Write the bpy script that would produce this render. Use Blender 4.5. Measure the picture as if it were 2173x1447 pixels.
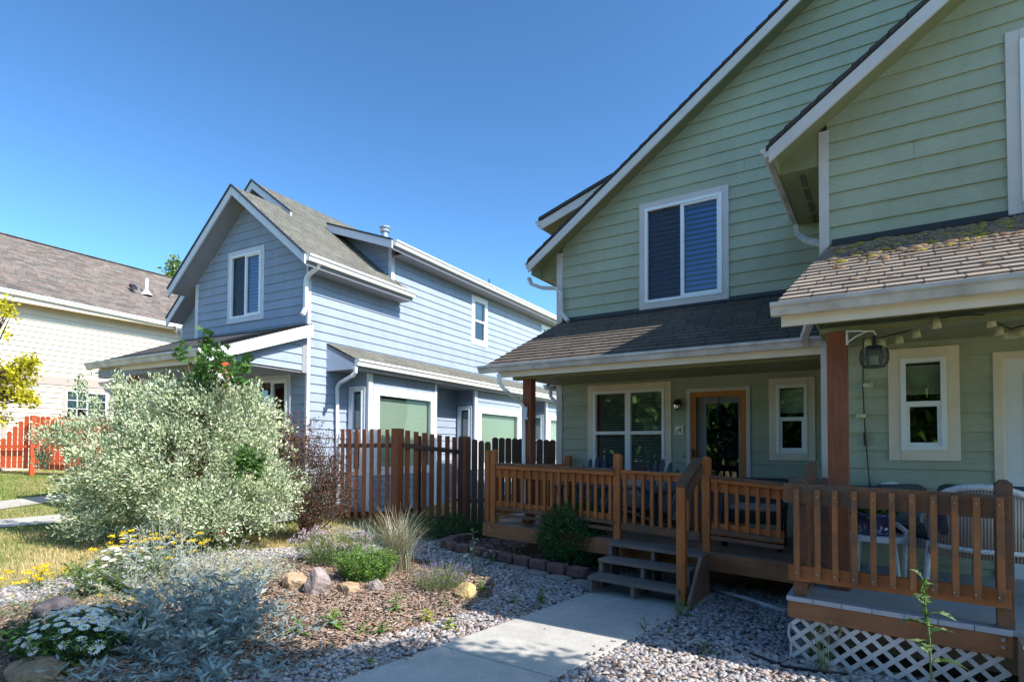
import bpy, math, random
import numpy as np
from mathutils import Vector, Matrix
rnd = random.Random(7)
R8 = np.random.RandomState(11)
scene = bpy.context.scene
COL = scene.collection
for o in list(bpy.data.objects): bpy.data.objects.remove(o)

# ------------------------------------------------------------------ camera, light, exposure
YAW, PIT, ROL, FPX, CXP, CYP, CAMH = -.5745, .029, .005, 1229.5, 1086.5, 914., 1.65
def _rot(y, p, r):
    f = np.array([math.sin(y)*math.cos(p), math.cos(y)*math.cos(p), math.sin(p)])
    r0 = np.array([math.cos(y), -math.sin(y), 0.]); u0 = np.cross(r0, f)
    return np.array([math.cos(r)*r0+math.sin(r)*u0, -math.sin(r)*r0+math.cos(r)*u0, f])
CM = _rot(YAW, PIT, ROL); CP = np.array([0, 0, CAMH])
cam_d = bpy.data.cameras.new("camera"); cam = bpy.data.objects.new("camera", cam_d); COL.objects.link(cam)
cam.matrix_world = Matrix(((CM[0][0], CM[1][0], -CM[2][0], 0), (CM[0][1], CM[1][1], -CM[2][1], 0), (CM[0][2], CM[1][2], -CM[2][2], CAMH), (0, 0, 0, 1)))
cam_d.sensor_width = 36; cam_d.lens = FPX*36/2173; cam_d.shift_y = (CYP-723.5)/2173
cam_d.clip_start = .05; cam_d.clip_end = 4000
scene.camera = cam
SUNV = Vector((1.06, .065, 1.0)).normalized()
w = bpy.data.worlds.new("World"); scene.world = w; w.use_nodes = True
nt = w.node_tree; nt.nodes.clear()
sky = nt.nodes.new('ShaderNodeTexSky'); sky.sky_type = 'NISHITA'; sky.sun_disc = False
sky.sun_elevation = math.asin(SUNV.z); sky.sun_rotation = math.atan2(SUNV.x, SUNV.y)
sky.air_density = 1.0; sky.dust_density = 2.0; sky.ozone_density = 2.5; sky.altitude = 1000
gam = nt.nodes.new('ShaderNodeGamma'); gam.inputs[1].default_value = 1.4          # deep polarised mountain sky
tint = nt.nodes.new('ShaderNodeMix'); tint.data_type = 'RGBA'; tint.blend_type = 'MULTIPLY'; tint.inputs[0].default_value = 1; tint.inputs[7].default_value = (.38, .50, .49, 1)
bg = nt.nodes.new('ShaderNodeBackground'); bg.inputs[1].default_value = .15
ow = nt.nodes.new('ShaderNodeOutputWorld')
nt.links.new(sky.outputs[0], gam.inputs[0]); nt.links.new(gam.outputs[0], tint.inputs[6]); nt.links.new(tint.outputs[2], bg.inputs[0]); nt.links.new(bg.outputs[0], ow.inputs[0])
sd = bpy.data.lights.new("sun", 'SUN'); sd.energy = 3.8; sd.angle = math.radians(.5); sd.color = (1, .94, .84)
sun = bpy.data.objects.new("sun", sd); COL.objects.link(sun); sun.rotation_euler = SUNV.to_track_quat('Z', 'Y').to_euler()
scene.view_settings.view_transform = 'Standard'; scene.view_settings.look = 'None'
scene.view_settings.exposure = 1.2; scene.view_settings.gamma = 1
scene.cycles.max_bounces = 8; scene.cycles.transparent_max_bounces = 12

# ------------------------------------------------------------------ photo point -> place in the yard
def ray(x, y): return CM.T @ np.array([(x-CXP)/FPX, (CYP-y)/FPX, 1.])
def onY(x, y, Y): d = ray(x, y); return CP+d*(Y/d[1])
def onX(x, y, X): d = ray(x, y); return CP+d*(X/d[0])
def onZ(x, y, Z): d = ray(x, y); return CP+d*((Z-CAMH)/d[2])
def onP(x, y, p, n): d = ray(x, y); return CP+d*(((p-CP)@n)/(d@n))
def at_d(x, y, dist): return CP+ray(x, y)*dist
def zg(X, Y=0):
    t = -X-6; return .047*(t if t > 3 else (0 if t < -3 else (t+3)**2/12))
def G(x, y):
    z = 0
    for _ in range(40):
        P = onZ(x, y, z); z = .5*z+.5*zg(P[0])
    return P

# ------------------------------------------------------------------ object helpers
def link(o): COL.objects.link(o); return o
def tag(o, label=None, cat=None, group=None, kind=None):
    if label: o['label'] = label
    if cat: o['category'] = cat
    if group: o['group'] = group
    if kind: o['kind'] = kind
    return o
def thing(name, label, cat, loc=(0, 0, 0), group=None, rz=0):
    o = bpy.data.objects.new(name, None); o.empty_display_size = .2; link(o)
    o.location = Vector(loc); o.rotation_euler = (0, 0, rz); tag(o, label, cat, group); return o
class MB:
    def __init__(s): s.v = []; s.f = []; s.m = []; s.sm = False
    def add(s, vs, fs, mi=0):
        b = len(s.v); s.v += [tuple(map(float, p)) for p in vs]
        s.f += [tuple(i+b for i in f) for f in fs]; s.m += [mi]*len(fs); return s
    def box(s, a, b, mi=0):
        x0, y0, z0 = a; x1, y1, z1 = b
        return s.add([(x0, y0, z0), (x1, y0, z0), (x1, y1, z0), (x0, y1, z0), (x0, y0, z1), (x1, y0, z1), (x1, y1, z1), (x0, y1, z1)],
                     [(0, 3, 2, 1), (4, 5, 6, 7), (0, 1, 5, 4), (1, 2, 6, 5), (2, 3, 7, 6), (3, 0, 4, 7)], mi)
    def obox(s, c, u, v, n, mi=0):   # centre and three half vectors
        c, u, v, n = map(np.array, (c, u, v, n))
        P = [c+i*u+j*v+k*n for k in (-1, 1) for (i, j) in ((-1, -1), (1, -1), (1, 1), (-1, 1))]
        return s.add(P, [(0, 3, 2, 1), (4, 5, 6, 7), (0, 1, 5, 4), (1, 2, 6, 5), (2, 3, 7, 6), (3, 0, 4, 7)], mi)
    def beam(s, p, q, wd, ht, up=(0, 0, 1), mi=0):
        p, q, up = np.array(p, float), np.array(q, float), np.array(up, float); d = q-p; L = np.linalg.norm(d); d /= L
        sd_ = np.cross(d, up); sd_ /= np.linalg.norm(sd_); u2 = np.cross(sd_, d)
        return s.obox((p+q)/2, d*L/2, sd_*wd/2, u2*ht/2, mi)
    def prism(s, poly, vec, mi=0):
        poly = [np.array(p, float) for p in poly]; vec = np.array(vec, float); n = len(poly)
        return s.add(poly+[p+vec for p in poly], [tuple(range(n))[::-1], tuple(range(n, 2*n))]+[(i, (i+1) % n, n+(i+1) % n, n+i) for i in range(n)], mi)
    def tube(s, path, r, n=8, mi=0, caps=True, flat=None):
        path = [np.array(p, float) for p in path]; rs = r if hasattr(r, '__len__') else [r]*len(path)
        vs = []; fs = []; pa = None
        for i, p in enumerate(path):
            t = path[min(i+1, len(path)-1)]-path[max(i-1, 0)]; t /= (np.linalg.norm(t)+1e-9)
            if pa is None:
                a = np.array([0, 0, 1.]) if abs(t[2]) < .9 else np.array([0., 1, 0])
                if flat is not None: a = np.array(flat, float)
                pa = a
            a = pa-t*(pa@t); a /= (np.linalg.norm(a)+1e-9); pa = a; b = np.cross(t, a)
            for k in range(n):
                th = 2*math.pi*(k+.5)/n
                vs.append(p+rs[i]*(math.cos(th)*a+math.sin(th)*b))
        for i in range(len(path)-1):
            for k in range(n):
                k2 = (k+1) % n; fs.append((i*n+k, i*n+k2, (i+1)*n+k2, (i+1)*n+k))
        if caps: fs += [tuple(range(n))[::-1], tuple(range((len(path)-1)*n, len(path)*n))]
        return s.add(vs, fs, mi)
    def lathe(s, c, prof, n=16, mi=0):
        vs = []; fs = []
        for (r, z) in prof:
            for k in range(n): th = 2*math.pi*k/n; vs.append((c[0]+r*math.cos(th), c[1]+r*math.sin(th), c[2]+z))
        for i in range(len(prof)-1):
            for k in range(n): k2 = (k+1) % n; fs.append((i*n+k, i*n+k2, (i+1)*n+k2, (i+1)*n+k))
        return s.add(vs, fs, mi)
    def build(s, name, mats, parent=None, smooth=False, bevel=0, label=None):
        if not isinstance(mats, (list, tuple)): mats = [mats]
        me = bpy.data.meshes.new(name); me.from_pydata(s.v, [], s.f)
        for m in mats: me.materials.append(m)
        if len(mats) > 1: me.polygons.foreach_set('material_index', s.m)
        if smooth: me.polygons.foreach_set('use_smooth', [True]*len(s.f))
        me.update(); o = link(bpy.data.objects.new(name, me))
        if parent is not None:
            o.parent = parent
            if parent.type == 'EMPTY' and not parent.get('_local'):   # mesh data are in world space; keep them there
                o.matrix_parent_inverse = mat_of(parent).inverted()
        if bevel:
            b = o.modifiers.new('bevel', 'BEVEL'); b.width = bevel; b.segments = 2; b.limit_method = 'ANGLE'
        if label: o['label'] = label
        return o
def mat_of(o):
    M = Matrix.Translation(o.location) @ o.rotation_euler.to_matrix().to_4x4()
    return M
def copy_tree(o, parent=None):
    c = o.copy(); link(c)
    if parent is not None: c.parent = parent
    for ch in list(o.children): copy_tree(ch, c)
    return c
def mesh_np(name, V, F, mats, mi=None, parent=None, smooth=False):
    """V (n,3), F (m,3|4) numpy"""
    me = bpy.data.meshes.new(name); k = F.shape[1]
    me.vertices.add(len(V)); me.vertices.foreach_set('co', V.astype(np.float32).ravel())
    me.loops.add(F.size); me.loops.foreach_set('vertex_index', F.astype(np.int32).ravel())
    me.polygons.add(len(F)); me.polygons.foreach_set('loop_start', np.arange(0, F.size, k, dtype=np.int32))
    if not isinstance(mats, (list, tuple)): mats = [mats]
    for m in mats: me.materials.append(m)
    if mi is not None: me.polygons.foreach_set('material_index', np.asarray(mi, dtype=np.int32))
    if smooth: me.polygons.foreach_set('use_smooth', np.ones(len(F), dtype=bool))
    me.update(calc_edges=True); me.validate()
    o = link(bpy.data.objects.new(name, me))
    if parent is not None:
        o.parent = parent
        if parent.type == 'EMPTY': o.matrix_parent_inverse = mat_of(parent).inverted()
    return o

# ------------------------------------------------------------------ materials
def nm(name):
    m = bpy.data.materials.new(name); m.use_nodes = True; t = m.node_tree
    return m, t, t.nodes['Principled BSDF']
def N(t, typ, **kw):
    n = t.nodes.new(typ)
    for k, v in kw.items(): setattr(n, k, v)
    return n
def ramp(t, src, stops):
    r = N(t, 'ShaderNodeValToRGB'); e = r.color_ramp.elements
    while len(e) > 1: e.remove(e[0])
    e[0].position = stops[0][0]; e[0].color = (*stops[0][1], 1)
    for p, c in stops[1:]: x = e.new(p); x.color = (*c, 1)
    t.links.new(src, r.inputs[0]); return r.outputs[0]
def objco(t, scale=(1, 1, 1), geo=True):
    c = N(t, 'ShaderNodeNewGeometry') if geo else N(t, 'ShaderNodeTexCoord')
    mp = N(t, 'ShaderNodeMapping'); mp.inputs['Scale'].default_value = scale
    t.links.new(c.outputs['Position' if geo else 'Object'], mp.inputs[0]); return mp.outputs[0]
def noise(t, co, sc, det=4, rough=.55):
    n = N(t, 'ShaderNodeTexNoise'); n.inputs['Scale'].default_value = sc; n.inputs['Detail'].default_value = det
    n.inputs['Roughness'].default_value = rough; t.links.new(co, n.inputs['Vector']); return n.outputs['Fac']
def bump(t, b, src, st=.3, dist=.01):
    n = N(t, 'ShaderNodeBump'); n.inputs['Strength'].default_value = st; n.inputs['Distance'].default_value = dist
    t.links.new(src, n.inputs['Height']); t.links.new(n.outputs[0], b.inputs['Normal']); return n
def mixc(t, f, a, b, blend='MIX'):
    n = N(t, 'ShaderNodeMix', data_type='RGBA', blend_type=blend)
    for k, s in ((0, f), (6, a), (7, b)):
        if hasattr(s, 'links'): t.links.new(s, n.inputs[k])
        else: n.inputs[k].default_value = s if not isinstance(s, tuple) else (*s, 1)
    return n.outputs[2]
def simple(name, col, rough=.6, var=.12, sc=6, bmp=.1, bsc=60, metal=0, spec=.4):
    m, t, b = nm(name); co = objco(t); f = noise(t, co, sc)
    lo = tuple(c*(1-var) for c in col); hi = tuple(min(1, c*(1+var)) for c in col)
    t.links.new(ramp(t, f, [(.3, lo), (.7, hi)]), b.inputs['Base Color'])
    b.inputs['Roughness'].default_value = rough; b.inputs['Metallic'].default_value = metal; b.inputs['Specular IOR Level'].default_value = spec
    if bmp: bump(t, b, noise(t, co, bsc), bmp, .003)
    return m
def siding_mat(name, col, dirt=.12, expo=.18):
    m, t, b = nm(name); co = objco(t)
    sx = N(t, 'ShaderNodeSeparateXYZ'); t.links.new(co, sx.inputs[0])
    d = N(t, 'ShaderNodeMath', operation='DIVIDE'); t.links.new(sx.outputs[2], d.inputs[0]); d.inputs[1].default_value = expo
    fl = N(t, 'ShaderNodeMath', operation='FLOOR'); t.links.new(d.outputs[0], fl.inputs[0])
    wn = N(t, 'ShaderNodeTexWhiteNoise', noise_dimensions='1D'); t.links.new(fl.outputs[0], wn.inputs['W'])
    big = noise(t, co, 1.1, 5, .6); fine = noise(t, objco(t, (3, 3, 26)), 5, 5, .6)
    c1 = ramp(t, big, [(.25, tuple(c*(1-dirt) for c in col)), (.75, tuple(min(1, c*(1+dirt*.8)) for c in col))])
    c2 = mixc(t, .05, c1, ramp(t, wn.outputs[0], [(0, (0, 0, 0)), (1, (1, 1, 1))]), 'OVERLAY')
    c3 = mixc(t, .22, c2, ramp(t, fine, [(.3, (.25, .25, .25)), (.7, (.75, .75, .75))]), 'OVERLAY')
    stk = noise(t, objco(t, (2.2, 2.2, .35)), 1.6, 5, .7); c3 = mixc(t, .22, c3, ramp(t, stk, [(.35, (.36, .36, .35)), (.6, (.56, .56, .56))]), 'OVERLAY')
    blo = noise(t, co, 14, 3, .8); c3 = mixc(t, ramp(t, blo, [(.68, (0, 0, 0)), (.76, (.25, .25, .25))]), c3, tuple(x*.55 for x in col))
    t.links.new(c3, b.inputs['Base Color']); b.inputs['Roughness'].default_value = .62; b.inputs['Specular IOR Level'].default_value = .3
    bump(t, b, fine, .55, .006); return m
def wood_mat(name, col, dark, sc=1.0, rough=.6, axis=2, amt=.5, grey=None):
    m, t, b = nm(name)
    s = [22*sc]*3; s[axis] = 1.6*sc
    co = objco(t, tuple(s)); g = noise(t, co, 2.0, 6, .62); co2 = objco(t); bl = noise(t, co2, 2.6, 3); isl = N(t, 'ShaderNodeNewGeometry').outputs['Random Per Island']
    c = ramp(t, g, [(.32, dark), (.62, col)])
    c = mixc(t, amt, c, ramp(t, bl, [(.35, tuple(x*.55 for x in col)), (.65, tuple(min(1, x*1.35) for x in col))]))
    c = mixc(t, .35, c, ramp(t, isl, [(0, tuple(x*.5 for x in col)), (1, tuple(min(1, x*1.5) for x in col))]))
    if grey:
        gg = noise(t, co2, 5.5, 5, .7); c = mixc(t, ramp(t, gg, [(.45, (0, 0, 0)), (.62, (.8, .8, .8))]), c, grey)
    kn = N(t, 'ShaderNodeTexVoronoi'); kn.inputs['Scale'].default_value = 7; t.links.new(objco(t, tuple(1 if i != axis else .35 for i in range(3))), kn.inputs['Vector'])
    c = mixc(t, ramp(t, kn.outputs['Distance'], [(.03, (.9, .9, .9)), (.07, (0, 0, 0))]), c, tuple(x*.35 for x in dark))
    t.links.new(c, b.inputs['Base Color']); b.inputs['Roughness'].default_value = rough; b.inputs['Specular IOR Level'].default_value = .3
    bump(t, b, g, .4, .004); return m
def shingle_mat(name, cols, u, v, org, tab=.16, course=.14, contrast=1.0):
    """tabs laid out along the roof: u along the eave, v up the slope"""
    m, t, b = nm(name); g = N(t, 'ShaderNodeNewGeometry')
    def dot(vec, k):
        s = N(t, 'ShaderNodeVectorMath', operation='SUBTRACT'); t.links.new(g.outputs['Position'], s.inputs[0]); s.inputs[1].default_value = tuple(org)
        d = N(t, 'ShaderNodeVectorMath', operation='DOT_PRODUCT'); t.links.new(s.outputs[0], d.inputs[0]); d.inputs[1].default_value = tuple(vec)
        q = N(t, 'ShaderNodeMath', operation='DIVIDE'); t.links.new(d.outputs['Value'], q.inputs[0]); q.inputs[1].default_value = k; return q.outputs[0]
    U = dot(u, tab); V = dot(v, course)
    fv = N(t, 'ShaderNodeMath', operation='FLOOR'); t.links.new(V, fv.inputs[0])
    w1 = N(t, 'ShaderNodeTexWhiteNoise', noise_dimensions='1D'); t.links.new(fv.outputs[0], w1.inputs['W'])
    ad = N(t, 'ShaderNodeMath', operation='MULTIPLY_ADD'); t.links.new(w1.outputs[0], ad.inputs[0]); ad.inputs[1].default_value = 7.0; t.links.new(U, ad.inputs[2])
    fu = N(t, 'ShaderNodeMath', operation='FLOOR'); t.links.new(ad.outputs[0], fu.inputs[0])
    fr = N(t, 'ShaderNodeMath', operation='FRACT'); t.links.new(ad.outputs[0], fr.inputs[0])
    cb = N(t, 'ShaderNodeCombineXYZ'); t.links.new(fu.outputs[0], cb.inputs[0]); t.links.new(fv.outputs[0], cb.inputs[1])
    wn = N(t, 'ShaderNodeTexWhiteNoise', noise_dimensions='3D'); t.links.new(cb.outputs[0], wn.inputs['Vector'])
    n = len(cols); c = ramp(t, wn.outputs[0], [(i/(n-1), cl) for i, cl in enumerate(cols)])
    mean = tuple(sum(x[i] for x in cols)/n for i in range(3))
    c = mixc(t, 1-contrast, c, mean)
    gr = noise(t, objco(t), 160, 2, .7); c = mixc(t, .5, c, ramp(t, gr, [(.3, (.2, .2, .2)), (.7, (.8, .8, .8))]), 'OVERLAY')
    bl = noise(t, objco(t), 1.6, 4); c = mixc(t, .3, c, ramp(t, bl, [(.3, (.3, .3, .3)), (.7, (.7, .7, .7))]), 'OVERLAY')
    edge = ramp(t, fr.outputs[0], [(0, (0, 0, 0)), (.035, (0, 0, 0)), (.06, (1, 1, 1))])
    c = mixc(t, edge, tuple(x*.35 for x in mean), c)
    t.links.new(c, b.inputs['Base Color']); b.inputs['Roughness'].default_value = .9; b.inputs['Specular IOR Level'].default_value = .2
    mm = N(t, 'ShaderNodeMath', operation='ADD'); t.links.new(gr, mm.inputs[0]); t.links.new(edge, mm.inputs[1]); bump(t, b, mm.outputs[0], .6, .006); return m
def leaf_mat(name, col, col2=None, trans=.35, rough=.55):
    m, t, b = nm(name); isl = N(t, 'ShaderNodeNewGeometry').outputs['Random Per Island']
    col2 = col2 or tuple(x*.55 for x in col)
    c = ramp(t, isl, [(0, col2), (1, col)]); t.links.new(c, b.inputs['Base Color'])
    b.inputs['Roughness'].default_value = rough; b.inputs['Specular IOR Level'].default_value = .35
    tr = N(t, 'ShaderNodeBsdfTranslucent'); t.links.new(c, tr.inputs[0]); mx = N(t, 'ShaderNodeMixShader'); mx.inputs[0].default_value = trans
    out = t.nodes['Material Output']; t.links.new(b.outputs[0], mx.inputs[1]); t.links.new(tr.outputs[0], mx.inputs[2]); t.links.new(mx.outputs[0], out.inputs[0]); return m
def glass_mat(name, tint=(.75, .85, .85), refl=.12, fk=1.6):
    m, t, b = nm(name); t.nodes.remove(b); out = t.nodes['Material Output']
    tr = N(t, 'ShaderNodeBsdfTransparent'); tr.inputs[0].default_value = (*tint, 1)
    gl = N(t, 'ShaderNodeBsdfGlossy'); gl.inputs['Roughness'].default_value = .015
    nz = noise(t, objco(t), 1.7, 2, .4); bp = N(t, 'ShaderNodeBump'); bp.inputs['Strength'].default_value = .12; bp.inputs['Distance'].default_value = .03
    t.links.new(nz, bp.inputs['Height']); t.links.new(bp.outputs[0], gl.inputs['Normal'])
    fr = N(t, 'ShaderNodeFresnel'); fr.inputs[0].default_value = 1.5
    ml = N(t, 'ShaderNodeMath', operation='MULTIPLY_ADD'); t.links.new(fr.outputs[0], ml.inputs[0]); ml.inputs[1].default_value = fk; ml.inputs[2].default_value = refl; ml.use_clamp = True
    mx = N(t, 'ShaderNodeMixShader'); t.links.new(ml.outputs[0], mx.inputs[0]); t.links.new(tr.outputs[0], mx.inputs[1]); t.links.new(gl.outputs[0], mx.inputs[2]); t.links.new(mx.outputs[0], out.inputs[0]); return m

M = {}
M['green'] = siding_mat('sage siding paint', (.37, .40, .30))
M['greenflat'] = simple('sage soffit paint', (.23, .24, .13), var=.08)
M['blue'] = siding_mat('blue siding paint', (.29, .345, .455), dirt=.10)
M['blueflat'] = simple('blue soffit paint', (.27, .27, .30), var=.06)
M['cream'] = siding_mat('cream siding paint', (.60, .55, .46), dirt=.04)
M['creamtrim'] = simple('taupe trim paint', (.38, .32, .29), var=.05)
M['trim'] = simple('warm white trim paint', (.58, .53, .52), var=.07, sc=3, bmp=.2, bsc=30)
M['tan'] = simple('tan casing paint', (.74, .64, .52), var=.07, sc=3, bmp=.2, bsc=40)
M['white'] = simple('white vinyl', (.80, .82, .85), rough=.35, var=.03, bmp=0)
M['gutter'] = simple('pale painted gutter metal', (.54, .51, .51), rough=.45, var=.28, sc=5, bmp=.1, bsc=20)
M['gutterw'] = simple('white painted gutter metal', (.78, .78, .78), rough=.35, var=.06, sc=4, bmp=0)
M['flash'] = simple('dark flashing', (.035, .037, .045), rough=.5)
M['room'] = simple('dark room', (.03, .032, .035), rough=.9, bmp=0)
M['blind'] = simple('blind slats', (.85, .86, .88), rough=.5, var=.04, bmp=0)
M['blinddim'] = simple('grey slats', (.50, .52, .53), bmp=0)
M['blindg'] = simple('pale green shade', (.70, .80, .68), rough=.6, var=.03, bmp=0)
M['glass'] = glass_mat('window glass', (.8, .88, .9), .10)
M['glassc'] = glass_mat('clear bay glass', (.85, .92, .88), .02, .7)
M['glassb'] = glass_mat('bluish window glass', (.26, .44, .82), .05)
M['glassr'] = glass_mat('reflective window glass', (.6, .68, .68), .12)
M['deck'] = wood_mat('stained deck wood', (.50, .165, .05), (.24, .075, .028), axis=2, amt=.35)
M['deckh'] = wood_mat('stained rail wood', (.56, .185, .055), (.22, .07, .028), axis=0, amt=.35)
M['deckrt'] = wood_mat('worn stained baluster wood', (.36, .14, .055), (.12, .05, .03), axis=2, amt=.6, grey=(.13, .085, .06))
M['deckrth'] = wood_mat('worn stained bottom rail', (.40, .15, .055), (.14, .055, .03), axis=0, amt=.5)
M['deckold'] = wood_mat('weathered stained wood', (.22, .105, .06), (.085, .045, .03), axis=0, amt=.5, grey=(.10, .08, .07))
M['fascia'] = wood_mat('stained fascia wood', (.36, .155, .075), (.10, .042, .022), axis=0, sc=.55, amt=.55)
M['floorw'] = wood_mat('dull deck boards', (.25, .17, .13), (.08, .055, .05), axis=0, amt=.5)
M['post'] = wood_mat('red brown post wood', (.29, .10, .055), (.12, .032, .018), axis=2, amt=.25)
M['tread'] = wood_mat('grey weathered tread', (.21, .175, .155), (.09, .07, .065), axis=0, amt=.5)
M['fence'] = wood_mat('red brown fence stain', (.33, .10, .04), (.17, .05, .022), axis=2, amt=.25)
M['fencedk'] = wood_mat('dark weathered fence', (.11, .06, .04), (.05, .032, .025), axis=2, amt=.4)
M['fencered'] = wood_mat('bright red fence stain', (.50, .085, .03), (.36, .055, .02), axis=2, amt=.2)
M['comp'] = simple('grey composite decking', (.30, .33, .36), rough=.6, var=.1, sc=9, bmp=.2)
M['compedge'] = simple('pale decking edge', (.44, .44, .49), rough=.6, var=.1, sc=12)
M['lattice'] = simple('white lattice paint', (.66, .63, .62), rough=.5, var=.25, sc=4)
M['door'] = simple('grey door paint', (.20, .21, .24), rough=.4, var=.04)
M['doorw'] = simple('white door paint', (.72, .74, .78), rough=.35, var=.03, bmp=0)
M['doorwood'] = wood_mat('orange varnished wood', (.50, .185, .05), (.30, .10, .03), axis=2, amt=.2)
M['black'] = simple('black painted metal', (.018, .018, .02), rough=.4, bmp=0)
M['navy'] = simple('navy chair paint', (.05, .062, .09), rough=.45, var=.1)
M['steel'] = simple('galvanised steel', (.5, .53, .58), rough=.3, metal=.7, bmp=0)
M['bark'] = simple('bark', (.13, .085, .055), var=.3, sc=20, bmp=.5)
M['cushion'] = simple('charcoal cushion cloth', (.055, .062, .07), rough=.9, var=.1)
M['plastic'] = simple('white plastic', (.62, .66, .70), rough=.35, var=.03, bmp=0)
M['shade'] = simple('cream lamp cup', (.55, .54, .36), rough=.5, var=.05, bmp=0)

def screen_mat():
    m, t, b = nm('insect screen'); b.inputs['Base Color'].default_value = (.03, .035, .045, 1); b.inputs['Roughness'].default_value = .7
    tr = N(t, 'ShaderNodeBsdfTransparent'); mx = N(t, 'ShaderNodeMixShader'); mx.inputs[0].default_value = .58; t.links.new(tr.outputs[0], mx.inputs[1]); t.links.new(b.outputs[0], mx.inputs[2]); t.links.new(mx.outputs[0], t.nodes['Material Output'].inputs[0]); return m
M['screen'] = screen_mat()

# ------------------------------------------------------------------ lapped boards and shingle courses as real steps
JR = random.Random(3)
def lap(mb, org, u, v, n, poly, expo=.18, t0=0., hi=.021, lo=.002, holes=(), mi=0, lip=0, joint=False):
    """convex polygon in (s,t) on plane org+s*u+t*v, covered with courses whose lower edge stands out along n"""
    org, u, v, n = (np.array(a, float) for a in (org, u, v, n)); T = [p[1] for p in poly]; tmin, tmax = min(T), max(T)
    def span(t):
        xs = []
        for i in range(len(poly)):
            (s0, a), (s1, b) = poly[i], poly[(i+1) % len(poly)]
            if abs(a-b) < 1e-9:
                if abs(a-t) < 1e-6: xs += [s0, s1]
            elif min(a, b)-1e-7 <= t <= max(a, b)+1e-7: xs.append(s0+(s1-s0)*(t-a)/(b-a))
        return (min(xs), max(xs)) if xs else None
    k0 = math.floor((tmin-t0)/expo); k = k0
    while t0+k*expo < tmax-1e-6:
        zb, zt = t0+k*expo, t0+(k+1)*expo
        cuts = {max(zb, tmin), min(zt, tmax)}
        for p in poly:
            if zb < p[1] < zt: cuts.add(p[1])
        for h in holes:
            for z in h[2:]:
                if max(zb, tmin) < z < min(zt, tmax): cuts.add(z)
        cuts = sorted(cuts)
        for a, b in zip(cuts, cuts[1:]):
            if b-a < 1e-5: continue
            e = min(1e-5, (b-a)/4); sa, sb = span(a+e), span(b-e)
            if not sa or not sb: continue
            mid = (a+b)/2; hs = sorted((h[0], h[1]) for h in holes if h[2] < mid < h[3])
            segs = []; la, lb = sa[0], sb[0]
            for h0, h1 in hs:
                if h0 > la: segs.append((la, h0, lb, h0))
                la = lb = h1
            segs.append((la, sa[1], lb, sb[1]))
            if joint and len(cuts) == 2:
                js = min(sa[0], sb[0])+JR.uniform(.4, 6); ns = []
                for q in segs:
                    while q[0]+.4 < js < q[1]-.4 and q[2]+.4 < js < q[3]-.4: ns.append((q[0], js-.0016, q[2], js-.0016)); q = (js+.0016, q[1], js+.0016, q[3]); js += 5.5
                    ns.append(q)
                segs = ns
            oa = lo+(hi-lo)*(zt-a)/expo; ob = lo+(hi-lo)*(zt-b)/expo
            for (a0, a1, b0, b1) in segs:
                if a1-a0 < 1e-4 and b1-b0 < 1e-4: continue
                P = [org+u*a0+v*a+n*oa, org+u*a1+v*a+n*oa, org+u*b1+v*b+n*ob, org+u*b0+v*b+n*ob]
                mb.add(P, [(0, 1, 2, 3)], mi)
                if abs(a-zb) < 1e-6 and a > tmin+1e-6:
                    mb.add([org+u*a0+v*a+n*lo, org+u*a1+v*a+n*lo, P[1], P[0]], [(0, 1, 2, 3)], lip)
        k += 1
def clip_rake(X0, X1): pass

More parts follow.
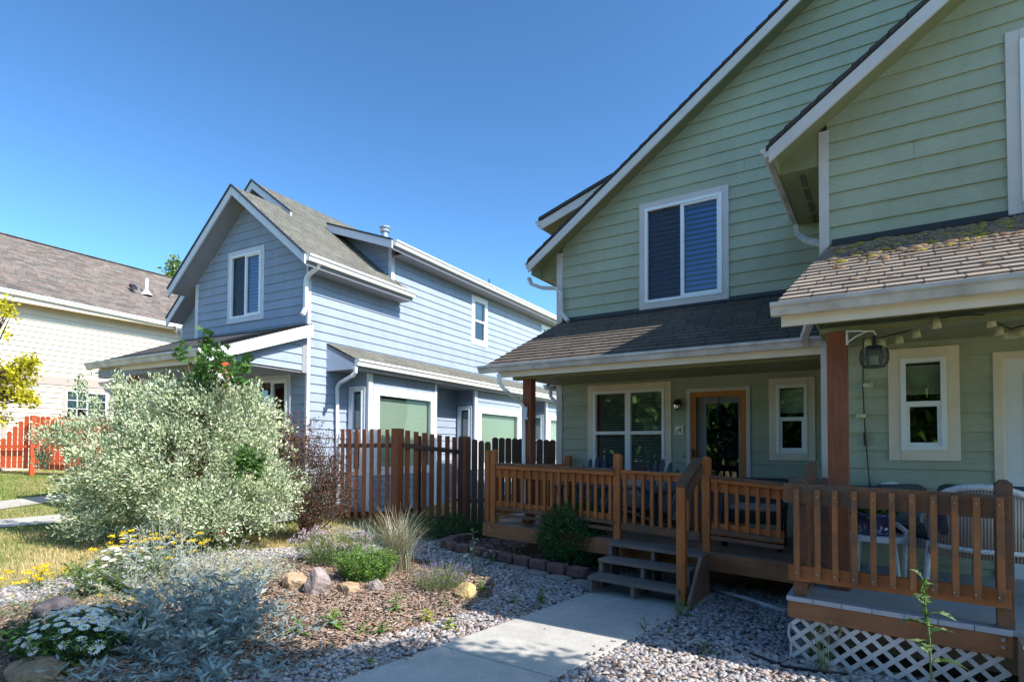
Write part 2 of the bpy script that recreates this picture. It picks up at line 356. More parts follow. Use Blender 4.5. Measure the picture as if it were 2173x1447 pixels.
def window(parent, org, u, n, w_, h_, cas=.09, sill=0, kind='slider', trim='trim', blind=None, glass='glass', depth=.35, fr=.045, grid=False, screen=False, label=None, casout=.03):
    """org = lower left outer corner of the casing on the wall plane. Returns the hole (s0,s1,t0,t1) relative to org"""
    org, u, n = (np.array(a, float) for a in (org, u, n)); z = np.array([0, 0, 1.])
    P = lambda s, t, o: org+u*s+z*t+n*o
    def bar(mb, s0, s1, t0, t1, o0, o1, mi=0): mb.obox(P((s0+s1)/2, (t0+t1)/2, (o0+o1)/2), u*(s1-s0)/2, z*(t1-t0)/2, n*(o1-o0)/2, mi)
    c = MB()
    bar(c, 0, cas, 0, h_, -.01, casout); bar(c, w_-cas, w_, 0, h_, -.01, casout); bar(c, cas, w_-cas, h_-cas, h_, -.01, casout+.003); bar(c, cas, w_-cas, 0, cas, -.01, casout+.003)
    wo = c.build('window', M[trim], parent, bevel=.003, label=label)
    s0, s1, t0, t1 = cas, w_-cas, cas, h_-cas
    f = MB(); o0, o1 = -.05, casout+.012
    bar(f, s0, s0+fr, t0, t1, o0, o1); bar(f, s1-fr, s1, t0, t1, o0, o1); bar(f, s0+fr, s1-fr, t1-fr, t1, o0, o1); bar(f, s0+fr, s1-fr, t0, t0+fr, o0, o1)
    a0, a1, b0, b1 = s0+fr, s1-fr, t0+fr, t1-fr; m2 = .026
    if kind == 'slider':
        bar(f, (a0+a1)/2-m2, (a0+a1)/2+m2, b0, b1, o0+.01, o1-.012)
        bar(f, (a0+a1)/2+m2, a1, b0, b0+.03, o0+.01, o1-.016); bar(f, (a0+a1)/2+m2, a1, b1-.03, b1, o0+.01, o1-.016); bar(f, a1-.03, a1, b0+.03, b1-.03, o0+.01, o1-.016)
    elif kind == 'hung':
        mz = b0+(b1-b0)*.5; bar(f, a0, a1, mz-m2, mz+m2, o0+.01, o1-.010)
        for q0, q1, q2, q3 in ((a0, a0+.028, b0, mz-m2), (a1-.028, a1, b0, mz-m2), (a0+.028, a1-.028, b0, b0+.03)): bar(f, q0, q1, q2, q3, o0+.01, o1-.016)
    elif kind == 'pair':
        mx = (a0+a1)/2; bar(f, mx-.045, mx+.045, b0, b1, o0+.005, o1-.006); mz = b0+(b1-b0)*.52
        bar(f, a0, mx-.045, mz-m2, mz+m2, o0+.01, o1-.010); bar(f, mx+.045, a1, mz-m2, mz+m2, o0+.01, o1-.010)
    if grid:
        for q in (.25, .75): bar(f, a0+(a1-a0)*q-.01, a0+(a1-a0)*q+.01, b0, b1, o0+.03, o1-.03)
        for q in (.33, .66): bar(f, a0, a1, b0+(b1-b0)*q-.01, b0+(b1-b0)*q+.01, o0+.032, o1-.032)
    f.build('frame', M['white'], wo, bevel=.002)
    if screen:
        sc_ = MB(); sc_.add([P(a0, b0, -.004), P((a0+a1)/2, b0, -.004), P((a0+a1)/2, b1, -.004), P(a0, b1, -.004)], [(0, 1, 2, 3)]); sc_.build('insect_screen', M['screen'], wo)
    g = MB(); g.add([P(a0, b0, -.012), P(a1, b0, -.012), P(a1, b1, -.012), P(a0, b1, -.012)], [(0, 1, 2, 3)]); g.build('pane', M[glass], wo)
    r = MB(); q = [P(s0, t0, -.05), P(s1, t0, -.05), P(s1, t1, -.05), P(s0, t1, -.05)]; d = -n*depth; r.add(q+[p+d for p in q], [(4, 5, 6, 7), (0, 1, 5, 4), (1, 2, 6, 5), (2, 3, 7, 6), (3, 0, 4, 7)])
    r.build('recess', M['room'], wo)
    if blind:
        b = MB(); kd, top, bot = blind; z1 = b0+(b1-b0)*top; z0 = b0+(b1-b0)*bot; dim = 1 if kd == 'dim' else 0; nsl = int((z1-z0)/(.074 if dim == 0 else .036))
        if kd in ('slat', 'dim'):
            for i in range(nsl):
                zz = z0+(i+.5)*(z1-z0)/nsl; b.obox(P((a0+a1)/2, zz, -.085), u*(a1-a0)/2*.985, z*(.021 if dim == 0 else .012), n*.0012)
            b.build('blind', M['blind'] if dim == 0 else M['blinddim'], wo)
        elif kd == 'shade':
            nsl = int((z1-z0)/.03)
            for i in range(nsl):
                zz = z0+i*(z1-z0)/nsl; h2 = (z1-z0)/nsl
                b.add([P(a0, zz, -.075), P(a1, zz, -.075), P(a1, zz+h2, -.085), P(a0, zz+h2, -.085)], [(0, 1, 2, 3)])
            b.build('blind', M['blindg'], wo)
    return wo
def hole(org_s, org_t, w_, h_, cas=.09): return (org_s+cas-.02, org_s+w_-cas+.02, org_t+cas-.02, org_t+h_-cas+.02)
def gutter(parent, p, q, out, mat, ht=.10, wd=.11):
    """K-profile gutter from p to q (top back edge), opening upward, out = horizontal direction away from the wall"""
    p, q, out = (np.array(a, float) for a in (p, q, out)); z = np.array([0, 0, 1.]); t = .004
    prof = [(0, 0), (0, -ht), (wd*.62, -ht), (wd*.80, -ht*.45), (wd, -ht*.30), (wd, 0), (wd-.014, 0), (wd-.014, -.006), (wd-t, -.01), (wd-t-.004, -ht*.28), (wd*.78, -ht*.42), (wd*.6, -ht+t), (t, -ht+t), (t, 0)]
    m = MB(); n = len(prof); A = [p+out*a+z*b for a, b in prof]; B = [q+out*a+z*b for a, b in prof]
    m.add(A+B, [(i, (i+1) % n, n+(i+1) % n, n+i) for i in range(n)]); outer = [0, 1, 2, 3, 4, 5]
    m.add([A[i] for i in outer], [tuple(range(6))]); m.add([B[i] for i in outer], [tuple(range(6))[::-1]])
    return m.build('gutter', mat, parent)
def spout(parent, path, mat, r=.042, flat=None):
    m = MB(); m.tube(path, r, 4, flat=flat); return m.build('downspout', mat, parent, bevel=.008)
X_, Y_, Z_ = (1, 0, 0), (0, 1, 0), (0, 0, 1.)
# ================================================================== GREEN HOUSE
YL, YR, XJ = 8.6, 6.9, -.56
gh = thing('green_house', 'sage green clapboard duplex with two gables, covered front porches and wooden posts', 'house', (0, YL, 0))
SL, SR, AXL, AXR = .70, .72, 1.6, 3.3
zuL = lambda x: 4.97+SL*(x+4.62)
zuR = lambda x: 5.05+SR*(x-XJ)
# walls ------------------------------------------------------------
upw = (-3.205, 3.79, 1.335, 1.655); lpw = (-4.085, 1.07, 1.375, 1.59); smw = (-1.355, 1.50, .565, 1.11)
drL = (-2.48, .50, .885, 2.03)
hl = [hole(*upw), hole(*lpw, cas=.10), hole(*smw), (drL[0]+.04, drL[0]+drL[2]-.04, .3, drL[1]+drL[3]-.04)]
mb = MB()
lap(mb, (0, YL, 0), X_, Z_, (0, -1, 0), [(-4.56, 0), (2.0, 0), (2.0, zuL(AXL)-.28), (AXL, zuL(AXL)), (-4.56, zuL(-4.56))], t0=.003, holes=hl, joint=True)
lap(mb, (-4.62, 0, 0), (0, -1, 0), Z_, (-1, 0, 0), [(-16, 0), (-YL-.03, 0), (-YL-.03, 5.0), (-16, 5.0)], t0=.003)
mb.build('wall', M['green'], gh)
rw = (.017, 1.545, .565, 1.10); ruw = (.957, 3.80, 1.4, 1.70); drR = (.826, .48, 1.06, 2.07)
hr = [hole(*rw, cas=.10), hole(*ruw, cas=.10), (drR[0]+.05, drR[0]+drR[2]-.05, .3, drR[1]+drR[3]-.05)]
mb = MB()
lap(mb, (0, YR, 0), X_, Z_, (0, -1, 0), [(-.50, 0), (6.6, 0), (6.6, 5.6), (AXR, zuR(AXR)), (-.50, zuR(-.50))], t0=.022, holes=hr, joint=True)
lap(mb, (XJ, 0, 0), (0, -1, 0), Z_, (-1, 0, 0), [(-YL, 0), (-YR-.03, 0), (-YR-.03, 5.0), (-YL, 5.0)], t0=.022)
mb.build('wall', M['green'], gh)
# back-up boards so that no light passes through the laps
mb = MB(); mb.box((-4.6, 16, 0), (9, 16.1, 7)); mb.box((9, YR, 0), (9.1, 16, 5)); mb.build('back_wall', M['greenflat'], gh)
# corner boards
for (x0, x1, y, zt) in ((-4.665, -4.555, YL, 4.93), (XJ-.018, XJ+.075, YR, 5.02)):
    mb = MB(); mb.box((x0, y-.03, .05), (x1, y+.01, zt)); mb.box((x0, y+.012, .05), (x0+.03, y+.10, zt-.08)); mb.build('corner_board', M['trim'], gh, bevel=.003)
# main roofs: slab, barge boards, dark shingle edge
def main_roof(zu, xe, ax, y0, y1, xr, axz=None):
    za = zu(ax); s = (zu(ax)-zu(ax-1))
    mb = MB()
    mb.prism([(xe, y0, zu(xe)), (ax, y0, za), (ax, y0, za+.05), (xe, y0, zu(xe)+.05)], (0, y1-y0, 0))
    mb.prism([(ax, y0, za), (xr, y0, za-s*(xr-ax)), (xr, y0, za-s*(xr-ax)+.05), (ax, y0, za+.05)], (0, y1-y0, 0))
    mb.build('soffit', M['greenflat'], gh)
    mb = MB(); e = .03
    mb.prism([(xe-.03, y0-e, zu(xe-.03)+.052), (ax, y0-e, za+.052), (ax, y0-e, za+.10), (xe-.03, y0-e, zu(xe-.03)+.10)], (0, y1-y0+e, 0))
    mb.prism([(ax, y0-e, za+.052), (xr, y0-e, za-s*(xr-ax)+.052), (xr, y0-e, za-s*(xr-ax)+.10), (ax, y0-e, za+.10)], (0, y1-y0+e, 0))
    x = xe
    while x < ax-.1:     # shingle tips on the rake
        mb.prism([(x, y0-e-.015, zu(x)+.07), (x+.16, y0-e-.015, zu(x+.16)+.07), (x+.16, y0-e-.015, zu(x+.16)+.102), (x, y0-e-.015, zu(x)+.118)], (0, .3, 0)); x += .15
    mb.build('roof', M['shd'], gh)
    for sgn, xa, xb in ((1, xe, ax), (-1, ax, xr)):
        mb = MB(); zA = zu(xa) if sgn == 1 else za; zB = za if sgn == 1 else za-s*(xr-ax)
        mb.prism([(xa, y0-.035, zA-.10), (xb, y0-.035, zB-.10), (xb, y0-.035, zB+.045), (xa, y0-.035, zA+.045)], (0, .033, 0)); mb.build('barge_board', M['trim'], gh)
M['shd'] = simple('dark shingle edge', (.05, .045, .045), rough=.9, var=.3, sc=30)
main_roof(zuL, -5.02, AXL, YL-.35, 16, 8.2)
main_roof(zuR, -1.0, AXR, YR-.42, YL-.02, 7.4)
# boxed eaves with vent strips
for (xe, xw, y0, y1, zt, pxy) in ((-4.98, -4.63, YL-.02, 15.9, zuL, (1187, 585)), (-.96, XJ-.02, YR-.02, YL-.03, zuR, (1741, 352))):
    zb = onY(pxy[0], pxy[1], y0)[2]
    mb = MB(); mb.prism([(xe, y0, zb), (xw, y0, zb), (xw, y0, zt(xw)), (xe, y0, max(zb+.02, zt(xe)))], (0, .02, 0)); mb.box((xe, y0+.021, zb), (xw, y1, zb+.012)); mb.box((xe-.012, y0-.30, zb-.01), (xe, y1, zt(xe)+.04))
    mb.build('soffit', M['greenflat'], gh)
    mb = MB(); y = y0+.12
    while y < min(y1, y0+4)-.1:
        for k in range(10):
            for j in range(3): mb.box((xw-.20+j*.022, y+k*.035, zb-.003), (xw-.20+j*.022+.013, y+k*.035+.02, zb-.001))
        y += .42
    mb.build('soffit_vent', M['black'], gh)
    gutter(gh, (xe-.014, YL-.36 if xe < -2 else YR-.43, zt(xe)+.04), (xe-.014, y1 if xe > -2 else 15.9, zt(xe)+.04), (-1, 0, 0), M['gutter'])
# shed dormer edge showing behind the left rake
a = onY(1147, 487, 8.78); b = onY(1300, 396, 8.78)
mb = MB(); mb.prism([a, b, b+[0, 0, .15], a+[0, 0, .15]], (0, .035, 0)); mb.build('barge_board', M['trim'], gh)
mb = MB(); mb.prism([a+[-.03, -.03, .155], b+[0, -.03, .155], b+[0, -.03, .21], a+[-.03, -.03, .21]], (0, 4, 0)); mb.build('roof', M['shd'], gh)
mb = MB(); mb.prism([a+[0, .04, .02], b+[0, .04, .02], b+[0, .04, .14], a+[0, .04, .14]], (0, 4, 0)); mb.build('soffit', M['greenflat'], gh)
gutter(gh, a+[-.005, 0, .17], a+[-.005, 4, .17], (-1, 0, 0), M['gutter'])
# porch roofs ------------------------------------------------------
def porch_roof(name_mat, eY, eZ, wY, wZ, xl_e, xl_w, xr, parent, course=.125):
    v = np.array([0, wY-eY, wZ-eZ]); L = np.linalg.norm(v); v /= L; n = np.cross((1, 0, 0), v)
    mb = MB(); lap(mb, (0, eY, eZ), X_, v, n, [(xl_e, 0), (xr, 0), (xr, L), (xl_w, L)], expo=course, hi=.017, lo=.001, holes=())
    mb.build('porch_roof', name_mat, parent)
    mb = MB(); t = .03
    mb.prism([(xl_e, eY, eZ-.004), (xr, eY, eZ-.004), (xr, wY, wZ-.004), (xl_w, wY, wZ-.004)], (0, 0, -t)); mb.build('roof_deck', M['greenflat'], parent)
    return v, n, L
shc = [(.105, .085, .075), (.17, .14, .12), (.23, .19, .16), (.14, .12, .11), (.20, .17, .15)]
eLY, eLZ, eRY, eRZ = 6.93, 2.835, 4.95, 2.785
vL = np.array([0, YL-eLY, 3.765-eLZ]); vL /= np.linalg.norm(vL); vR = np.array([0, YR-eRY, 3.79-eRZ]); vR /= np.linalg.norm(vR)
M['shL'] = shingle_mat('porch shingles darkened as shaded', [tuple(c*.75 for c in x) for x in shc], (1, 0, 0), vL, (0, eLY, eLZ), tab=.30, course=.125, contrast=.45)  # left copy of the palette, darkened because this roof lies mostly in shade
M['shR'] = shingle_mat('porch shingles lightened as sunlit', [tuple(min(.9, c*1.75) for c in x) for x in shc], (1, 0, 0), vR, (0, eRY, eRZ), tab=.24, course=.125, contrast=.6)  # right copy of the same palette, sunlight put into the colour
v1, n1, L1 = porch_roof(M['shL'], eLY, eLZ, YL, 3.765, -5.0, -4.57, XJ-.005, gh)
v2, n2, L2 = porch_roof(M['shR'], eRY, eRZ, YR, 3.79, -.735, -.49, 4.5, gh)
for (y, z, x0, x1) in ((YL, 3.765, -4.55, XJ), (YR, 3.79, -.46, 4.5)):
    mb = MB(); mb.box((x0, y-.029, z-.02), (x1, y-.023, z+.055)); mb.prism([(x0, y-.0295, z+.0), (x1, y-.0295, z+.0), (x1, y-.10, z-.028), (x0, y-.10, z-.028)], (0, 0, .004)); mb.build('flashing', M['flash'], gh)
def eave(eY, eZ, xl, xr, xb, ceil, wY, parent, wall_x):
    mb = MB(); mb.box((xb, eY+.015, eZ-.172), (xr, eY+.045, eZ-.02)); mb.build('fascia', M['tan'], parent)
    gutter(parent, (xl-.02, eY+.012, eZ+.004), (xr, eY+.012, eZ+.004), (0, -1, 0), M['gutter'], ht=.098, wd=.115)
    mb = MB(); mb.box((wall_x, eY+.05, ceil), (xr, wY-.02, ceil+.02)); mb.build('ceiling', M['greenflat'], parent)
eave(eLY, eLZ, -5.02, XJ-.0, -4.74, 2.70, YL, gh, -4.70)
eave(eRY, eRZ, -.735, 4.5, -.69, 2.705, YR, gh, -.47)
# porch ends (closing the triangle under the rake)
for P3 in ([(-4.70, eLY+.06, 2.70), (-4.62, YL-.03, 2.70), (-4.62, YL-.03, 3.70), (-4.70, eLY+.06, 2.83)], [(-.49, eRY+.06, 2.68), (-.49, YR-.03, 2.68), (-.49, YR-.03, 3.73), (-.49, eRY+.06, 2.80)]): mb = MB(); mb.prism(P3, (.02, 0, 0)); mb.build('porch_gable', M['greenflat'], gh)
mb = MB(); mb.box((-4.72, 7.30, 2.665), (XJ-.01, 7.44, 2.70)); mb.build('beam', M['greenflat'], gh)
mb = MB(); mb.box((-.47, 5.50, 2.62), (4.4, 5.66, 2.659)); mb.build('beam', M['greenflat'], gh)
# porch posts
pL = onY(1122, 1105, 7.37); mb = MB(); mb.box((pL[0]-.072, 7.30, pL[2]-.02), (pL[0]+.072, 7.44, 2.664)); mb.build('porch_post', M['post'], gh, bevel=.004)
pR = onZ(1789, 1252, .5); mb = MB(); mb.box((pR[0]-.10, pR[1], .497), (pR[0]+.05, pR[1]+.15, 2.619)); mb.build('porch_post', M['post'], gh, bevel=.004)
# downspouts
g = lambda x, y, Y: onY(x, y, Y)
spout(gh, [g(1122, 590, 8.5), g(1128, 603, 8.5), g(1150, 611, 8.52), g(1180, 612, 8.53), g(1190, 622, 8.53), g(1191, 640, 8.53), g(1192, 665, 8.53), g(1205, 681, 8.44)], M['gutter'])
spout(gh, [g(1688, 478, 8.0), g(1694, 498, 8.0), g(1706, 508, 7.7), g(1745, 519, 6.94)], M['gutter'])
spout(gh, [g(1722, 672, 6.2), g(1712, 700, 6.5), g(1706, 716, 6.75), g(1712, 733, 6.9)], M['gutter'], r=.048)
spout(gh, [g(1058, 793, 6.86), g(1060, 812, 6.86), g(1072, 828, 6.9), g(1104, 853, 7.25), g(1110, 862, 7.27), g(1111, 880, 7.27), g(1112, 1096, 7.27)], M['gutterw'], r=.034)
# side lean-to seen past the porch
a = onY(1163, 820, 10.2); b = onY(1193, 800, 10.2)
mb = MB(); mb.prism([a, (b[0], b[1], a[2]-.0), b+[0, 0, .02]], (0, .04, 0)); mb.prism([a+[-.02, -.03, .0], b+[0, -.03, .02], b+[0, -.03, .08], a+[-.02, -.03, .06]], (0, 2, 0), 1); mb.build('lean_to_roof', [M['trim'], M['shd']], gh)
gutter(gh, a+[-.01, 0, .04], a+[-.01, 2, .04], (-1, 0, 0), M['gutter'])
spout(gh, [onY(1168, 828, 10.2), onY(1169, 842, 10.2), onY(1180, 853, 10.1), onY(1192, 858, 10.0)], M['gutter'])
# windows and doors
def win(d, Y, **k): return window(gh, (d[0], Y, d[1]), X_, (0, -1, 0), d[2], d[3], **k)
win(upw, YL, kind='slider', glass='glassb', blind=('slat', 1, 0), screen=True, label='upper sliding window with slatted blinds, tall pale casing')
win(lpw, YL, cas=.10, kind='pair', trim='tan', glass='glassr', blind=('dim', 1, 0), label='twin window with warm tan casing beside the porch chairs')
win(smw, YL, kind='hung', trim='tan', blind=('shade', .98, .6), label='small narrow window right of the wooden screen door')
win(rw, YR, cas=.10, kind='hung', trim='tan', blind=('shade', .98, .62), label='narrow window with wide pale casing on the right porch')
win(ruw, YR, cas=.10, kind='slider', glass='glassb', blind=('slat', 1, 0), label='upper window cut by the right edge')
for d in (smw, rw):   # wider sill board
    pass
# screen door, left unit
x0, z0, w0, h0 = drL; mb = MB(); t = .055
for s in ((x0, x0+t, z0, z0+h0), (x0+w0-t, x0+w0, z0, z0+h0), (x0+t, x0+w0-t, z0+h0-t, z0+h0)): mb.box((s[0], YL-.035, s[2]), (s[1], YL+.02, s[3]))
dt = mb.build('door_casing', M['trim'], gh, bevel=.003)
a0, a1, b1 = x0+t, x0+w0-t, z0+h0-t; mb = MB(); f = .085
for s in ((a0, a0+f, z0, b1), (a1-f, a1, z0, b1), (a0+f, a1-f, b1-f*.9, b1), (a0+f, a1-f, z0+.55, z0+.65), (a0+f, a1-f, z0, z0+.16)): mb.box((s[0], YL-.028, s[2]), (s[1], YL+.008, s[3]))
for k in range(5): xx = a0+f+(a1-a0-2*f)*(k+1)/6; mb.box((xx-.012, YL-.02, z0+.16), (xx+.012, YL+.0, z0+.55))
sdn = mb.build('screen_door', M['doorwood'], gh, bevel=.004)
mb = MB(); mb.box((a0+.03, YL-.055, z0+1.02), (a0+.055, YL-.03, z0+1.14)); mb.build('handle', M['black'], sdn)
mb = MB(); i0, i1 = a0+.02, a1-.02
for s in ((i0, i0+.19, z0, b1), (i1-.10, i1, z0, b1), (i0+.19, i1-.10, b1-.17, b1), (i0+.19, i1-.10, z0, z0+.72)): mb.box((s[0], YL+.05, s[2]), (s[1], YL+.09, s[3]))
ind = mb.build('front_door', M['door'], gh)
mb = MB(); mb.add([(i0+.19, YL+.06, z0+.72), (i1-.10, YL+.06, z0+.72), (i1-.10, YL+.06, b1-.17), (i0+.19, YL+.06, b1-.17)], [(0, 1, 2, 3)]); mb.build('pane', M['glassb'], ind)
mb = MB(); mb.box((i0, YL+.5, z0), (i1, YL+.52, b1)); mb.box((i0-.02, YL+.1, z0), (i0, YL+.5, b1)); mb.box((i1, YL+.1, z0), (i1+.02, YL+.5, b1)); mb.box((i0, YL+.1, b1), (i1, YL+.5, b1+.02)); mb.build('hallway', M['room'], gh)
mb = MB(); zc = (-2.03, YL+.02); mb.tube([(zc[0], zc[1], b1-.02), (zc[0], zc[1], b1-.20)], .006, 6); mb.lathe((zc[0], zc[1], b1-.34), [(.0, .14), (.035, .13), (.05, .05), (.02, 0)], 10); mb.build('hanging_bell', M['black'], sdn)
# right unit door
x0, z0, w0, h0 = drR; mb = MB(); t = .07
for s in ((x0, x0+t, z0, z0+h0), (x0+w0-t, x0+w0, z0, z0+h0), (x0+t, x0+w0-t, z0+h0-t, z0+h0)): mb.box((s[0], YR-.03, s[2]), (s[1], YR+.02, s[3]))
mb.build('door_casing', M['tan'], gh, bevel=.003)
a0, a1, b1 = x0+t, x0+w0-t, z0+h0-t; mb = MB()
for s in ((a0, a0+.17, z0, b1), (a1-.17, a1, z0, b1), (a0+.17, a1-.17, b1-.16, b1), (a0+.17, a1-.17, z0, z0+.95)): mb.box((s[0], YR-.004, s[2]), (s[1], YR+.035, s[3]))
d2 = mb.build('front_door', M['doorw'], gh); mb = MB(); q = .035
for s in ((a0+.15, a0+.15+q, z0+.93, b1-.13), (a1-.15-q, a1-.15, z0+.93, b1-.13), (a0+.15+q, a1-.15-q, b1-.13-q, b1-.13), (a0+.15+q, a1-.15-q, z0+.93, z0+.93+q)): mb.box((s[0], YR-.014, s[2]), (s[1], YR-.005, s[3]))
mb.build('glazing_bead', M['white'], d2, bevel=.004)
mb = MB(); mb.add([(a0+.17, YR+.005, z0+.95), (a1-.17, YR+.005, z0+.95), (a1-.17, YR+.005, b1-.16), (a0+.17, YR+.005, b1-.16)], [(0, 1, 2, 3)]); mb.build('pane', M['glass'], d2)
mb = MB(); k = 0
while z0+.95+k*.03 < b1-.18: mb.box((a0+.17, YR+.02, z0+.96+k*.03), (a1-.17, YR+.024, z0+.978+k*.03)); k += 1
mb.box((a0, YR+.05, z0), (a1, YR+.06, b1), 1); mb.build('blind', [M['blind'], M['room']], d2)
# dry moss lumps on the right porch roof, leaf litter at the left flashing
def lumps(n, eY, eZ, v, nn, L, xf, tf, size, seed):
    r = np.random.RandomState(seed); V = []; F = []; mi = []
    for i in range(n):
        x = xf(r); t = tf(r)*L; t = round(t/.125)*.125+r.uniform(-.012, .03); t = min(max(t, .02), L-.03); s = size*r.uniform(.35, 1.2)
        c = np.array([x, eY, eZ])+v*t+nn*.010; b = len(V)
        for k in range(6): th = k*math.pi/3+r.uniform(-.2, .2); V.append(c+s*np.array([math.cos(th)*r.uniform(1.0, 2.0), 0, 0])+v*s*math.sin(th)*.6*r.uniform(.7, 1.2))
        for k in range(6): th = k*math.pi/3; V.append(c+.6*s*np.array([math.cos(th)*1.3, 0, 0])+v*s*math.sin(th)*.35+nn*s*.42*r.uniform(.6, 1.2))
        V.append(c+nn*s*r.uniform(.4, .65)); m_ = 0 if r.rand() < .16 else (1 if r.rand() < .75 else 2)
        for k in range(6):
            k2 = (k+1) % 6; F += [(b+k, b+k2, b+6+k2), (b+k, b+6+k2, b+6+k), (b+6+k, b+6+k2, b+12)]; mi += [m_]*3
    return np.array(V), np.array(F), mi
M['moss'] = simple('yellow green moss', (.26, .20, .035), rough=.95, var=.3, sc=40, bmp=.8, bsc=90)
M['mossdry'] = simple('dry brown moss', (.22, .14, .09), rough=.95, var=.3, sc=40, bmp=.8, bsc=90)
M['mossgrey'] = simple('grey moss', (.20, .15, .10), rough=.95, var=.3, sc=40, bmp=.8, bsc=90)
V, F, mi = lumps(760, eRY, eRZ, v2, n2, L2, lambda r: -.45+2.9*r.rand()**.8, lambda r: .45+.50*r.beta(2.2, 1.7), .040, 5)
mo = mesh_np('moss', V, F, [M['moss'], M['mossdry'], M['mossgrey']], mi, gh, True); mo['kind'] = 'stuff'
V, F, mi = lumps(34, eRY, eRZ, v2, n2, L2, lambda r: r.uniform(-.3, 2.2), lambda r: r.uniform(.12, .5), .03, 6)
mo = mesh_np('moss', V, F, [M['moss'], M['mossdry'], M['mossgrey']], [1]*len(mi), gh, True); mo['kind'] = 'stuff'
V, F, mi = lumps(230, eLY, eLZ, v1, n1, L1, lambda r: r.uniform(-4.5, -.7) if r.rand() > .25 else r.uniform(-4.5, -4.1), lambda r: r.uniform(.62, .99), .013, 8)
mo = mesh_np('leaf_litter', V, F, [M['mossdry'], M['mossdry'], M['shd']], mi, gh, True); mo['kind'] = 'stuff'
# wall lamp, number plaque, door bell
cx, cz = onY(1441, 858, YL)[0], onY(1441, 858, YL)[2]
wl = thing('wall_lamp', 'black porch lamp with clear ribbed glass beside the wooden screen door', 'lamp', (cx, YL, cz))
mb = MB(); mb.box((cx-.035, YL-.028, cz-.03), (cx+.075, YL-.016, cz+.075)); mb.build('mounting_block', M['green'], wl)
mb = MB(); mb.lathe((cx, YL-.085, cz), [(0, .075), (.03, .07), (.055, .04), (.062, 0), (.06, -.012), (.0, -.012)], 14); mb.tube([(cx+.02, YL-.02, cz+.03), (cx+.01, YL-.05, cz+.045), (cx, YL-.085, cz+.04)], .02, 8); mb.build('hood', M['black'], wl, smooth=True)
M['lampglass'] = glass_mat('lamp glass', (.85, .88, .9), .3)
mb = MB(); mb.lathe((cx, YL-.085, cz), [(.052, -.013), (.050, -.06), (.038, -.095), (.0, -.105)], 14); mb.build('lamp_glass', M['lampglass'], wl, smooth=True)
a = onY(1433, 922, YL); b = onY(1451, 904, YL)
pq = thing('letter_plaque', 'small cream plaque with a black script letter A beside the door', 'plaque', (a[0], YL-.02, a[2]))
mb = MB(); mb.box((a[0], YL-.03, a[2]), (b[0], YL-.018, b[2])); mb.build('plate', simple('cream plaque', (.80, .77, .66), var=.04, bmp=0), pq, bevel=.002)
cx, cz, s = (a[0]+b[0])/2, (a[2]+b[2])/2, (b[0]-a[0])*.40; yy = YL-.033; mb = MB()
for path in ([(-.9, -.55), (-.75, -.85), (-.35, -.75), (.05, .0), (.45, .85), (.5, .3), (.5, -.3), (.62, -.75), (.85, -.7)], [(-.85, -.2), (-.6, .0), (.1, -.02), (.75, .05)]):
    mb.tube([(cx+p[0]*s, yy, cz+p[1]*s) for p in path], .0042, 5)
mb.build('letter', M['black'], pq)
a = onY(1453, 968, YL); mb = MB(); mb.box((a[0]-.012, YL-.03, a[2]-.03), (a[0]+.012, YL-.016, a[2]+.03)); tag(mb.build('door_bell', M['greenflat'], bevel=.003), 'tiny green-grey bell push below the letter plaque', 'bell')
# ================================================================== BLUE HOUSE  (a along the front, b going back)
YB = -.065
BX = np.array([math.cos(YB), -math.sin(YB), 0]); BY = np.array([math.sin(YB), math.cos(YB), 0])
C1 = CP+ray(653, 700)*11.5; C1 = np.array([C1[0], C1[1], 0.])
bl = lambda a, b, z: C1+BX*a+BY*b+np.array([0, 0, z])
def loc(P): v = P-C1; return np.array([v@BX, v@BY, P[2]])
def fA(x, y, a): return loc(onP(x, y, C1+BX*a, BX))
def fB(x, y, b): return loc(onP(x, y, C1+BY*b, BY))
bh = thing('blue_house', 'blue clapboard house with steep front gable, white trim and bay windows behind the fence', 'house', tuple(C1))
ntr = tuple(-BY)
def bbox(mb, a0, a1, b0, b1, z0, z1, mi=0): mb.obox(bl((a0+a1)/2, (b0+b1)/2, (z0+z1)/2), BX*(a1-a0)/2, BY*(b1-b0)/2, np.array([0, 0, (z1-z0)/2]), mi)
def bprism(mb, P, vec, mi=0): mb.prism([bl(*p) for p in P], BX*vec[0]+BY*vec[1]+np.array([0, 0, vec[2]]), mi)
RS = .80; ZM, AM = 7.86, -2.85          # main ridge
AF = -1.83; ZF = ZM-RS*(AF-AM)          # front gable ridge, same right-hand plane
zr = lambda a: ZM-RS*(a-AM)             # right slope (top of boards)
zfl = lambda a: ZF-.86*(AF-a); zml = lambda a: ZM-.87*(AM-a)
AE = .40                                # eave overhang on the side
off = .10
# front wall (gable), set-back left wall, long side wall
fw = fB(487, 533, 0), fB(561, 680, 0)
fwin = (fw[0][0], fw[1][0]-fw[0][0], fw[1][2]+.03, fw[0][2]-.06-(fw[1][2]+.03))
lw = fB(540, 795, 0); lwin = (lw[0]+.02, 1.12, 1.15, 3.12-1.15)
mb = MB(); A0 = -3.66
holes = [(fwin[0]+.07, fwin[0]+fwin[1]-.07, fwin[2]+.07, fwin[2]+fwin[3]-.07), (lwin[0]+.07, lwin[0]+lwin[1]-.07, lwin[2]+.07, lwin[2]+lwin[3]-.07)]
lap(mb, C1, BX, Z_, -BY, [(A0, 0), (0, 0), (0, zr(0)-off), (AF, ZF-off), (A0, zfl(A0)-off)], t0=-.015, holes=holes, joint=True); mb.build('wall', M['blue'], bh)
mb = MB(); B2 = 1.2; a1 = fB(384, 720, B2)[0]
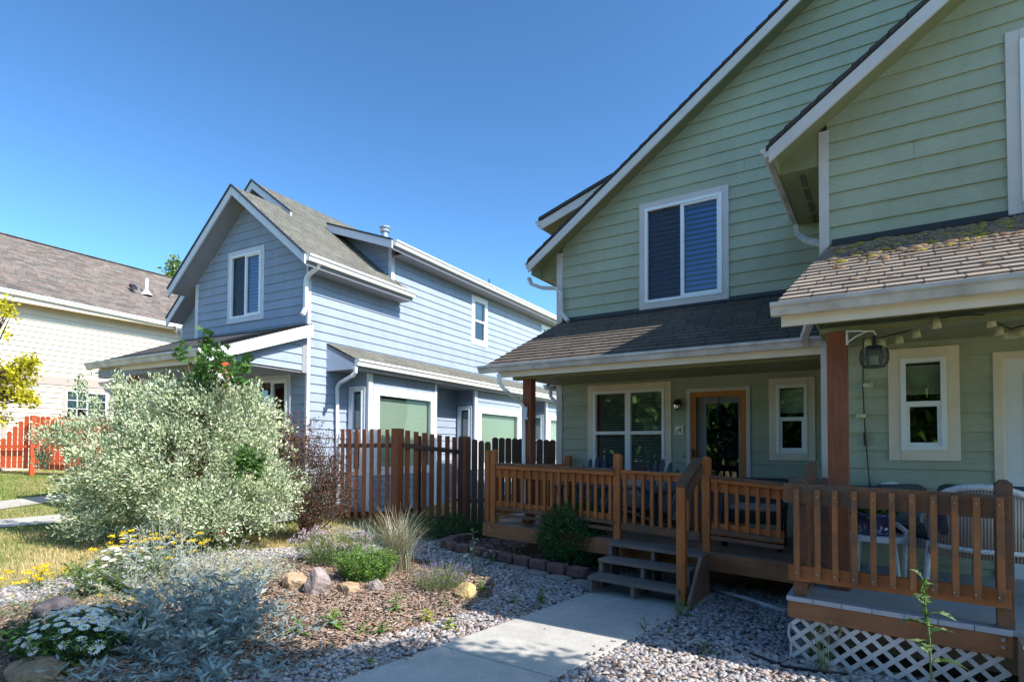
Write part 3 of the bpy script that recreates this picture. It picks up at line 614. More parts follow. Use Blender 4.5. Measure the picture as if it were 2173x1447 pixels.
lap(mb, bl(0, B2, 0), BX, Z_, -BY, [(a1, 0), (A0, 0), (A0, zml(A0)-off), (a1, zml(a1)-off)], t0=-.015); mb.build('wall', M['blue'], bh)
BD = 2.45; ZS = lambda a: 6.30+.36*(AE-a)       # shed roof over the rear part
sw1, sw2 = fA(1000, 625, 0), fA(1034, 733, 0); sw3 = fA(1148, 685, 0)
swin = (sw1[1], .86, sw1[2]-1.42, 1.42); swin2 = (sw3[1], .9, sw3[2]-1.45, 1.4)
def shol(w_): return (w_[0]+.07, w_[0]+w_[1]-.07, w_[2]+.07, w_[2]+w_[3]-.07)
mb = MB()
lap(mb, bl(0, 0, 0), BY, Z_, BX, [(.02, 0), (BD, 0), (BD, zr(0)-off), (.02, zr(0)-off)], t0=-.15)
lap(mb, bl(0, 0, 0), BY, Z_, BX, [(BD, 0), (15, 0), (15, ZS(0)-.08), (BD, ZS(0)-.08)], t0=-.15, holes=[shol(swin), shol(swin2)], joint=True)
mb.build('side_wall', M['blue'], bh)
mb = MB(); lap(mb, bl(0, B2, 0), BX, Z_, -BY, [(A0, zml(A0)-off), (AF, ZF-.6), (AF, ZF-.02), (AM, ZM-.1)], t0=-.015); mb.build('wall', M['blue'], bh)
mb = MB(); lap(mb, bl(0, BD, 0), BX, Z_, -BY, [(0, zr(0)-.2), (0, ZS(0)-.05), (-1.7, ZS(-1.7)-.05), (-1.55, zr(-1.55)-.05)], t0=-.015); mb.build('dormer_cheek', M['blue'], bh)
mb = MB(); bbox(mb, -6.2, -.05, 14.9, 15, 0, 7); bbox(mb, -6.3, -6.2, 1.3, 15, 0, 5); mb.build('back_wall', M['blueflat'], bh)
M['shb'] = shingle_mat('grey olive shingles', [(.15, .145, .125), (.19, .185, .16), (.13, .125, .11), (.22, .21, .18)], tuple(BY), tuple((BX*-1+np.array([0, 0, RS]))/math.hypot(1, RS)), tuple(bl(0, 0, 0)), tab=.35, course=.14, contrast=.6)
def slope_roof(a_lo, z_lo, a_hi, z_hi, b0_lo, b0_hi, b1, name, parent, mat, edge=True, sgn=1):
    u = BY; v = BX*(a_hi-a_lo)+np.array([0, 0, z_hi-z_lo]); L = np.linalg.norm(v); v = v/L; n = np.cross(u, v); n = n if n[2] > 0 else -n
    mb = MB(); o = bl(a_lo, 0, z_lo)+n*.035
    lap(mb, o, u, v, n, [(b0_lo, 0), (b1, 0), (b1, L), (b0_hi, L)], expo=.14, hi=.012, lo=.001)
    P = [bl(a_lo, b0_lo, z_lo), bl(a_lo, b1, z_lo), bl(a_hi, b1, z_hi), bl(a_hi, b0_hi, z_hi)]
    mb.prism([p+n*.033 for p in P], -n*.03, 1)
    mb.build(name, [mat, M['shd']], parent)
    mb = MB(); mb.prism([p+n*.002 for p in P], -n*.07); mb.build('soffit', M['blueflat'], parent)
B0 = -.42
slope_roof(AE, zr(AE), AF, ZF, B0, B0, BD, 'roof', bh, M['shb'])
slope_roof(AF, ZF+.0, AM, ZM, .8, .8, 15.2, 'roof', bh, M['shb'])
slope_roof(-.30, zr(-.30)-.005, AF, ZF-.005, BD, BD, 15.2, 'roof', bh, M['shb'])
slope_roof(-4.03, zfl(-4.03), AF, ZF, B0, B0, 2.2, 'roof', bh, M['shb'])
slope_roof(-6.2, zml(-6.2), AM, ZM, .8, .8, 15.2, 'roof', bh, M['shb'])
M['shb2'] = shingle_mat('grey olive shingles low slope', [(.15, .145, .125), (.19, .185, .16), (.13, .125, .11), (.22, .21, .18)], tuple(BY), tuple((BX*-1+np.array([0, 0, .36]))/math.hypot(1, .36)), tuple(bl(0, 0, 0)), tab=.35, course=.14, contrast=.6)
aS = (ZM-RS*(-AM)*0-6.30-.36*AE+ (-RS*(-AM)))  # not used
aS = -1.66
slope_roof(AE, ZS(AE), aS, ZS(aS), BD-.42, BD-.42, 15.2, 'shed_roof', bh, M['shb2'])
def bargeb(a0, z0, a1, z1, b, h=.17, mat='trim'):
    mb = MB(); bprism(mb, [(a0, b, z0-h+.02), (a1, b, z1-h+.02), (a1, b, z1+.03), (a0, b, z0+.03)], (0, -.035, 0)); mb.build('barge_board', M[mat], bh)
    mb = MB(); bprism(mb, [(a0, b-.0, z0+.032), (a1, b, z1+.032), (a1, b, z1+.07), (a0, b, z0+.07)], (0, -.06, 0)); mb.build('drip_edge', M['flash'], bh)
M['barge'] = simple('pale blue white trim paint', (.58, .60, .68), var=.05)
bargeb(AE, zr(AE), AF, ZF, B0, mat='barge'); bargeb(-4.03, zfl(-4.03), AF, ZF, B0, mat='barge')
bargeb(AF+.35, zr(AF+.35)+.10, AM, ZM+.02, .8, mat='barge'); bargeb(-6.2, zml(-6.2), AM, ZM, .8, mat='barge')
bargeb(AE, ZS(AE), aS, ZS(aS), BD-.42, mat='barge')
# trim, corner boards
for (a, b0_, b1_, z1, w_) in ((0, 0, 0, zr(0)-.1, .055), (0, BD, BD, ZS(0)-.06, .09)):
    mb = MB(); bbox(mb, -w_+.018, .022, b0_-.022, b0_+.0, (zr(0)-.15 if b0_ else .3), z1); bbox(mb, .0, .022, b0_+.002, b0_+w_, (zr(0)-.15 if b0_ else .3), z1); mb.build('corner_board', M['barge'], bh)
for a, b, zt in ((A0, 0, zfl(A0)-.12), (a1, B2, zml(a1)-.12)):
    mb = MB(); bbox(mb, a-.02, a+.09, b-.022, b+.0, .3, zt); bbox(mb, a-.022, a-.0, b, b+.10, .3, zt); mb.build('corner_board', M['barge'], bh)
# boxed side eaves, fascia and gutters
def side_eave(z, b0, b1):
    mb = MB(); bbox(mb, .02, AE-.02, b0+.42, b1, z-.16, z-.14); bbox(mb, AE-.02, AE, b0, b1, z-.17, z+.02); mb.build('eave_box', M['blueflat'], bh)
    gutter(bh, bl(AE+.002, b0, z+.035), bl(AE+.002, b1, z+.035), BX, M['gutterw'], ht=.12, wd=.12)
side_eave(zr(AE), B0, BD+.30); side_eave(ZS(AE), BD-.42, 15.2)
mb = MB(); bprism(mb, [(AE, BD, zr(AE)+.03), (AE, BD+.32, zr(AE)+.03), (0, BD+.10, zr(0)+.03)], (0, 0, .03)); mb.build('roof_return', M['shb'], bh)
fAp = lambda x, y, a: bl(*fA(x, y, a))
fBp = lambda x, y, b: bl(*fB(x, y, b))
spout(bh, [fAp(675, 548, .42), fAp(676, 562, .42), fAp(672, 570, .36), fBp(656, 582, -.10), fBp(650, 592, -.10), fBp(649, 606, -.10), fBp(648, 655, -.10), fBp(642, 668, -.22)], M['gutterw'], r=.05)
spout(bh, [fAp(754, 778, .86), fAp(754, 790, .86), fAp(748, 797, .8), fAp(720, 813, .12), fAp(715, 822, .08), fAp(715, 838, .08), fAp(717, 1040, .08)], M['gutterw'], r=.045)
spout(bh, [fBp(370, 690, .6), fBp(372, 700, .7), fBp(380, 706, 1.0), fBp(383, 730, 1.1)], M['gutterw'], r=.05)
# windows
def winb(d, plane, **k):
    if plane == 'f': return window(bh, bl(d[0], 0, d[2]), BX, -BY, d[1], d[3], trim='barge', **k)
    return window(bh, bl(0, d[0], d[2]), BY, BX, d[1], d[3], trim='white', **k)
winb(fwin, 'f', kind='slider', glass='glassb', screen=True, blind=('slat', 1, 0), cas=.10, label='upstairs sliding window in the blue gable')
winb(lwin, 'f', kind='slider', glass='glass', cas=.10, label='large window under the blue porch')
winb(swin, 's', kind='hung', cas=.10, blind=('shade', .98, .55), label='tall narrow window high on the sunlit blue side wall')
winb(swin2, 's', kind='hung', cas=.10, blind=('shade', .98, .5))
for px in ((1172, 885),):
    q = fA(px[0], px[1], 0); window(bh, bl(0, q[1], 1.2), BY, BX, .9, q[2]-1.2, trim='white', kind='hung', cas=.1, blind=('shade', .98, 0))
# bays
BO = .60; rt = fA(700, 731, 0); bz0, bz1 = .2, 0
ZBW, ZBG = 3.74, 3.36; AG = .82
M['shbay'] = shingle_mat('grey olive shingles bay', [(.15, .145, .125), (.19, .185, .16), (.13, .125, .11), (.22, .21, .18)], tuple(BY), tuple((BX*-AG+np.array([0, 0, ZBW-ZBG]))/math.hypot(AG, ZBW-ZBG)), tuple(bl(0, 0, 0)), tab=.35, course=.14, contrast=.6)
BB0, BB1 = .48, 12.2
slope_roof(AG, ZBG, .01, ZBW, BB0, BB0, BB1, 'bay_roof', bh, M['shbay'])
gutter(bh, bl(AG+.0, BB0-.02, ZBG+.03), bl(AG, BB1, ZBG+.03), BX, M['gutterw'], ht=.13, wd=.12)
mb = MB(); bprism(mb, [(.0, BB0, ZBG-.16), (AG, BB0, ZBG-.16), (AG, BB0, ZBG+.02), (.0, BB0, ZBW)], (0, .02, 0)); mb.build('bay_gable', M['barge'], bh)
mb = MB(); bbox(mb, .02, AG-.01, BB0+.021, BB1, ZBG-.16, ZBG-.14); bbox(mb, AG-.01, AG, BB0, BB1, ZBG-.17, ZBG+.0); mb.build('eave_box', M['blueflat'], bh)
for i, (b0, b1) in enumerate(((1.10, 3.44), (5.18, 7.80), (9.6, 12.0))):
    z0, z1 = .25, ZBG-.165; wt = 2.93-(.16 if i else 0); 
    front = (b0+.12, (b1-b0)-.20, 1.05, wt-1.05)
    mb = MB(); lap(mb, bl(BO, 0, 0), BY, Z_, BX, [(b0, z0), (b1, z0), (b1, z1), (b0, z1)], t0=-.15, holes=[(front[0]+.1, front[0]+front[1]-.1, 1.15, wt-.1)])
    s = b0; sd_ = (.06, .46, 1.05, wt-1.05)
    lap(mb, bl(0, b0, 0), BX, Z_, -BY, [(0, z0), (BO, z0), (BO, z1), (0, z1)], t0=-.15, holes=[(sd_[0]+.07, sd_[0]+sd_[1]-.07, 1.12, wt-.07)])
    bbox(mb, 0, BO, b1-.02, b1, z0, z1); bay = mb.build('bay', M['blue'], bh)
    mb = MB(); bbox(mb, BO-.04, BO+.022, b0-.022, b0+.10, z0, z1); bbox(mb, BO-.0, BO+.022, b1-.07, b1+.01, z0, z1); mb.build('bay_corner', M['white'], bay)
    window(bh, bl(BO+.001, front[0], 1.05), BY, BX, front[1], front[3], trim='white', kind='picture', cas=.13, blind=('shade', .97, 0), glass='glassc', label='wide picture window with pale green shade in a white bay')
    window(bh, bl(sd_[0], b0-.001, 1.05), BX, -BY, sd_[1], sd_[3], trim='white', kind='hung', cas=.075, fr=.035, blind=('shade', .98, .55) if i == 0 else ('shade', .98, .5))
# roof pipe
c = fA(817, 478, -1.2); P = bl(*c); mb = MB(); mb.lathe(P-[0, 0, .75], [(.085, 0), (.085, .55), (.0, .55)], 14); mb.lathe(P-[0, 0, .2], [(.11, 0), (.13, .03), (.13, .06), (.09, .075), (.09, .10), (.15, .115), (.15, .14), (.10, .17), (0, .18)], 14)
mb.build('vent_pipe', M['steel'], bh, smooth=False)
c = bl(*fA(1038, 603, .1)); mb = MB(); mb.tube([c+[0, 0, -.4], c+[0, 0, .15]], .02, 6); mb.build('vent_pipe', M['black'], bh)
# front porch
EL, ER = (-4.0, -1.98, 3.30), (.18, -2.24, 3.235)
wz = 4.07
M['shp'] = shingle_mat('dusty porch shingles', [(.10, .095, .085), (.13, .12, .11), (.08, .075, .07), (.15, .14, .125)], tuple(BX), tuple((BY*2.1+np.array([0, 0, .85]))/math.hypot(2.1, .85)), tuple(bl(0, -2.1, 3.2)), tab=.3, course=.14, contrast=.5)
P = [bl(*EL), bl(*ER), bl(.16, -.03, wz), bl(-4.15, -.03, wz+.04)]
def quadroof(P, mat, parent, name, th=.035):
    u = P[1]-P[0]; Lu = np.linalg.norm(u); u = u/Lu; n = np.cross(u, P[2]-P[1]); n /= np.linalg.norm(n); v = np.cross(n, u)
    loc2 = [((p-P[0])@u, (p-P[0])@v) for p in P]; ts = [t for _, t in loc2]
    mb = MB(); lap(mb, P[0]+n*.01, u, v, n, loc2, expo=.14, hi=.012, lo=.001); mb.prism([p for p in P], -n*th, 1); return mb.build(name, [mat, M['shd']], parent)
quadroof(P, M['shp'], bh, 'porch_roof')
mb = MB(); mb.prism([P[1]+[0, 0, -.21], P[2]+[0, 0, -.25], P[2]+[0, 0, -.02], P[1]+[0, 0, -.02]], BX*.03); mb.build('barge_board', M['white'], bh)
gutter(bh, P[0]+[0, 0, .0], P[1]+[0, 0, .0], -BY, M['gutter'], ht=.12, wd=.12)
mb = MB(); mb.prism([P[0]+BX*.3+[0, 0, -.20]+BY*.02, P[1]+[0, 0, -.22]+BY*.02, P[1]+[0, 0, -.02]+BY*.02, P[0]+BX*.3+[0, 0, -.02]+BY*.02], BY*.03); mb.build('fascia', M['tan'], bh)
mb = MB(); lap(mb, bl(.0, 0, 0), BY, Z_, BX, [(-1.95, 3.14), (-.02, 3.14), (-.02, 3.86), (-1.95, 3.20)], t0=-.15); bbox(mb, -.05, .022, -.14, -.025, 3.10, 3.8, 1); mb.build('porch_gable', [M['blue'], M['blueflat']], bh)
mb = MB(); bbox(mb, -3.9, -.01, -1.95, -.02, 3.10, 3.12); bbox(mb, -3.6, .0, -2.02, -1.88, 2.98, 3.14); mb.build('porch_ceiling', M['blueflat'], bh)
for px, dy in ((283, -1.72), (470, -1.95)):
    c = fB(px, 790, dy); mb = MB(); bbox(mb, c[0]-.09, c[0]+.09, dy-.07, dy+.07, .2, 3.05); mb.build('porch_post', M['fencered'], bh, bevel=.005)
mb = MB(); bbox(mb, -3.8, 0, -2.0, -.03, .25, .55); mb.build('porch_floor', M['comp'], bh)
spout(bh, [fBp(420, 770, -2.15), fBp(428, 778, -2.1), fBp(466, 798, -2.02), fBp(475, 806, -2.0), fBp(478, 900, -2.0)], M['gutterw'], r=.055)
# neighbour unit porch roof, left and behind
q0, q1 = fB(218, 812, .1), fB(372, 797, .1)
P = [bl(q0[0], .1, q0[2]), bl(q1[0], .1, q1[2]), bl(q1[0]-.1, 1.19, q1[2]+.55), bl(q0[0]+.9, 1.19, q1[2]+.55)]
quadroof(P, M['shp'], bh, 'porch_roof'); gutter(bh, P[0], P[1], -BY, M['gutter'])
mb = MB(); bbox(mb, q0[0]+.2, q1[0], .14, 1.15, q1[2]-.2, q1[2]-.16); mb.build('porch_ceiling', M['tan'], bh)
for qa in (q1[0]-.5, q0[0]+.5): mb = MB(); bbox(mb, qa, qa+.12, .2, .32, .3, q1[2]-.2); mb.build('porch_post', M['post'], bh)
spout(bh, [fBp(222, 815, .05), fBp(224, 826, .05), fBp(240, 838, .15), fBp(245, 850, .2), fBp(245, 920, .2)], M['gutter'], r=.045)
mb = MB(); lap(mb, bl(0, B2, 0), BX, Z_, -BY, [(-9, 0), (a1, 0), (a1, q1[2]+.5), (-9, q1[2]+.5)], t0=-.015); mb.build('wall', M['blue'], bh)
# wall lantern beside the window
c = fBp(528, 838, -.08); mb = MB(); mb.lathe(c-[0, 0, .12], [(0, 0), (.05, .01), (.06, .16), (.09, .18), (.03, .26), (0, .28)], 10); mb.box(c+[-.02, .0, .05], c+[.02, .08, .1]); tag(mb.build('wall_lantern', M['black']), 'small black lantern on the blue wall under the porch, left of its window', 'lamp')

# ================================================================== CREAM HOUSE
yc = -.043; c0 = CP+ray(0, 700)*18.5; c0 = np.array([c0[0], c0[1], 0.]); CN = np.array([math.cos(yc), -math.sin(yc), 0]); CY_ = np.array([math.sin(yc), math.cos(yc), 0])
cl = lambda n, s, z: c0+CN*n+CY_*s+np.array([0, 0, z])
def fK(x, y, o): v = onP(x, y, c0+CN*o, CN); w_ = v-c0; return np.array([w_@CN, w_@CY_, v[2]])
ch = thing('cream_house', 'cream clapboard house with brown shingle roof behind the red fence', 'house', tuple(c0))
e0, e1 = fK(0, 612, .5), fK(375, 690, .5); ze = lambda s: e0[2]+(e1[2]-e0[2])*(s-e0[1])/(e1[1]-e0[1])
r0 = fK(0, 497, -4); r1 = fK(360, 590, -4); zr2 = lambda s: r0[2]+(r1[2]-r0[2])*(s-r0[1])/(r1[1]-r0[1])
S0, S1 = -7, 11
kw = fK(133, 815, 0); kz = fK(190, 830, 0); kwin = (kw[1], 1.5, kw[2]-1.15-.1, 1.15)
mb = MB(); lap(mb, cl(0, 0, 0), CY_, Z_, CN, [(S0, 0), (S1, 0), (S1, 6.35), (S0, 6.35)], t0=.03, hi=.032, holes=[(kwin[0]+.07, kwin[0]+kwin[1]-.07, kwin[2]+.07, kwin[2]+kwin[3]-.07)]); mb.build('wall', M['cream'], ch)
def cbox(mb, n0, n1, s0, s1, z0, z1, mi=0): mb.obox(cl((n0+n1)/2, (s0+s1)/2, (z0+z1)/2), CN*(n1-n0)/2, CY_*(s1-s0)/2, np.array([0, 0, (z1-z0)/2]), mi)
zb = fK(120, 808, 0)[2]; mb = MB(); cbox(mb, 0, .045, S0, S1, zb-.14, zb+.14); cbox(mb, .0, .045, fK(14, 850, 0)[1]-.12, fK(14, 850, 0)[1], 0, zb-.15); mb.build('band_board', M['creamtrim'], ch)
M['shc'] = shingle_mat('mottled brown shingles', [(.155, .115, .10), (.095, .085, .08), (.20, .155, .135), (.14, .13, .118), (.17, .125, .11)], tuple(CY_), tuple((CN*-4.5+np.array([0, 0, 3.0]))/math.hypot(4.5, 3.0)), tuple(cl(0, 0, 0)), tab=.30, course=.14, contrast=1)
P = [cl(.5, S1, ze(S1)), cl(.5, S0, ze(S0)), cl(-4, S0, zr2(S0)), cl(-4, S1, zr2(S1))]
P = [P[1], P[0], P[3], P[2]]
u = P[1]-P[0]; Lu = np.linalg.norm(u); u /= Lu; n = np.cross(u, P[2]-P[1]); n /= np.linalg.norm(n); v = np.cross(n, u)
mb = MB(); mb.prism([p+n*.04 for p in P], -n*.05); mb.prism([cl(-4, S0, zr2(S0)), cl(-4, S1, zr2(S1)), cl(-8.5, S1, 6.3), cl(-8.5, S0, 6.3)], (0, 0, .05)); cap = MB()
rf = mb.build('roof', M['shc'], ch)
mb = MB(); s = S0
while s < S1-.25: mb.obox(cl(-3.99, s+.12, zr2(s)+.045), CY_*.14, CN*.13+np.array([0, 0, -.02]), np.array([0, 0, .010])+CY_*.002); s += .22
mb.build('ridge_cap', M['shc'], rf)
mb = MB(); cbox(mb, .0, .48, S0, S1, 6.28, 6.30); cbox(mb, .46, .49, S0, S1, 6.24, 6.47); mb.build('eave_box', M['tan'], ch)
mb = MB(); gm = gutter(ch, cl(.5, S0, ze(S0)+.02), cl(.5, S1, ze(S1)+.02), CN, M['gutterw'], ht=.13, wd=.13)
window(ch, cl(0, kwin[0], kwin[2]), CY_, CN, kwin[1], kwin[3], trim='creamtrim', kind='slider', grid=True, cas=.09, blind=('shade', .98, .35), label='small white gridded window low on the cream wall')
c = cl(*fK(311, 610, -1.55)); mb = MB(); mb.lathe(c-[0, 0, .25], [(.06, 0), (.06, .62), (0, .62)], 12); mb.lathe(c-[0, 0, .2], [(.22, -.12), (.08, .08), (.06, .12)], 12); mb.build('vent_pipe', M['gutterw'], ch)
c = cl(*fK(283, 612, -1.5)); mb = MB(); mb.obox(c+[0, 0, .06], CY_*.11, CN*.11+np.array([0, 0, -.07]), (0, 0, .06)); mb.build('roof_vent', M['black'], ch)
# ================================================================== DECKS
def V3(*a): return np.array(a, float)
dk = thing('wooden_deck', 'stained wooden deck with orange balusters and three steps down to the path', 'deck', (-2.9, 7.6, 0))
FY0, FY1 = 7.08, 6.62
DL, DR_ = onY(1032, 1107, FY0), onY(1672, 1194, FY1); DR_[0] = -.72
ux = (DR_-DL); yf = lambda X: DL[1]+(DR_[1]-DL[1])*(X-DL[0])/(DR_[0]-DL[0]); zf = lambda X: DL[2]+(DR_[2]-DL[2])*(X-DL[0])/(DR_[0]-DL[0])
mb = MB(); nb = 14
for i in range(nb):      # boards run along the front
    q0, q1 = i/nb, (i+1)/nb-.004
    P = []
    for (X, q) in ((DL[0], q0), (DR_[0], q0), (DR_[0], q1), (DL[0], q1)): P.append(V3(X, yf(X)+(YL-.04-yf(X))*q, zf(X)))
    mb.prism(P, (0, 0, -.035))
mb.build('floor_boards', M['floorw'], dk)
mb = MB(); mb.prism([DL+[0, -.004, -.01], DR_+[0, -.004, -.01], DR_+[0, -.004, -.20], DL+[0, -.004, -.20]], (0, -.038, 0)); mb.prism([V3(DL[0]-.002, DL[1]-.04, DL[2]-.012), V3(DL[0]-.002, YL-.1, DL[2]-.012), V3(DL[0]-.002, YL-.1, DL[2]-.2), V3(DL[0]-.002, DL[1]-.04, DL[2]-.2)], (-.036, 0, 0)); mb.build('fascia', M['fascia'], dk, bevel=.003)
mb = MB(); mb.box((DL[0]+.5, 7.5, .02), (DR_[0], 7.64, .30)); mb.box((DL[0]+.55, 7.45, -.05), (DL[0]+.75, 7.7, .28)); mb.box((-2.4, 7.3, -.05), (-2.2, 7.6, .28)); mb.build('joists', M['floorw'], dk)
mb = MB()
for x in (1037, 1040): pass
for px, py in ((1037, 1118), (1037, 1125), (1497, 1180), (1498, 1187), (1496, 1199)): c = onY(px, py, yf(onY(px, py, 7)[0])-.045); mb.lathe((0, 0, 0), [(0, 0)], 3) if False else 0; mb = MB(); mb.box(c-[.008, .004, .008], c+[.008, .002, .008]); mb.build('bolt', M['steel'], dk)
# railing of the left deck, all on the deck edge plane
def eP(px, py, dy=0.):
    """point of the deck-edge plane (follows the slightly skewed front edge)"""
    n = np.cross(DR_-DL, V3(0, 0, 1)); n /= np.linalg.norm(n); p0 = DL+n*0+V3(0, dy, 0); return onP(px, py, p0, n)
def rpost(px, pyt, w_=.089, dy=.05, mat='deck', name='railing_post', zb=None, cap=True, par=None):
    c = eP(px, pyt, dy); z0 = zf(c[0])-.005 if zb is None else zb
    mb = MB(); h = w_/2; mb.box((c[0]-h, c[1]-h, z0), (c[0]+h, c[1]+h, c[2]-.03 if cap else c[2]))
    if cap: zt = c[2]-.03; mb.add([(c[0]-h, c[1]-h, zt), (c[0]+h, c[1]-h, zt), (c[0]+h, c[1]+h, zt), (c[0]-h, c[1]+h, zt), (c[0]-h*.45, c[1]-h*.45, c[2]), (c[0]+h*.45, c[1]-h*.45, c[2]), (c[0]+h*.45, c[1]+h*.45, c[2]), (c[0]-h*.45, c[1]+h*.45, c[2])], [(0, 1, 5, 4), (1, 2, 6, 5), (2, 3, 7, 6), (3, 0, 4, 7), (4, 5, 6, 7)])
    return mb.build(name, M[mat], par or dk, bevel=.003)
rpost(1037, 955, dy=.09, w_=.07, cap=False); rpost(1049, 953); rpost(1311, 962); rpost(1499, 968)
def rail(pa, pb, w_, h_, dy, mat='deckh', name='rail'):
    a, b = eP(*pa, dy), eP(*pb, dy); mb = MB(); mb.beam(a, b, w_, h_); return mb.build(name, M[mat], dk, bevel=.003)
def section(x0, x1, top, bot, n, cap=True, nb2=2):
    """top/bot: y at x0 and x1"""
    ty = lambda x: top[0]+(top[1]-top[0])*(x-x0)/(x1-x0); by = lambda x: bot[0]+(bot[1]-bot[0])*(x-x0)/(x1-x0)
    rail((x0, ty(x0)+3), (x1, ty(x1)+3), .09, .035, .0, 'deckold', 'rail_cap')
    rail((x0, ty(x0)+9), (x1, ty(x1)+10), .035, .05, -.012)
    rail((x0, ty(x0)+22), (x1, ty(x1)+24), .036, .12, .055)
    rail((x0, by(x0)+4), (x1, by(x1)+4), .036, .045, -.012, 'deckold'); rail((x0, by(x0)-2), (x1, by(x1)-3), .036, .13, .055, 'deckh')
    rail((x0, by(x0)+17), (x1, by(x1)+18), .036, .045, .01, 'deckold')
    for i in range(n):
        x = x0+(x1-x0)*(i+.5)/n; a, b = eP(x, ty(x)+14, .022), eP(x, by(x)+6, .022); mb = MB(); mb.box((b[0]-.019, b[1]-.017, b[2]), (b[0]+.019, b[1]+.017, a[2])); mb.build('baluster', M['deck'], dk, bevel=.002)
section(1054, 1303, (981, 994), (1073, 1104), 16)
section(1509, 1664, (1008, 1024), (1122, 1143), 7)
# gate across the head of the steps
def gsec(x0, x1, top, bot, n):
    ty = lambda x: top[0]+(top[1]-top[0])*(x-x0)/(x1-x0); by = lambda x: bot[0]+(bot[1]-bot[0])*(x-x0)/(x1-x0)
    rail((x0, ty(x0)+3), (x1, ty(x1)+3), .07, .035, .03, 'deckh', 'gate_rail'); rail((x0, ty(x0)+12), (x1, ty(x1)+12), .035, .07, .04, 'deckh', 'gate_rail'); rail((x0, by(x0)+1), (x1, by(x1)+2), .035, .10, .04, 'deckold', 'gate_rail')
    for i in range(n):
        x = x0+8+(x1-x0-16)*i/(n-1); a, b = eP(x, ty(x)+8, .01), eP(x, by(x)-6, .01); mb = MB(); mb.box((b[0]-.02, b[1]-.017, b[2]), (b[0]+.02, b[1]+.017, a[2])); mb.build('baluster', M['deck'], dk, bevel=.002)
gsec(1319, 1486, (997, 1006), (1114, 1135), 9)
# left return rail towards the wall
a = eP(1049, 985, .1); pw = onY(1206, 966, YL-.12); mb = MB(); mb.box((pw[0]-.045, pw[1]-.045, zf(pw[0])), (pw[0]+.045, pw[1]+.045, pw[2])); mb.build('railing_post', M['deck'], dk, bevel=.003)
zt = pw[2]-.16; q = V3(DL[0]+.07, DL[1]+.1, a[2]); r_ = V3(pw[0]-.02, pw[1], zt)
for dz, hh in ((0, .035), (-.10, .09), (-.72, .05)):
    mb = MB(); mb.beam(q+[0, 0, dz], r_+[0, 0, dz], .05, hh); mb.build('rail', M['deckh'], dk)
for i in range(10):
    c = q+(r_-q)*(i+.7)/10.6; mb = MB(); mb.box((c[0]-.017, c[1]-.017, c[2]-.74), (c[0]+.017, c[1]+.017, c[2]-.03)); mb.build('baluster', M['deck'], dk)
# steps
tr = [((1260, 1223), (1440, 1254)), ((1281, 1186), (1462, 1212)), ((1302, 1151), (1487, 1177))]
for i, (pl, pr_) in enumerate(tr):
    Yt = yf(-2.4)-.04-.275*(2-i)-.27
    l, r_ = onY(*pl, Yt), onY(*pr_, Yt); l[0] = min(l[0], -2.83); zt = (l[2]+r_[2])/2; zt = .5*zt+.5*(.14+.145*i)
    l2, r2 = V3(l[0], Yt, l[2]), V3(r_[0], Yt, r_[2])
    mb = MB(); mb.prism([l2, r2, r2+[0, .29, 0], l2+[.0, .29, 0]], (0, 0, -.04)); mb.build('step_tread', M['tread'], dk, bevel=.004)
    for q in (.02, .5, .98):
        c = l2+(r2-l2)*q; mb = MB(); mb.box((c[0]-.02, Yt+.03, -.01), (c[0]+.02, Yt+.26, c[2]-.041)); mb.build('step_support', M['tread'], dk)
    if i == 0: s0x, s0y = r2[0], Yt
    if i == 2: s2x = r2[0]
mb = MB(); xx = s2x+.01; zt2 = onY(1487, 1177, yf(-2.4)-.3)[2]; mb.prism([(xx, yf(xx)-.05, -.0), (xx, yf(xx)-.05, zt2+.0), (xx, yf(xx)-.36, zt2+.0), (xx, yf(xx)-.80, .10), (xx, yf(xx)-.80, 0)], (.035, 0, 0)); mb.build('stringer', M['floorw'], dk)
# newel post and sloping handrail
nb_ = G(1447, 1290); ntp = onY(1440, 1033, nb_[1]); mb = MB(); mb.box((nb_[0]-.045, nb_[1]-.045, -.01), (nb_[0]+.045, nb_[1]+.045, ntp[2])); mb.build('newel_post', M['deck'], dk, bevel=.005)
c3 = eP(1492, 975, .0); mb = MB(); a = V3(nb_[0]+.0, nb_[1]-.04, ntp[2]+.01); b = V3(c3[0]-.05, c3[1]-.03, c3[2]+.0); mb.beam(a, b, .10, .045); mb.build('handrail', M['deckold'], dk, bevel=.004)
mb = MB(); mb.beam(a+[.04, .05, -.10], b+[.04, 0, -.10], .035, .12); mb.build('handrail_board', M['deckold'], dk, bevel=.003)

# ------------------------------------------------------------------ right deck
rd = thing('porch_deck', 'raised grey board porch deck on the right with dark railing and white lattice skirt', 'deck', (1.0, 5.9, 0))
RL, RR = onY(1668, 1264, 5.03), onY(2150, 1341, 4.87)
yr = lambda X: RL[1]+(RR[1]-RL[1])*(X-RL[0])/(RR[0]-RL[0]); zr_ = lambda X: RL[2]+(RR[2]-RL[2])*(X-RL[0])/(RR[0]-RL[0])
XE = RR[0]; XR2 = 3.2
mb = MB(); nb = 14
for i in range(nb):
    q0, q1 = i/nb, (i+1)/nb-.003; P = []
    for (X, q) in ((RL[0], q0), (XR2, q0), (XR2, q1), (RL[0], q1)): P.append(V3(X, yr(X)+.02+(YR-.04-yr(X))*q, zr_(X)))
    mb.prism(P, (0, 0, -.03))
mb.build('floor_boards', M['comp'], rd)
mb = MB(); k = 7
for i in range(k):
    a = RL+(RR-RL)*(i/k+.002); b = RL+(RR-RL)*((i+1)/k-.002); mb.prism([a+[0, 0, .004], b+[0, 0, .004], b+[0, .018, .004], a+[0, .018, .004]], (0, 0, -.034))
mb.build('board_edge', M['compedge'], rd)
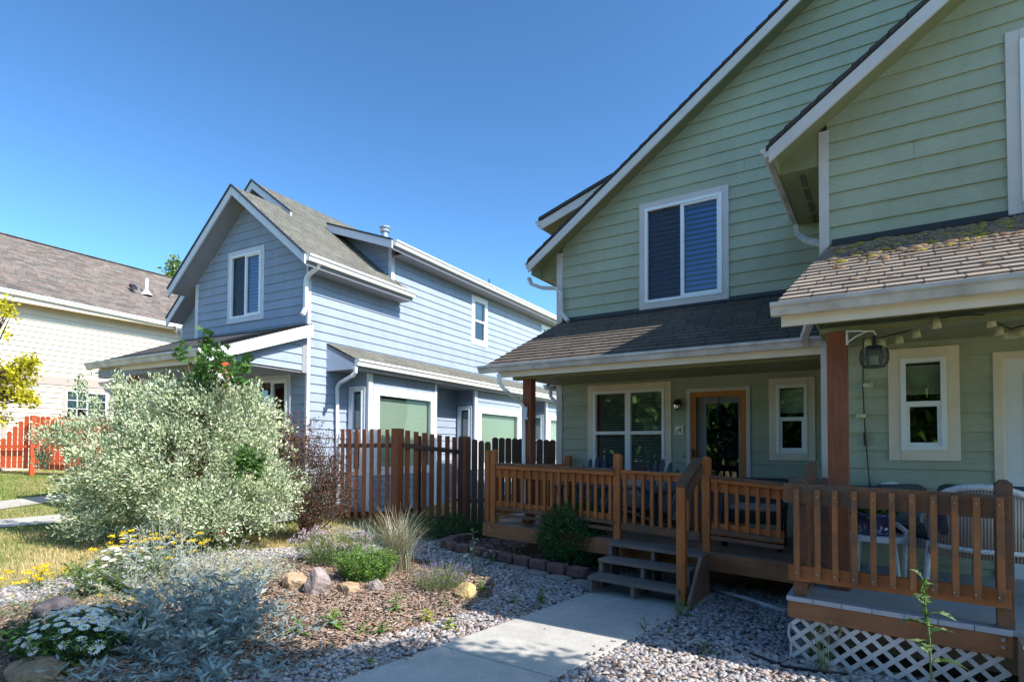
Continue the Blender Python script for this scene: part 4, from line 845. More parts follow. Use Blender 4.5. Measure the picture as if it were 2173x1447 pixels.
mb = MB(); mb.prism([RL+[.01, .01, -.034], RR+[0, .01, -.034], RR+[0, .01, -.172], RL+[.01, .01, -.160]], (0, .038, 0)); mb.prism([RL+[.008, .05, -.034], V3(RL[0]+.008, YR-1.0, RL[2]-.034), V3(RL[0]+.008, YR-1.0, RL[2]-.16), RL+[.008, .05, -.16]], (.036, 0, 0)); mb.build('fascia', M['fascia'], rd, bevel=.003)
mb = MB()
for px, py in ((2129, 1357), (2129, 1373)): c = onY(px, py, yr(XE)+.008); mb.tube([c, c+[0, -.012, 0]], [.014, .009], 10)
mb.build('bolt', M['steel'], rd)
def rP(px, py, dy=0.):
    n = np.cross(RR-RL, V3(0, 0, 1)); n /= np.linalg.norm(n); return onP(px, py, RL+V3(0, dy, 0), n)
def rbeam(pa, pb, w_, h_, dy, mat, name): a, b = rP(*pa, dy), rP(*pb, dy); mb = MB(); mb.beam(a, b, w_, h_); return mb.build(name, M[mat], rd, bevel=.003)
def rpost2(px, pyt, dy, mat='deckold', w_=.089):
    c = rP(px, pyt, dy); h = w_/2; mb = MB(); zt = c[2]-.03; mb.box((c[0]-h, c[1]-h, zr_(c[0])-.004), (c[0]+h, c[1]+h, zt))
    mb.add([(c[0]-h*1.05, c[1]-h*1.05, zt), (c[0]+h*1.05, c[1]-h*1.05, zt), (c[0]+h*1.05, c[1]+h*1.05, zt), (c[0]-h*1.05, c[1]+h*1.05, zt), (c[0]-h*.4, c[1]-h*.4, c[2]), (c[0]+h*.4, c[1]-h*.4, c[2]), (c[0]+h*.4, c[1]+h*.4, c[2]), (c[0]-h*.4, c[1]+h*.4, c[2])], [(0, 1, 5, 4), (1, 2, 6, 5), (2, 3, 7, 6), (3, 0, 4, 7), (4, 5, 6, 7)])
    mb.build('railing_post', M[mat], rd, bevel=.003)
rpost2(1697, 1013, .10); rpost2(2128, 1017, .10)
rbeam((1664, 1044), (2143, 1077), .038, .155, .04, 'deckold', 'rail'); rbeam((1674, 1212), (2145, 1271), .038, .12, .04, 'deckrth', 'rail')
bx_ = [1690, 1734, 1771, 1812, 1852, 1892, 1935, 1980, 2025, 2071, 2121]
for i, x in enumerate(bx_):
    q = (x-1690)/431; a, b = rP(x, 1036+q*19, .002), rP(x-1+3*q, 1225+q*52, .002)
    mb = MB(); mb.box((a[0]-.019, a[1]-.019, b[2]), (a[0]+.019, a[1]+.019, a[2]), 0); mb.build('baluster', M['deckrt'], rd, bevel=.003)
for i, x in enumerate(bx_):
    q = (x-1690)/431
    for y in (1052+q*19, 1214+q*54): c = rP(x, y, -.018); mb = MB(); mb.tube([c, c+[0, -.006, 0]], .005, 6); mb.build('screw', M['steel'], rd)
# return railing running back to the wall between the two decks
z1_, z2_ = rP(1697, 1040, .1)[2], 1.42
xa = rP(1697, 1040, .1)[0]
for nme, dz, hh, mt in (('rail', -.03, .09, 'deckold'), ('rail', -.84, .09, 'deckold')):
    mb = MB(); mb.beam((xa+.02, yr(xa)+.12, z1_+dz), (xa+.10, YR-.1, z1_+dz+.02), .04, hh); mb.build(nme, M[mt], rd)
for i in range(13):
    q = (i+.6)/13; Y = yr(xa)+.15+q*(YR-.3-yr(xa)); X = xa+.02+.08*q; mb = MB(); mb.box((X-.035, Y-.018, z1_-.88), (X-.0, Y+.018, z1_+.0)); mb.build('baluster', M['deckrt'], rd)
for px, py, Y in ((1722, 980, 6.75), (1750, 1014, 5.95)):
    c = onY(px, py, Y); mb = MB(); mb.box((c[0]-.045, Y-.045, .5), (c[0]+.045, Y+.045, c[2]-.02)); mb.add([(c[0]-.045, Y-.045, c[2]-.02), (c[0]+.045, Y-.045, c[2]-.02), (c[0]+.045, Y+.045, c[2]-.02), (c[0]-.045, Y+.045, c[2]-.02), (c[0], Y, c[2]+.01)], [(0, 1, 4), (1, 2, 4), (2, 3, 4), (3, 0, 4)]); mb.build('railing_post', M['deckold'], rd)
# lattice skirt: two layers of crossing slats clipped to the panel
def clipseg(p, d, x0, x1, z0f, z1f):
    # sample and keep the inside stretch
    ts = [t*.01 for t in range(-400, 401)]; ins = [t for t in ts if x0 <= p[0]+d[0]*t <= x1 and z0f(p[0]+d[0]*t) <= p[1]+d[1]*t <= z1f(p[0]+d[0]*t)]
    return (min(ins), max(ins)) if len(ins) > 3 else None
lx0, lx1 = RL[0]+.03, XE-.01; zt_ = lambda X: zr_(X)-.160-.012*(X-RL[0])/1.3; zb_ = lambda X: .0
mb = MB(); sp = .135
for sgn in (1, -1):
    for k in range(-30, 40):
        x = lx0+k*sp; d = (sgn*math.cos(.74), math.sin(.74)); seg = clipseg((x, .15), d, lx0, lx1, zb_, zt_)
        if not seg: continue
        a = (x+d[0]*seg[0], .15+d[1]*seg[0]); b = (x+d[0]*seg[1], .15+d[1]*seg[1]); o = .030 if sgn == 1 else .037
        A, B = V3(a[0], yr(a[0])+o, a[1]), V3(b[0], yr(b[0])+o, b[1]); mb.beam(A, B, .006, .031, up=(0, 0, 1))
mb.build('lattice', M['lattice'], rd)
mb = MB(); c = V3(lx0-.01, yr(lx0)+.034, 0); mb.tube([c+[0, 0, .28], c+[-.01, 0, .2], c+[.012, 0, .12], c+[0, 0, 0]], .008, 6); mb.build('lattice_edge', M['lattice'], rd)
mb = MB(); mb.box((lx0+.05, 5.6, -.02), (3.1, 5.64, .46)); mb.build('joists', M['floorw'], rd)
# steps of the right deck, cut by the frame
ex = RR+V3(.02, .0, 0)
mb = MB()
for i in range(3): y1 = ex[1]-.02-.27*i; mb.box((ex[0]+.05, y1-.27, ex[2]-.05-.165*(i+1)), (ex[0]+1.1, y1, ex[2]-.012-.165*(i+1)))
mb.build('step_tread', M['tread'], rd, bevel=.004)
mb = MB(); mb.prism([(ex[0], ex[1]-.01, 0), (ex[0], ex[1]-.01, ex[2]-.02), (ex[0], ex[1]-.25, ex[2]-.05), (ex[0], ex[1]-.85, .10), (ex[0], ex[1]-.85, 0)], (.045, 0, 0)); mb.build('stringer', M['floorw'], rd)
# pipes and hose
a, b = onZ(1510, 1250, .04), onZ(1668, 1297, .04); mb = MB(); mb.tube([a, (a+b)/2+[0, 0, .01], b], .022, 10); tag(mb.build('drain_pipe', M['gutter'], smooth=True), 'pale grey drain pipe lying on gravel under the deck', 'pipe')
pts = [(1590, 1385), (1625, 1398), (1660, 1412), (1720, 1421), (1800, 1430)]; mb = MB(); mb.tube([onZ(x, y, .03) for x, y in pts], .011, 8); tag(mb.build('irrigation_hose', M['black'], smooth=True), 'thin black irrigation hose on gravel before the lattice', 'hose')

# ================================================================== FENCES
def picket_fence(name, label, mats, posts, pk, railsz, ear=False, group=None, w_=.09, th=.018, z_off=0):
    """pk: list of (base xyz, top z, along direction)"""
    t = thing(name, label, 'fence', tuple(pk[0][0]), group)
    for (base, zt, u) in pk:
        u = np.array(u)/np.linalg.norm(u); n = np.array([u[1], -u[0], 0]); h = w_/2; mb = MB()
        prof = [(-h, base[2]), (h, base[2]), (h, zt-(.035 if ear else 0)), (h*.5 if ear else h, zt), (-h*.5 if ear else -h, zt), (-h, zt-(.035 if ear else 0))]
        if not ear: prof = prof[:2]+[(h, zt), (-h, zt)]
        mb.prism([np.array([base[0], base[1], 0])+u*s+np.array([0, 0, z])+n*th*.5 for s, z in prof], -n*th); mb.build('picket', M[mats[0]], t)
    for (base, zt, s) in posts:
        mb = MB(); mb.box((base[0]-s/2, base[1]-s/2, base[2]), (base[0]+s/2, base[1]+s/2, zt)); mb.build('post', M[mats[1]], t, bevel=.004)
    for a, b in railsz:
        mb = MB(); mb.beam(a, b, .04, .085); mb.build('rail', M[mats[2]], t)
    return t
def run(xs, ytop, ybot, depth):
    """pickets at photo columns xs; depth(x) gives the distance along the view axis"""
    out = []
    for x in xs:
        d = depth(x); T = at_d(x, ytop(x), d); B = at_d(x, ybot(x), d); out.append(((B[0], B[1], max(B[2]-.05, zg(B[0])-.02)), T[2], (1, 0, 0)))
    for i in range(len(out)):
        j = min(i+1, len(out)-1); k = max(i-1, 0); u = np.array(out[j][0])-np.array(out[k][0]); u[2] = 0; out[i] = (out[i][0], out[i][1], tuple(u))
    return out
it = lambda x, pts: np.interp(x, [p[0] for p in pts], [p[1] for p in pts])
# left run behind the bushes to the tall corner post, then the right run to the gate
xs = [660, 676, 693, 709, 725, 740, 755, 771, 787, 803, 820]
dep1 = lambda x: 8.1/(math.cos(YAW)+.5434*(x-CXP)/FPX); yt1 = lambda x: it(x, [(600, 909), (845, 911)]); yb1 = lambda x: 1112
p1 = run(xs, yt1, yb1, dep1)
cpost = at_d(844, 909, dep1(844)); cb = at_d(844, 1118, dep1(844))
n1_ = [(np.array([p[0][0], p[0][1], 0])) for p in (p1[0], p1[-1])]
rl = []
for yy in (945, 1090):
    A = at_d(655, yy, dep1(655)); B = at_d(842, yy, dep1(842)); o = np.array([.03, .07, 0]); rl.append((A+o, B+o))
picket_fence('picket_fence', 'red brown picket fence of spaced boards behind the purple bush', ('fence', 'fence', 'fencedk'), [((cpost[0], cpost[1], .03), cpost[2], .17)], p1, rl, w_=.095)
xs = [863, 881, 899, 915, 931, 948, 963]
dep2 = lambda x: it(x, [(845, 11.0), (985, 11.7)]); yt2 = lambda x: it(x, [(845, 911), (870, 914), (970, 928)]); yb2 = lambda x: 1120
p2 = run(xs, yt2, yb2, dep2); rl = []
for y0, y1 in ((944, 960), (1098, 1102)):
    A = at_d(846, y0, 11.0); B = at_d(975, y1, 11.65); o = np.array([.03, .07, 0]); rl.append((A+o, B+o))
picket_fence('picket_fence', 'short red brown picket fence run between the tall corner post and the gate', ('fence', 'fencedk', 'fencedk'), [((at_d(887, 925, 11.4)[0], at_d(887, 925, 11.4)[1], .0), at_d(887, 925, 11.4)[2], .10)], p2, rl, w_=.095)
# solid gate by the deck, dog-eared fence behind
xs = [977, 992, 1006, 1020, 1034]; dep3 = lambda x: it(x, [(977, 11.4), (1033, 10.9)]); yt3 = lambda x: it(x, [(975, 925), (990, 926), (1010, 933), (1035, 937)])
picket_fence('wooden_gate', 'weathered dark board gate with one red board next to the deck corner', ('fencedk', 'fence', 'fencedk'), [((at_d(990, 926, 11.4)[0], at_d(990, 926, 11.4)[1], 0), at_d(990, 926, 11.4)[2], .10)], run(xs, yt3, lambda x: 1118, dep3), [], ear=True, w_=.142)['category'] = 'gate'
xs = [1050, 1064, 1078, 1092, 1104, 1116, 1130, 1145, 1159, 1172, 1186, 1199]; dep4 = lambda x: 13.5
picket_fence('privacy_fence', 'dark brown dog-eared board fence behind the deck railing', ('fencedk', 'fencedk', 'fencedk'), [], run(xs, lambda x: it(x, [(1050, 928), (1200, 934)]), lambda x: 1090, dep4), [], ear=True, w_=.145)
# red fence by the cream house
xs = [-42, -30, -18, -6, 6, 18, 30, 42, 54, 66, 77, 88, 99, 110, 121, 132, 143, 154, 165, 176, 187, 198, 210, 222, 234, 246]
depr = lambda x: 17.6; ytr = lambda x: 930 if x < 17 else (915 if x < 28 else (904 if x < 40 else (893 if x < 52 else it(x, [(54, 882), (120, 884), (250, 890)]))))
pr = run(xs, ytr, lambda x: it(x, [(0, 988), (250, 1000)]), depr); rl = []
for y0, y1, xa_, xb_ in ((947, 947, -42, 70), (905, 912, 70, 246), (975, 985, 70, 246)): rl.append((at_d(xa_, y0, 17.5), at_d(xb_, y1, 17.5)))
pb = at_d(70, 905, 17.45)
picket_fence('red_fence', 'bright orange red board fence stepping down to the left in front of the cream house', ('fencered', 'fencered', 'fencered'), [((pb[0], pb[1], zg(pb[0])-.05), at_d(70, 881, 17.45)[2], .12)], pr, rl, ear=True, w_=.135)
# ================================================================== PORCH FURNITURE
def adirondack(px, pytop, Y, label, seed, rz):
    c = onY(px, pytop, Y); x0, zt = c[0], c[2]; zd = zf(x0); H_ = zt-zd
    t = thing('adirondack_chair', label, 'chair', (x0, Y, zd), 'navy adirondack chairs', 0)
    Mr = Matrix.Translation((x0, Y, zd)) @ Matrix.Rotation(rz, 4, 'Z')
    def fin(mb, name): mb.v = [tuple(Mr @ Vector(p)) for p in mb.v]; mb.build(name, M['navy'], t, bevel=.003)
    n = 7; lean = .28
    for i in range(n):     # fan back
        a = (i-(n-1)/2)*.065; hgt = (H_-.16)*(1-.055*abs(i-(n-1)/2)**1.6); xb = (i-(n-1)/2)*.074; mb = MB(); w_ = .034
        xt = xb+math.tan(a)*hgt*.9; P = []
        for s, zz in ((-1, 0), (1, 0), (1.25, .75), (1.2, .93), (.6, 1), (-.6, 1), (-1.2, .93), (-1.25, .75)):
            P.append((xb+(xt-xb)*zz+s*w_*(.8+.0*zz), .10+lean*zz*.9, .16+hgt*zz))
        mb.prism(P, (0, .018, 0)); fin(mb, 'back_slat')
    mb = MB()
    for i in range(6): mb.box((-.26, -.42+i*.085, .33-.022*i), (.26, -.35+i*.085, .35-.022*i))
    fin(mb, 'seat')
    for s in (-1, 1):
        mb = MB(); mb.prism([(s*.33-.065, -.48, .56), (s*.33+.065, -.48, .56), (s*.33+.05, .25, .54), (s*.33-.03, .30, .54)], (0, 0, .022)); fin(mb, 'armrest')
        mb = MB(); mb.box((s*.27-.012, -.44, 0), (s*.27+.012, -.35, .56)); mb.prism([(s*.27-.03, -.38, .30), (s*.27-.03, -.38, .22), (s*.27-.03, .40, .0), (s*.27-.03, .46, .06)], (.02, 0, 0)); fin(mb, 'leg')
        mb = MB(); mb.prism([(s*.33-.01, -.43, .559), (s*.33-.01, -.33, .559), (s*.33-.01, -.41, .40)], (.02, 0, 0)); fin(mb, 'bracket')
    mb = MB(); mb.box((-.30, .17, .50), (.30, .20, .56)); mb.box((-.24, .10, .17), (.24, .12, .24)); fin(mb, 'back_brace')
    return t
adirondack(1250, 968, 7.95, 'navy fan-backed garden chair under the left pane of the twin window', 1, .06)
adirondack(1382, 975, 7.95, 'navy fan-backed garden chair under the right pane of the twin window', 2, -.15)
# black wicker armchair by the door
M['wickerb'] = simple('black wicker', (.02, .02, .022), rough=.5, var=.5, sc=80, bmp=.8, bsc=140)
c = onY(1610, 1172, 7.35); bx0, zd = c[0], zf(c[0]); t = thing('wicker_armchair', 'black wicker armchair with rounded arms beyond the left deck railing', 'chair', (bx0, 7.5, zd))
mb = MB(); mb.box((bx0-.34, 7.2, zd+.30), (bx0+.26, 7.75, zd+.44)); mb.build('seat', M['wickerb'], t, bevel=.02)
for s in (-.36, .26):
    mb = MB(); Q = [(bx0+s, 7.18+.05*0, zd+.0)]; pts = [(bx0+s, 7.2, zd+.02), (bx0+s, 7.18, zd+.40), (bx0+s, 7.2, zd+.60), (bx0+s, 7.28, zd+.67), (bx0+s, 7.4, zd+.68), (bx0+s, 7.72, zd+.66)]; mb.tube(pts, .03, 8); mb.build('armrest', M['wickerb'], t, smooth=True)
mb = MB(); mb.prism([(bx0-.36, 7.74, zd+.4), (bx0+.26, 7.74, zd+.4), (bx0+.26, 7.86, zd+.80), (bx0-.36, 7.86, zd+.80)], (0, .04, 0)); mb.build('backrest', M['wickerb'], t, bevel=.02)
for s in ((-.34, 7.23), (.24, 7.23), (-.34, 7.7), (.24, 7.7)): mb = MB(); mb.tube([(bx0+s[0], s[1], zd), (bx0+s[0], s[1], zd+.32)], .018, 8); mb.build('leg', M['wickerb'], t)
mb = MB(); mb.box((bx0-.31, 7.22, zd+.44), (bx0+.23, 7.72, zd+.50)); mb.build('cushion', simple('grey seat cloth', (.30, .30, .30), rough=.9), t, bevel=.02)
# white hose guard / mat piece lying at the left deck end
c = onZ(1090, 1101, .50); mb = MB(); pts = [c+V3(-.20, -.02, .02), c+V3(-.13, 0, .06), c+V3(0, 0, .085), c+V3(.14, .02, .06), c+V3(.22, .03, .03)]; mb.tube(pts, [.03, .045, .05, .045, .03], 10); tag(mb.build('downspout_elbow', M['plastic'], smooth=True), 'curved white ribbed downspout end lying on the left deck corner', 'pipe')
# small white feeder hung on the left porch post
c = onY(1116, 876, 7.24); t = thing('feeder', 'small white and clear hummingbird feeder on the left porch post', 'feeder', tuple(c))
mb = MB(); mb.lathe(c-[0, 0, .10], [(0, 0), (.03, .0), (.035, .03), (.012, .05), (.02, .08), (.024, .18), (.0, .20)], 12); mb.build('bottle', M['plastic'], t, smooth=True)
mb = MB(); mb.tube([c+[0, .0, .10], c+[0, .03, .14], c+[.0, .06, .14]], .004, 6); mb.build('hook', M['black'], t)

# right porch: side table with pot, two wicker chairs, string of lamps, lantern
M['wicker'] = None
m, tt, b = nm('beige wicker'); co = objco(tt); wv = N(tt, 'ShaderNodeTexWave'); wv.wave_type = 'BANDS'; wv.bands_direction = 'X'; wv.inputs['Scale'].default_value = 16; wv.inputs['Distortion'].default_value = .4
tt.links.new(co, wv.inputs['Vector']); c_ = ramp(tt, wv.outputs['Fac'], [(.1, (.20, .155, .13)), (.45, (.38, .31, .27)), (.9, (.43, .36, .32))]); tt.links.new(c_, b.inputs['Base Color']); b.inputs['Roughness'].default_value = .7; bump(tt, b, wv.outputs['Fac'], .8, .006); M['wicker'] = m
M['rattan'] = simple('white rattan braid', (.66, .66, .68), rough=.5, var=.25, sc=60, bmp=.9, bsc=90)
ZD = RL[2]
def mkleg(mb, p, q, r=.018): mb.tube([p, q], r, 8)
c = onY(1862, 1131, 6.25); t = thing('side_table', 'round white plastic side table carrying the purple flower pot', 'table', (c[0], 6.25, ZD))
mb = MB(); mb.lathe((c[0], 6.25, c[2]-.02), [(.0, .02), (.25, .02), (.265, .01), (.265, -.03), (.25, -.03), (.25, -.005), (0, -.005)], 24); mb.build('tabletop', M['plastic'], t, smooth=False)
for a in (.9, 2.3, 3.9, 5.4): mb = MB(); mkleg(mb, (c[0]+.20*math.cos(a), 6.25+.20*math.sin(a), c[2]-.03), (c[0]+.25*math.cos(a), 6.25+.25*math.sin(a), ZD+.003), .016); mb.build('leg', M['plastic'], t)
tz = c[2]; tcx = c[0]
t = thing('flower_pot', 'glossy purple flower pot with low green plant on the white table', 'plant pot', (tcx, 6.25, tz))
cp = onY(1853, 1131, 6.2); M['pot'] = simple('purple glaze', (.05, .035, .11), rough=.12, var=.3, sc=12, bmp=0, spec=.7)
zt3 = onY(1853, 1087, 6.2)[2]; h3 = zt3-tz
mb = MB(); mb.lathe((cp[0], 6.2, tz+.003), [(.0, .0), (.15, .0), (.155, .02), (.14, .03), (.165, h3*.8), (.185, h3*.86), (.19, h3), (.175, h3), (.165, h3*.85), (0, h3*.8)], 28); mb.build('pot', M['pot'], t, smooth=True)
POT = (cp[0], 6.2, tz+h3, t)
def chair_shell(cx, cy, z0, rz, label, cushion=True, wd=.36, top=.92):
    """barrel-backed wicker chair: local -Y is the open front"""
    t = thing('wicker_chair', label, 'chair', (cx, cy, z0), None)
    Mr = Matrix.Translation((cx, cy, z0)) @ Matrix.Rotation(rz, 4, 'Z')
    def fin(mb, name, mat, smooth=False, bevel=0): mb.v = [tuple(Mr @ Vector(p)) for p in mb.v]; return mb.build(name, M[mat], t, smooth=smooth, bevel=bevel)
    n = 15; vs = []; fs = []
    for i in range(n):
        a = -1.25+2.5*i/(n-1); th = math.pi/2+a; k = abs(a)/1.25; zt = top-(.30*k**2.2); r_ = wd
        for (rr, z) in ((r_, .38), (r_*1.10, zt), (r_*1.05, zt), (r_*.95, .38)): vs.append((rr*math.cos(th), rr*math.sin(th)*.95, z))
    for i in range(n-1):
        for k in range(4): k2 = (k+1) % 4; fs.append((i*4+k, (i+1)*4+k, (i+1)*4+k2, i*4+k2))
    mb = MB(); mb.add(vs, fs); fin(mb, 'backrest', 'wicker', True)
    mb = MB(); pts = [(r*1.0, y, z) for (r, y, z) in [(v[0]*1.0, v[1], v[2]+.012) for v in vs[1::4]]]; mb.tube(pts, .026, 8); fin(mb, 'rim', 'rattan', True)
    mb = MB(); pts = [(vs[i*4][0]*1.02, vs[i*4][1]*1.02, .38) for i in range(n)]; mb.tube(pts, .02, 8); fin(mb, 'lower_rim', 'rattan', True)
    for s in (-1, 1):
        q = vs[1] if s == 1 else vs[(n-1)*4+1]
        mb = MB(); mb.tube([(q[0], q[1], q[2]), (q[0]*1.03, q[1]-.22, q[2]-.02), (q[0]*1.0, q[1]-.30, q[2]-.07), (q[0]*.98, q[1]-.28, .38), (q[0]*.99, q[1]-.26, .02)], .024, 8); fin(mb, 'arm', 'rattan', True)
        mb = MB(); mb.tube([(s*wd*.92, .20, .40), (s*wd*.98, .26, .0)], .022, 8); fin(mb, 'leg', 'rattan', True)
    mb = MB(); mb.box((-wd*.92, -.34, .30), (wd*.92, .28, .385)); fin(mb, 'seat', 'wicker', bevel=.02)
    if cushion:
        mb = MB(); mb.box((-wd*.85, -.33, .387), (wd*.85, .24, .48)); fin(mb, 'cushion', 'cushion', bevel=.035)
        mb = MB(); mb.box((-wd*.75, .20, .46), (wd*.75, .33, top+.02)); o = fin(mb, 'back_cushion', 'cushion', bevel=.05)
    return t
c2 = onZ(2088, 1262, ZD); chair_shell(c2[0]+.05, c2[1]+.10, ZD, 2.95, 'beige wicker chair with white rattan rims showing its back, nearest the white door', wd=.40, top=.86)
c1 = onZ(1965, 1222, ZD); chair_shell(c1[0], c1[1]+.05, ZD, .75, 'wicker chair with charcoal cushions facing sideways beside the purple flower pot', wd=.36, top=.80)
# string of lamp cups
ls = thing('string_lights', 'string of cream lamp cups on a dark cord under the right porch ceiling', 'string lights', tuple(onY(1850, 715, 6.2)))
def cord(pts, Y, sag=0): return [onY(x, y, Y) for x, y in pts]
segs = [([(1833, 718), (1870, 716), (1925, 703), (1975, 683), (1997, 674)], 6.4), ([(2100, 668), (2118, 686), (2145, 698), (2165, 692), (2190, 690)], 5.9), ([(1997, 674), (2050, 668), (2100, 668)], 6.1)]
mb = MB()
for pts, Y in segs: mb.tube([onZ(x, y, 2.655) for x, y in pts], .006, 6)
mb.tube([onZ(1833, 718, 2.655), onY(1832, 740, YR-.03), onY(1831, 820, YR-.03), onY(1835, 900, YR-.03), onY(1837, 930, YR-.03), onY(1843, 1000, YR-.03), onY(1848, 1060, YR-.03)], .005, 6)
mb.build('cord', simple('dark green cord', (.012, .02, .015), bmp=0), ls)
mb = MB(); mb.tube([onY(1835, 918, YR-.04), onY(1837, 945, YR-.04)], .016, 8); mb.build('plug', M['black'], ls)
def cup(x, y, Y, tilt=(0, 0, -1)):
    c = onY(x, y, Y) if tilt[2] > -1 else onZ(x, y, 2.615); d = np.array(tilt, float); d /= np.linalg.norm(d); a = np.cross(d, (0, 1, .3)); a /= np.linalg.norm(a); b = np.cross(d, a); mb = MB(); n = 12; vs = []
    for r_, s in ((.0, -.04), (.022, -.04), (.032, .035), (.029, .035), (.019, -.03)): vs += [c+d*s+r_*(math.cos(2*math.pi*k/n)*a+math.sin(2*math.pi*k/n)*b) for k in range(n)]
    fs = [(i*n+k, i*n+(k+1) % n, (i+1)*n+(k+1) % n, (i+1)*n+k) for i in range(4) for k in range(n)]; mb.add(vs, fs); mb.build('lamp_cup', M['shade'], ls, smooth=True)
for x, y, Y in ((1842, 727, 6.5), (1872, 726, 6.4), (1909, 720, 6.4), (1945, 707, 6.4), (1988, 687, 6.4), (2104, 684, 5.9), (2121, 702, 5.9), (2137, 710, 5.9), (2149, 709, 5.95), (2168, 705, 5.9)): cup(x, y, Y)
cup(1842, 817, YR-.06, (1, -.3, 0)); cup(1826, 882, YR-.06, (-1, -.3, 0))
# lantern on a white bracket
c = onY(1855, 757, 5.42); t = thing('hanging_lantern', 'black round slatted lantern hanging from a white bracket on the right porch post', 'lantern', tuple(c))
mb = MB(); k = onY(1797, 703, 5.46); k2 = onY(1853, 702, 5.42)
mb.tube([k, onY(1820, 702, 5.43), onY(1840, 703, 5.42), k2, onY(1858, 708, 5.42), onY(1857, 716, 5.42), onY(1850, 716, 5.42)], .007, 6); mb.tube([onY(1798, 727, 5.46), onY(1815, 715, 5.44), onY(1838, 704, 5.42)], .006, 6); mb.tube([onY(1797, 700, 5.47), onY(1798, 732, 5.47)], .009, 6); mb.build('bracket', M['white'], t, smooth=True)
mb = MB(); mb.lathe(c, [(0, -.085), (.075, -.085), (.078, -.072), (0, -.07)], 20); mb.lathe(c, [(0, .085), (.055, .085), (.06, .07), (.055, .06), (0, .055)], 20); mb.tube([c+[0, 0, .08], c+[0, 0, .17]], .018, 8)
for i in range(9):
    z = -.06+i*.0145; r_ = .095*math.sqrt(max(.1, 1-(z/.115)**2)); mb.tube([c+[r_*math.cos(2*math.pi*j/20), r_*math.sin(2*math.pi*j/20), z] for j in range(21)], .0035, 4, caps=False)
for j in range(6): a = j*math.pi/3; mb.tube([c+[.1*math.sqrt(max(.1, 1-(z/.125)**2))*math.cos(a), .1*math.sqrt(max(.1, 1-(z/.125)**2))*math.sin(a), z] for z in (-.07, -.035, 0, .035, .065)], .004, 5)
mb.build('cage', M['black'], t)
mb = MB(); mb.lathe(c-[0, 0, .07], [(0, 0), (.03, 0), (.03, .07), (0, .07)], 12); mb.build('candle', M['shade'], t)

# ================================================================== GROUND
bigG = []
def terrain(name, x0, x1, y0, y1, nx, ny, dz, mat, kind='structure', poly=None):
    xs, ys = np.linspace(x0, x1, nx), np.linspace(y0, y1, ny); V = []; F = []
    for j in range(ny):
        for i in range(nx): V.append((xs[i], ys[j], zg(xs[i])+dz))
    for j in range(ny-1):
        for i in range(nx-1): F.append((j*nx+i, j*nx+i+1, (j+1)*nx+i+1, (j+1)*nx+i))
    return V, F
def ground_mat(name, cols, sc, bsc, st=.5, rough=.95, cols2=None, sc2=.7):
    m, t, b = nm(name); co = objco(t); n = noise(t, co, sc, 6, .65); c = ramp(t, n, [(.3+.4*i/(len(cols)-1), x) for i, x in enumerate(cols)])
    if cols2: c = mixc(t, ramp(t, noise(t, co, sc2, 3), [(.42, (0, 0, 0)), (.58, (1, 1, 1))]), c, ramp(t, n, [(.3+.4*i/(len(cols2)-1), x) for i, x in enumerate(cols2)]))
    t.links.new(c, b.inputs['Base Color']); b.inputs['Roughness'].default_value = rough; b.inputs['Specular IOR Level'].default_value = .15
    bump(t, b, noise(t, co, bsc, 4, .7), st, .02); return m
M['lawn'] = ground_mat('lawn soil and thatch', [(.10, .13, .035), (.20, .22, .07), (.30, .28, .12)], 9, 70, cols2=[(.24, .20, .09), (.38, .31, .15), (.46, .38, .2)], sc2=.55)
M['gravelbase'] = ground_mat('gravel bed', [(.06, .055, .055), (.14, .13, .13), (.26, .24, .24)], 45, 60, st=.8)
M['mulchbase'] = ground_mat('mulch bed', [(.05, .028, .02), (.13, .075, .05), (.24, .15, .10)], 40, 80, st=.9)
xs_ = [-900, -300, -120, -60, -40, -33, -30, -27, -24, -21, -18, -15, -12, -9.5, -9, -8.5, -8, -7.5, -7, -6.5, -6, -5.5, -5, -4.5, -4, -3, -2, 0, 3, 10, 40, 200, 900]
def zfar(x): return zg(max(x, -30))
V = []; F = []; ysv = [-900, -200, -60, -20, -5, 0, 5, 10, 20, 60, 200, 900]
for y in ysv:
    for x in xs_: V.append((x, y, zfar(x)))
n = len(xs_)
for j in range(len(ysv)-1):
    for i in range(n-1): F.append((j*n+i, j*n+i+1, (j+1)*n+i+1, (j+1)*n+i))
mb = MB(); mb.add(V, F); tag(mb.build('lawn', M['lawn']), kind='structure')
def sheet(name, pix, dz, mat, extra_world=None, sub=.35):
    P = [G(x, y)[:2] for x, y in pix] if pix else []
    if extra_world: P += [np.array(p) for p in extra_world]
    # grid-clipped sheet following the terrain
    P = np.array(P); import mathutils
    from mathutils.geometry import tessellate_polygon
    Q = []
    for i in range(len(P)):
        a, b = P[i], P[(i+1) % len(P)]; k = max(1, int(np.linalg.norm(b-a)/sub))
        for j in range(k): Q.append(a+(b-a)*j/k)
    import bmesh
    v = [Vector((q[0], q[1], 0)) for q in Q]; tri = tessellate_polygon([v]); bm = bmesh.new(); bv = [bm.verts.new(q) for q in v]
    for f in tri: bm.faces.new([bv[k] for k in f])
    x = -3.0
    while x > -30:
        bmesh.ops.bisect_plane(bm, geom=bm.verts[:]+bm.edges[:]+bm.faces[:], plane_co=(x, 0, 0), plane_no=(1, 0, 0)); x -= .5 if x > -9.5 else 3
    for q in bm.verts: q.co.z = zg(q.co.x)+dz
    me = bpy.data.meshes.new(name); bm.to_mesh(me); bm.free(); me.materials.append(mat); o = link(bpy.data.objects.new(name, me))
    if sum(p.normal.z for p in me.polygons) < 0: me.flip_normals()
    tag(o, kind='structure'); return P
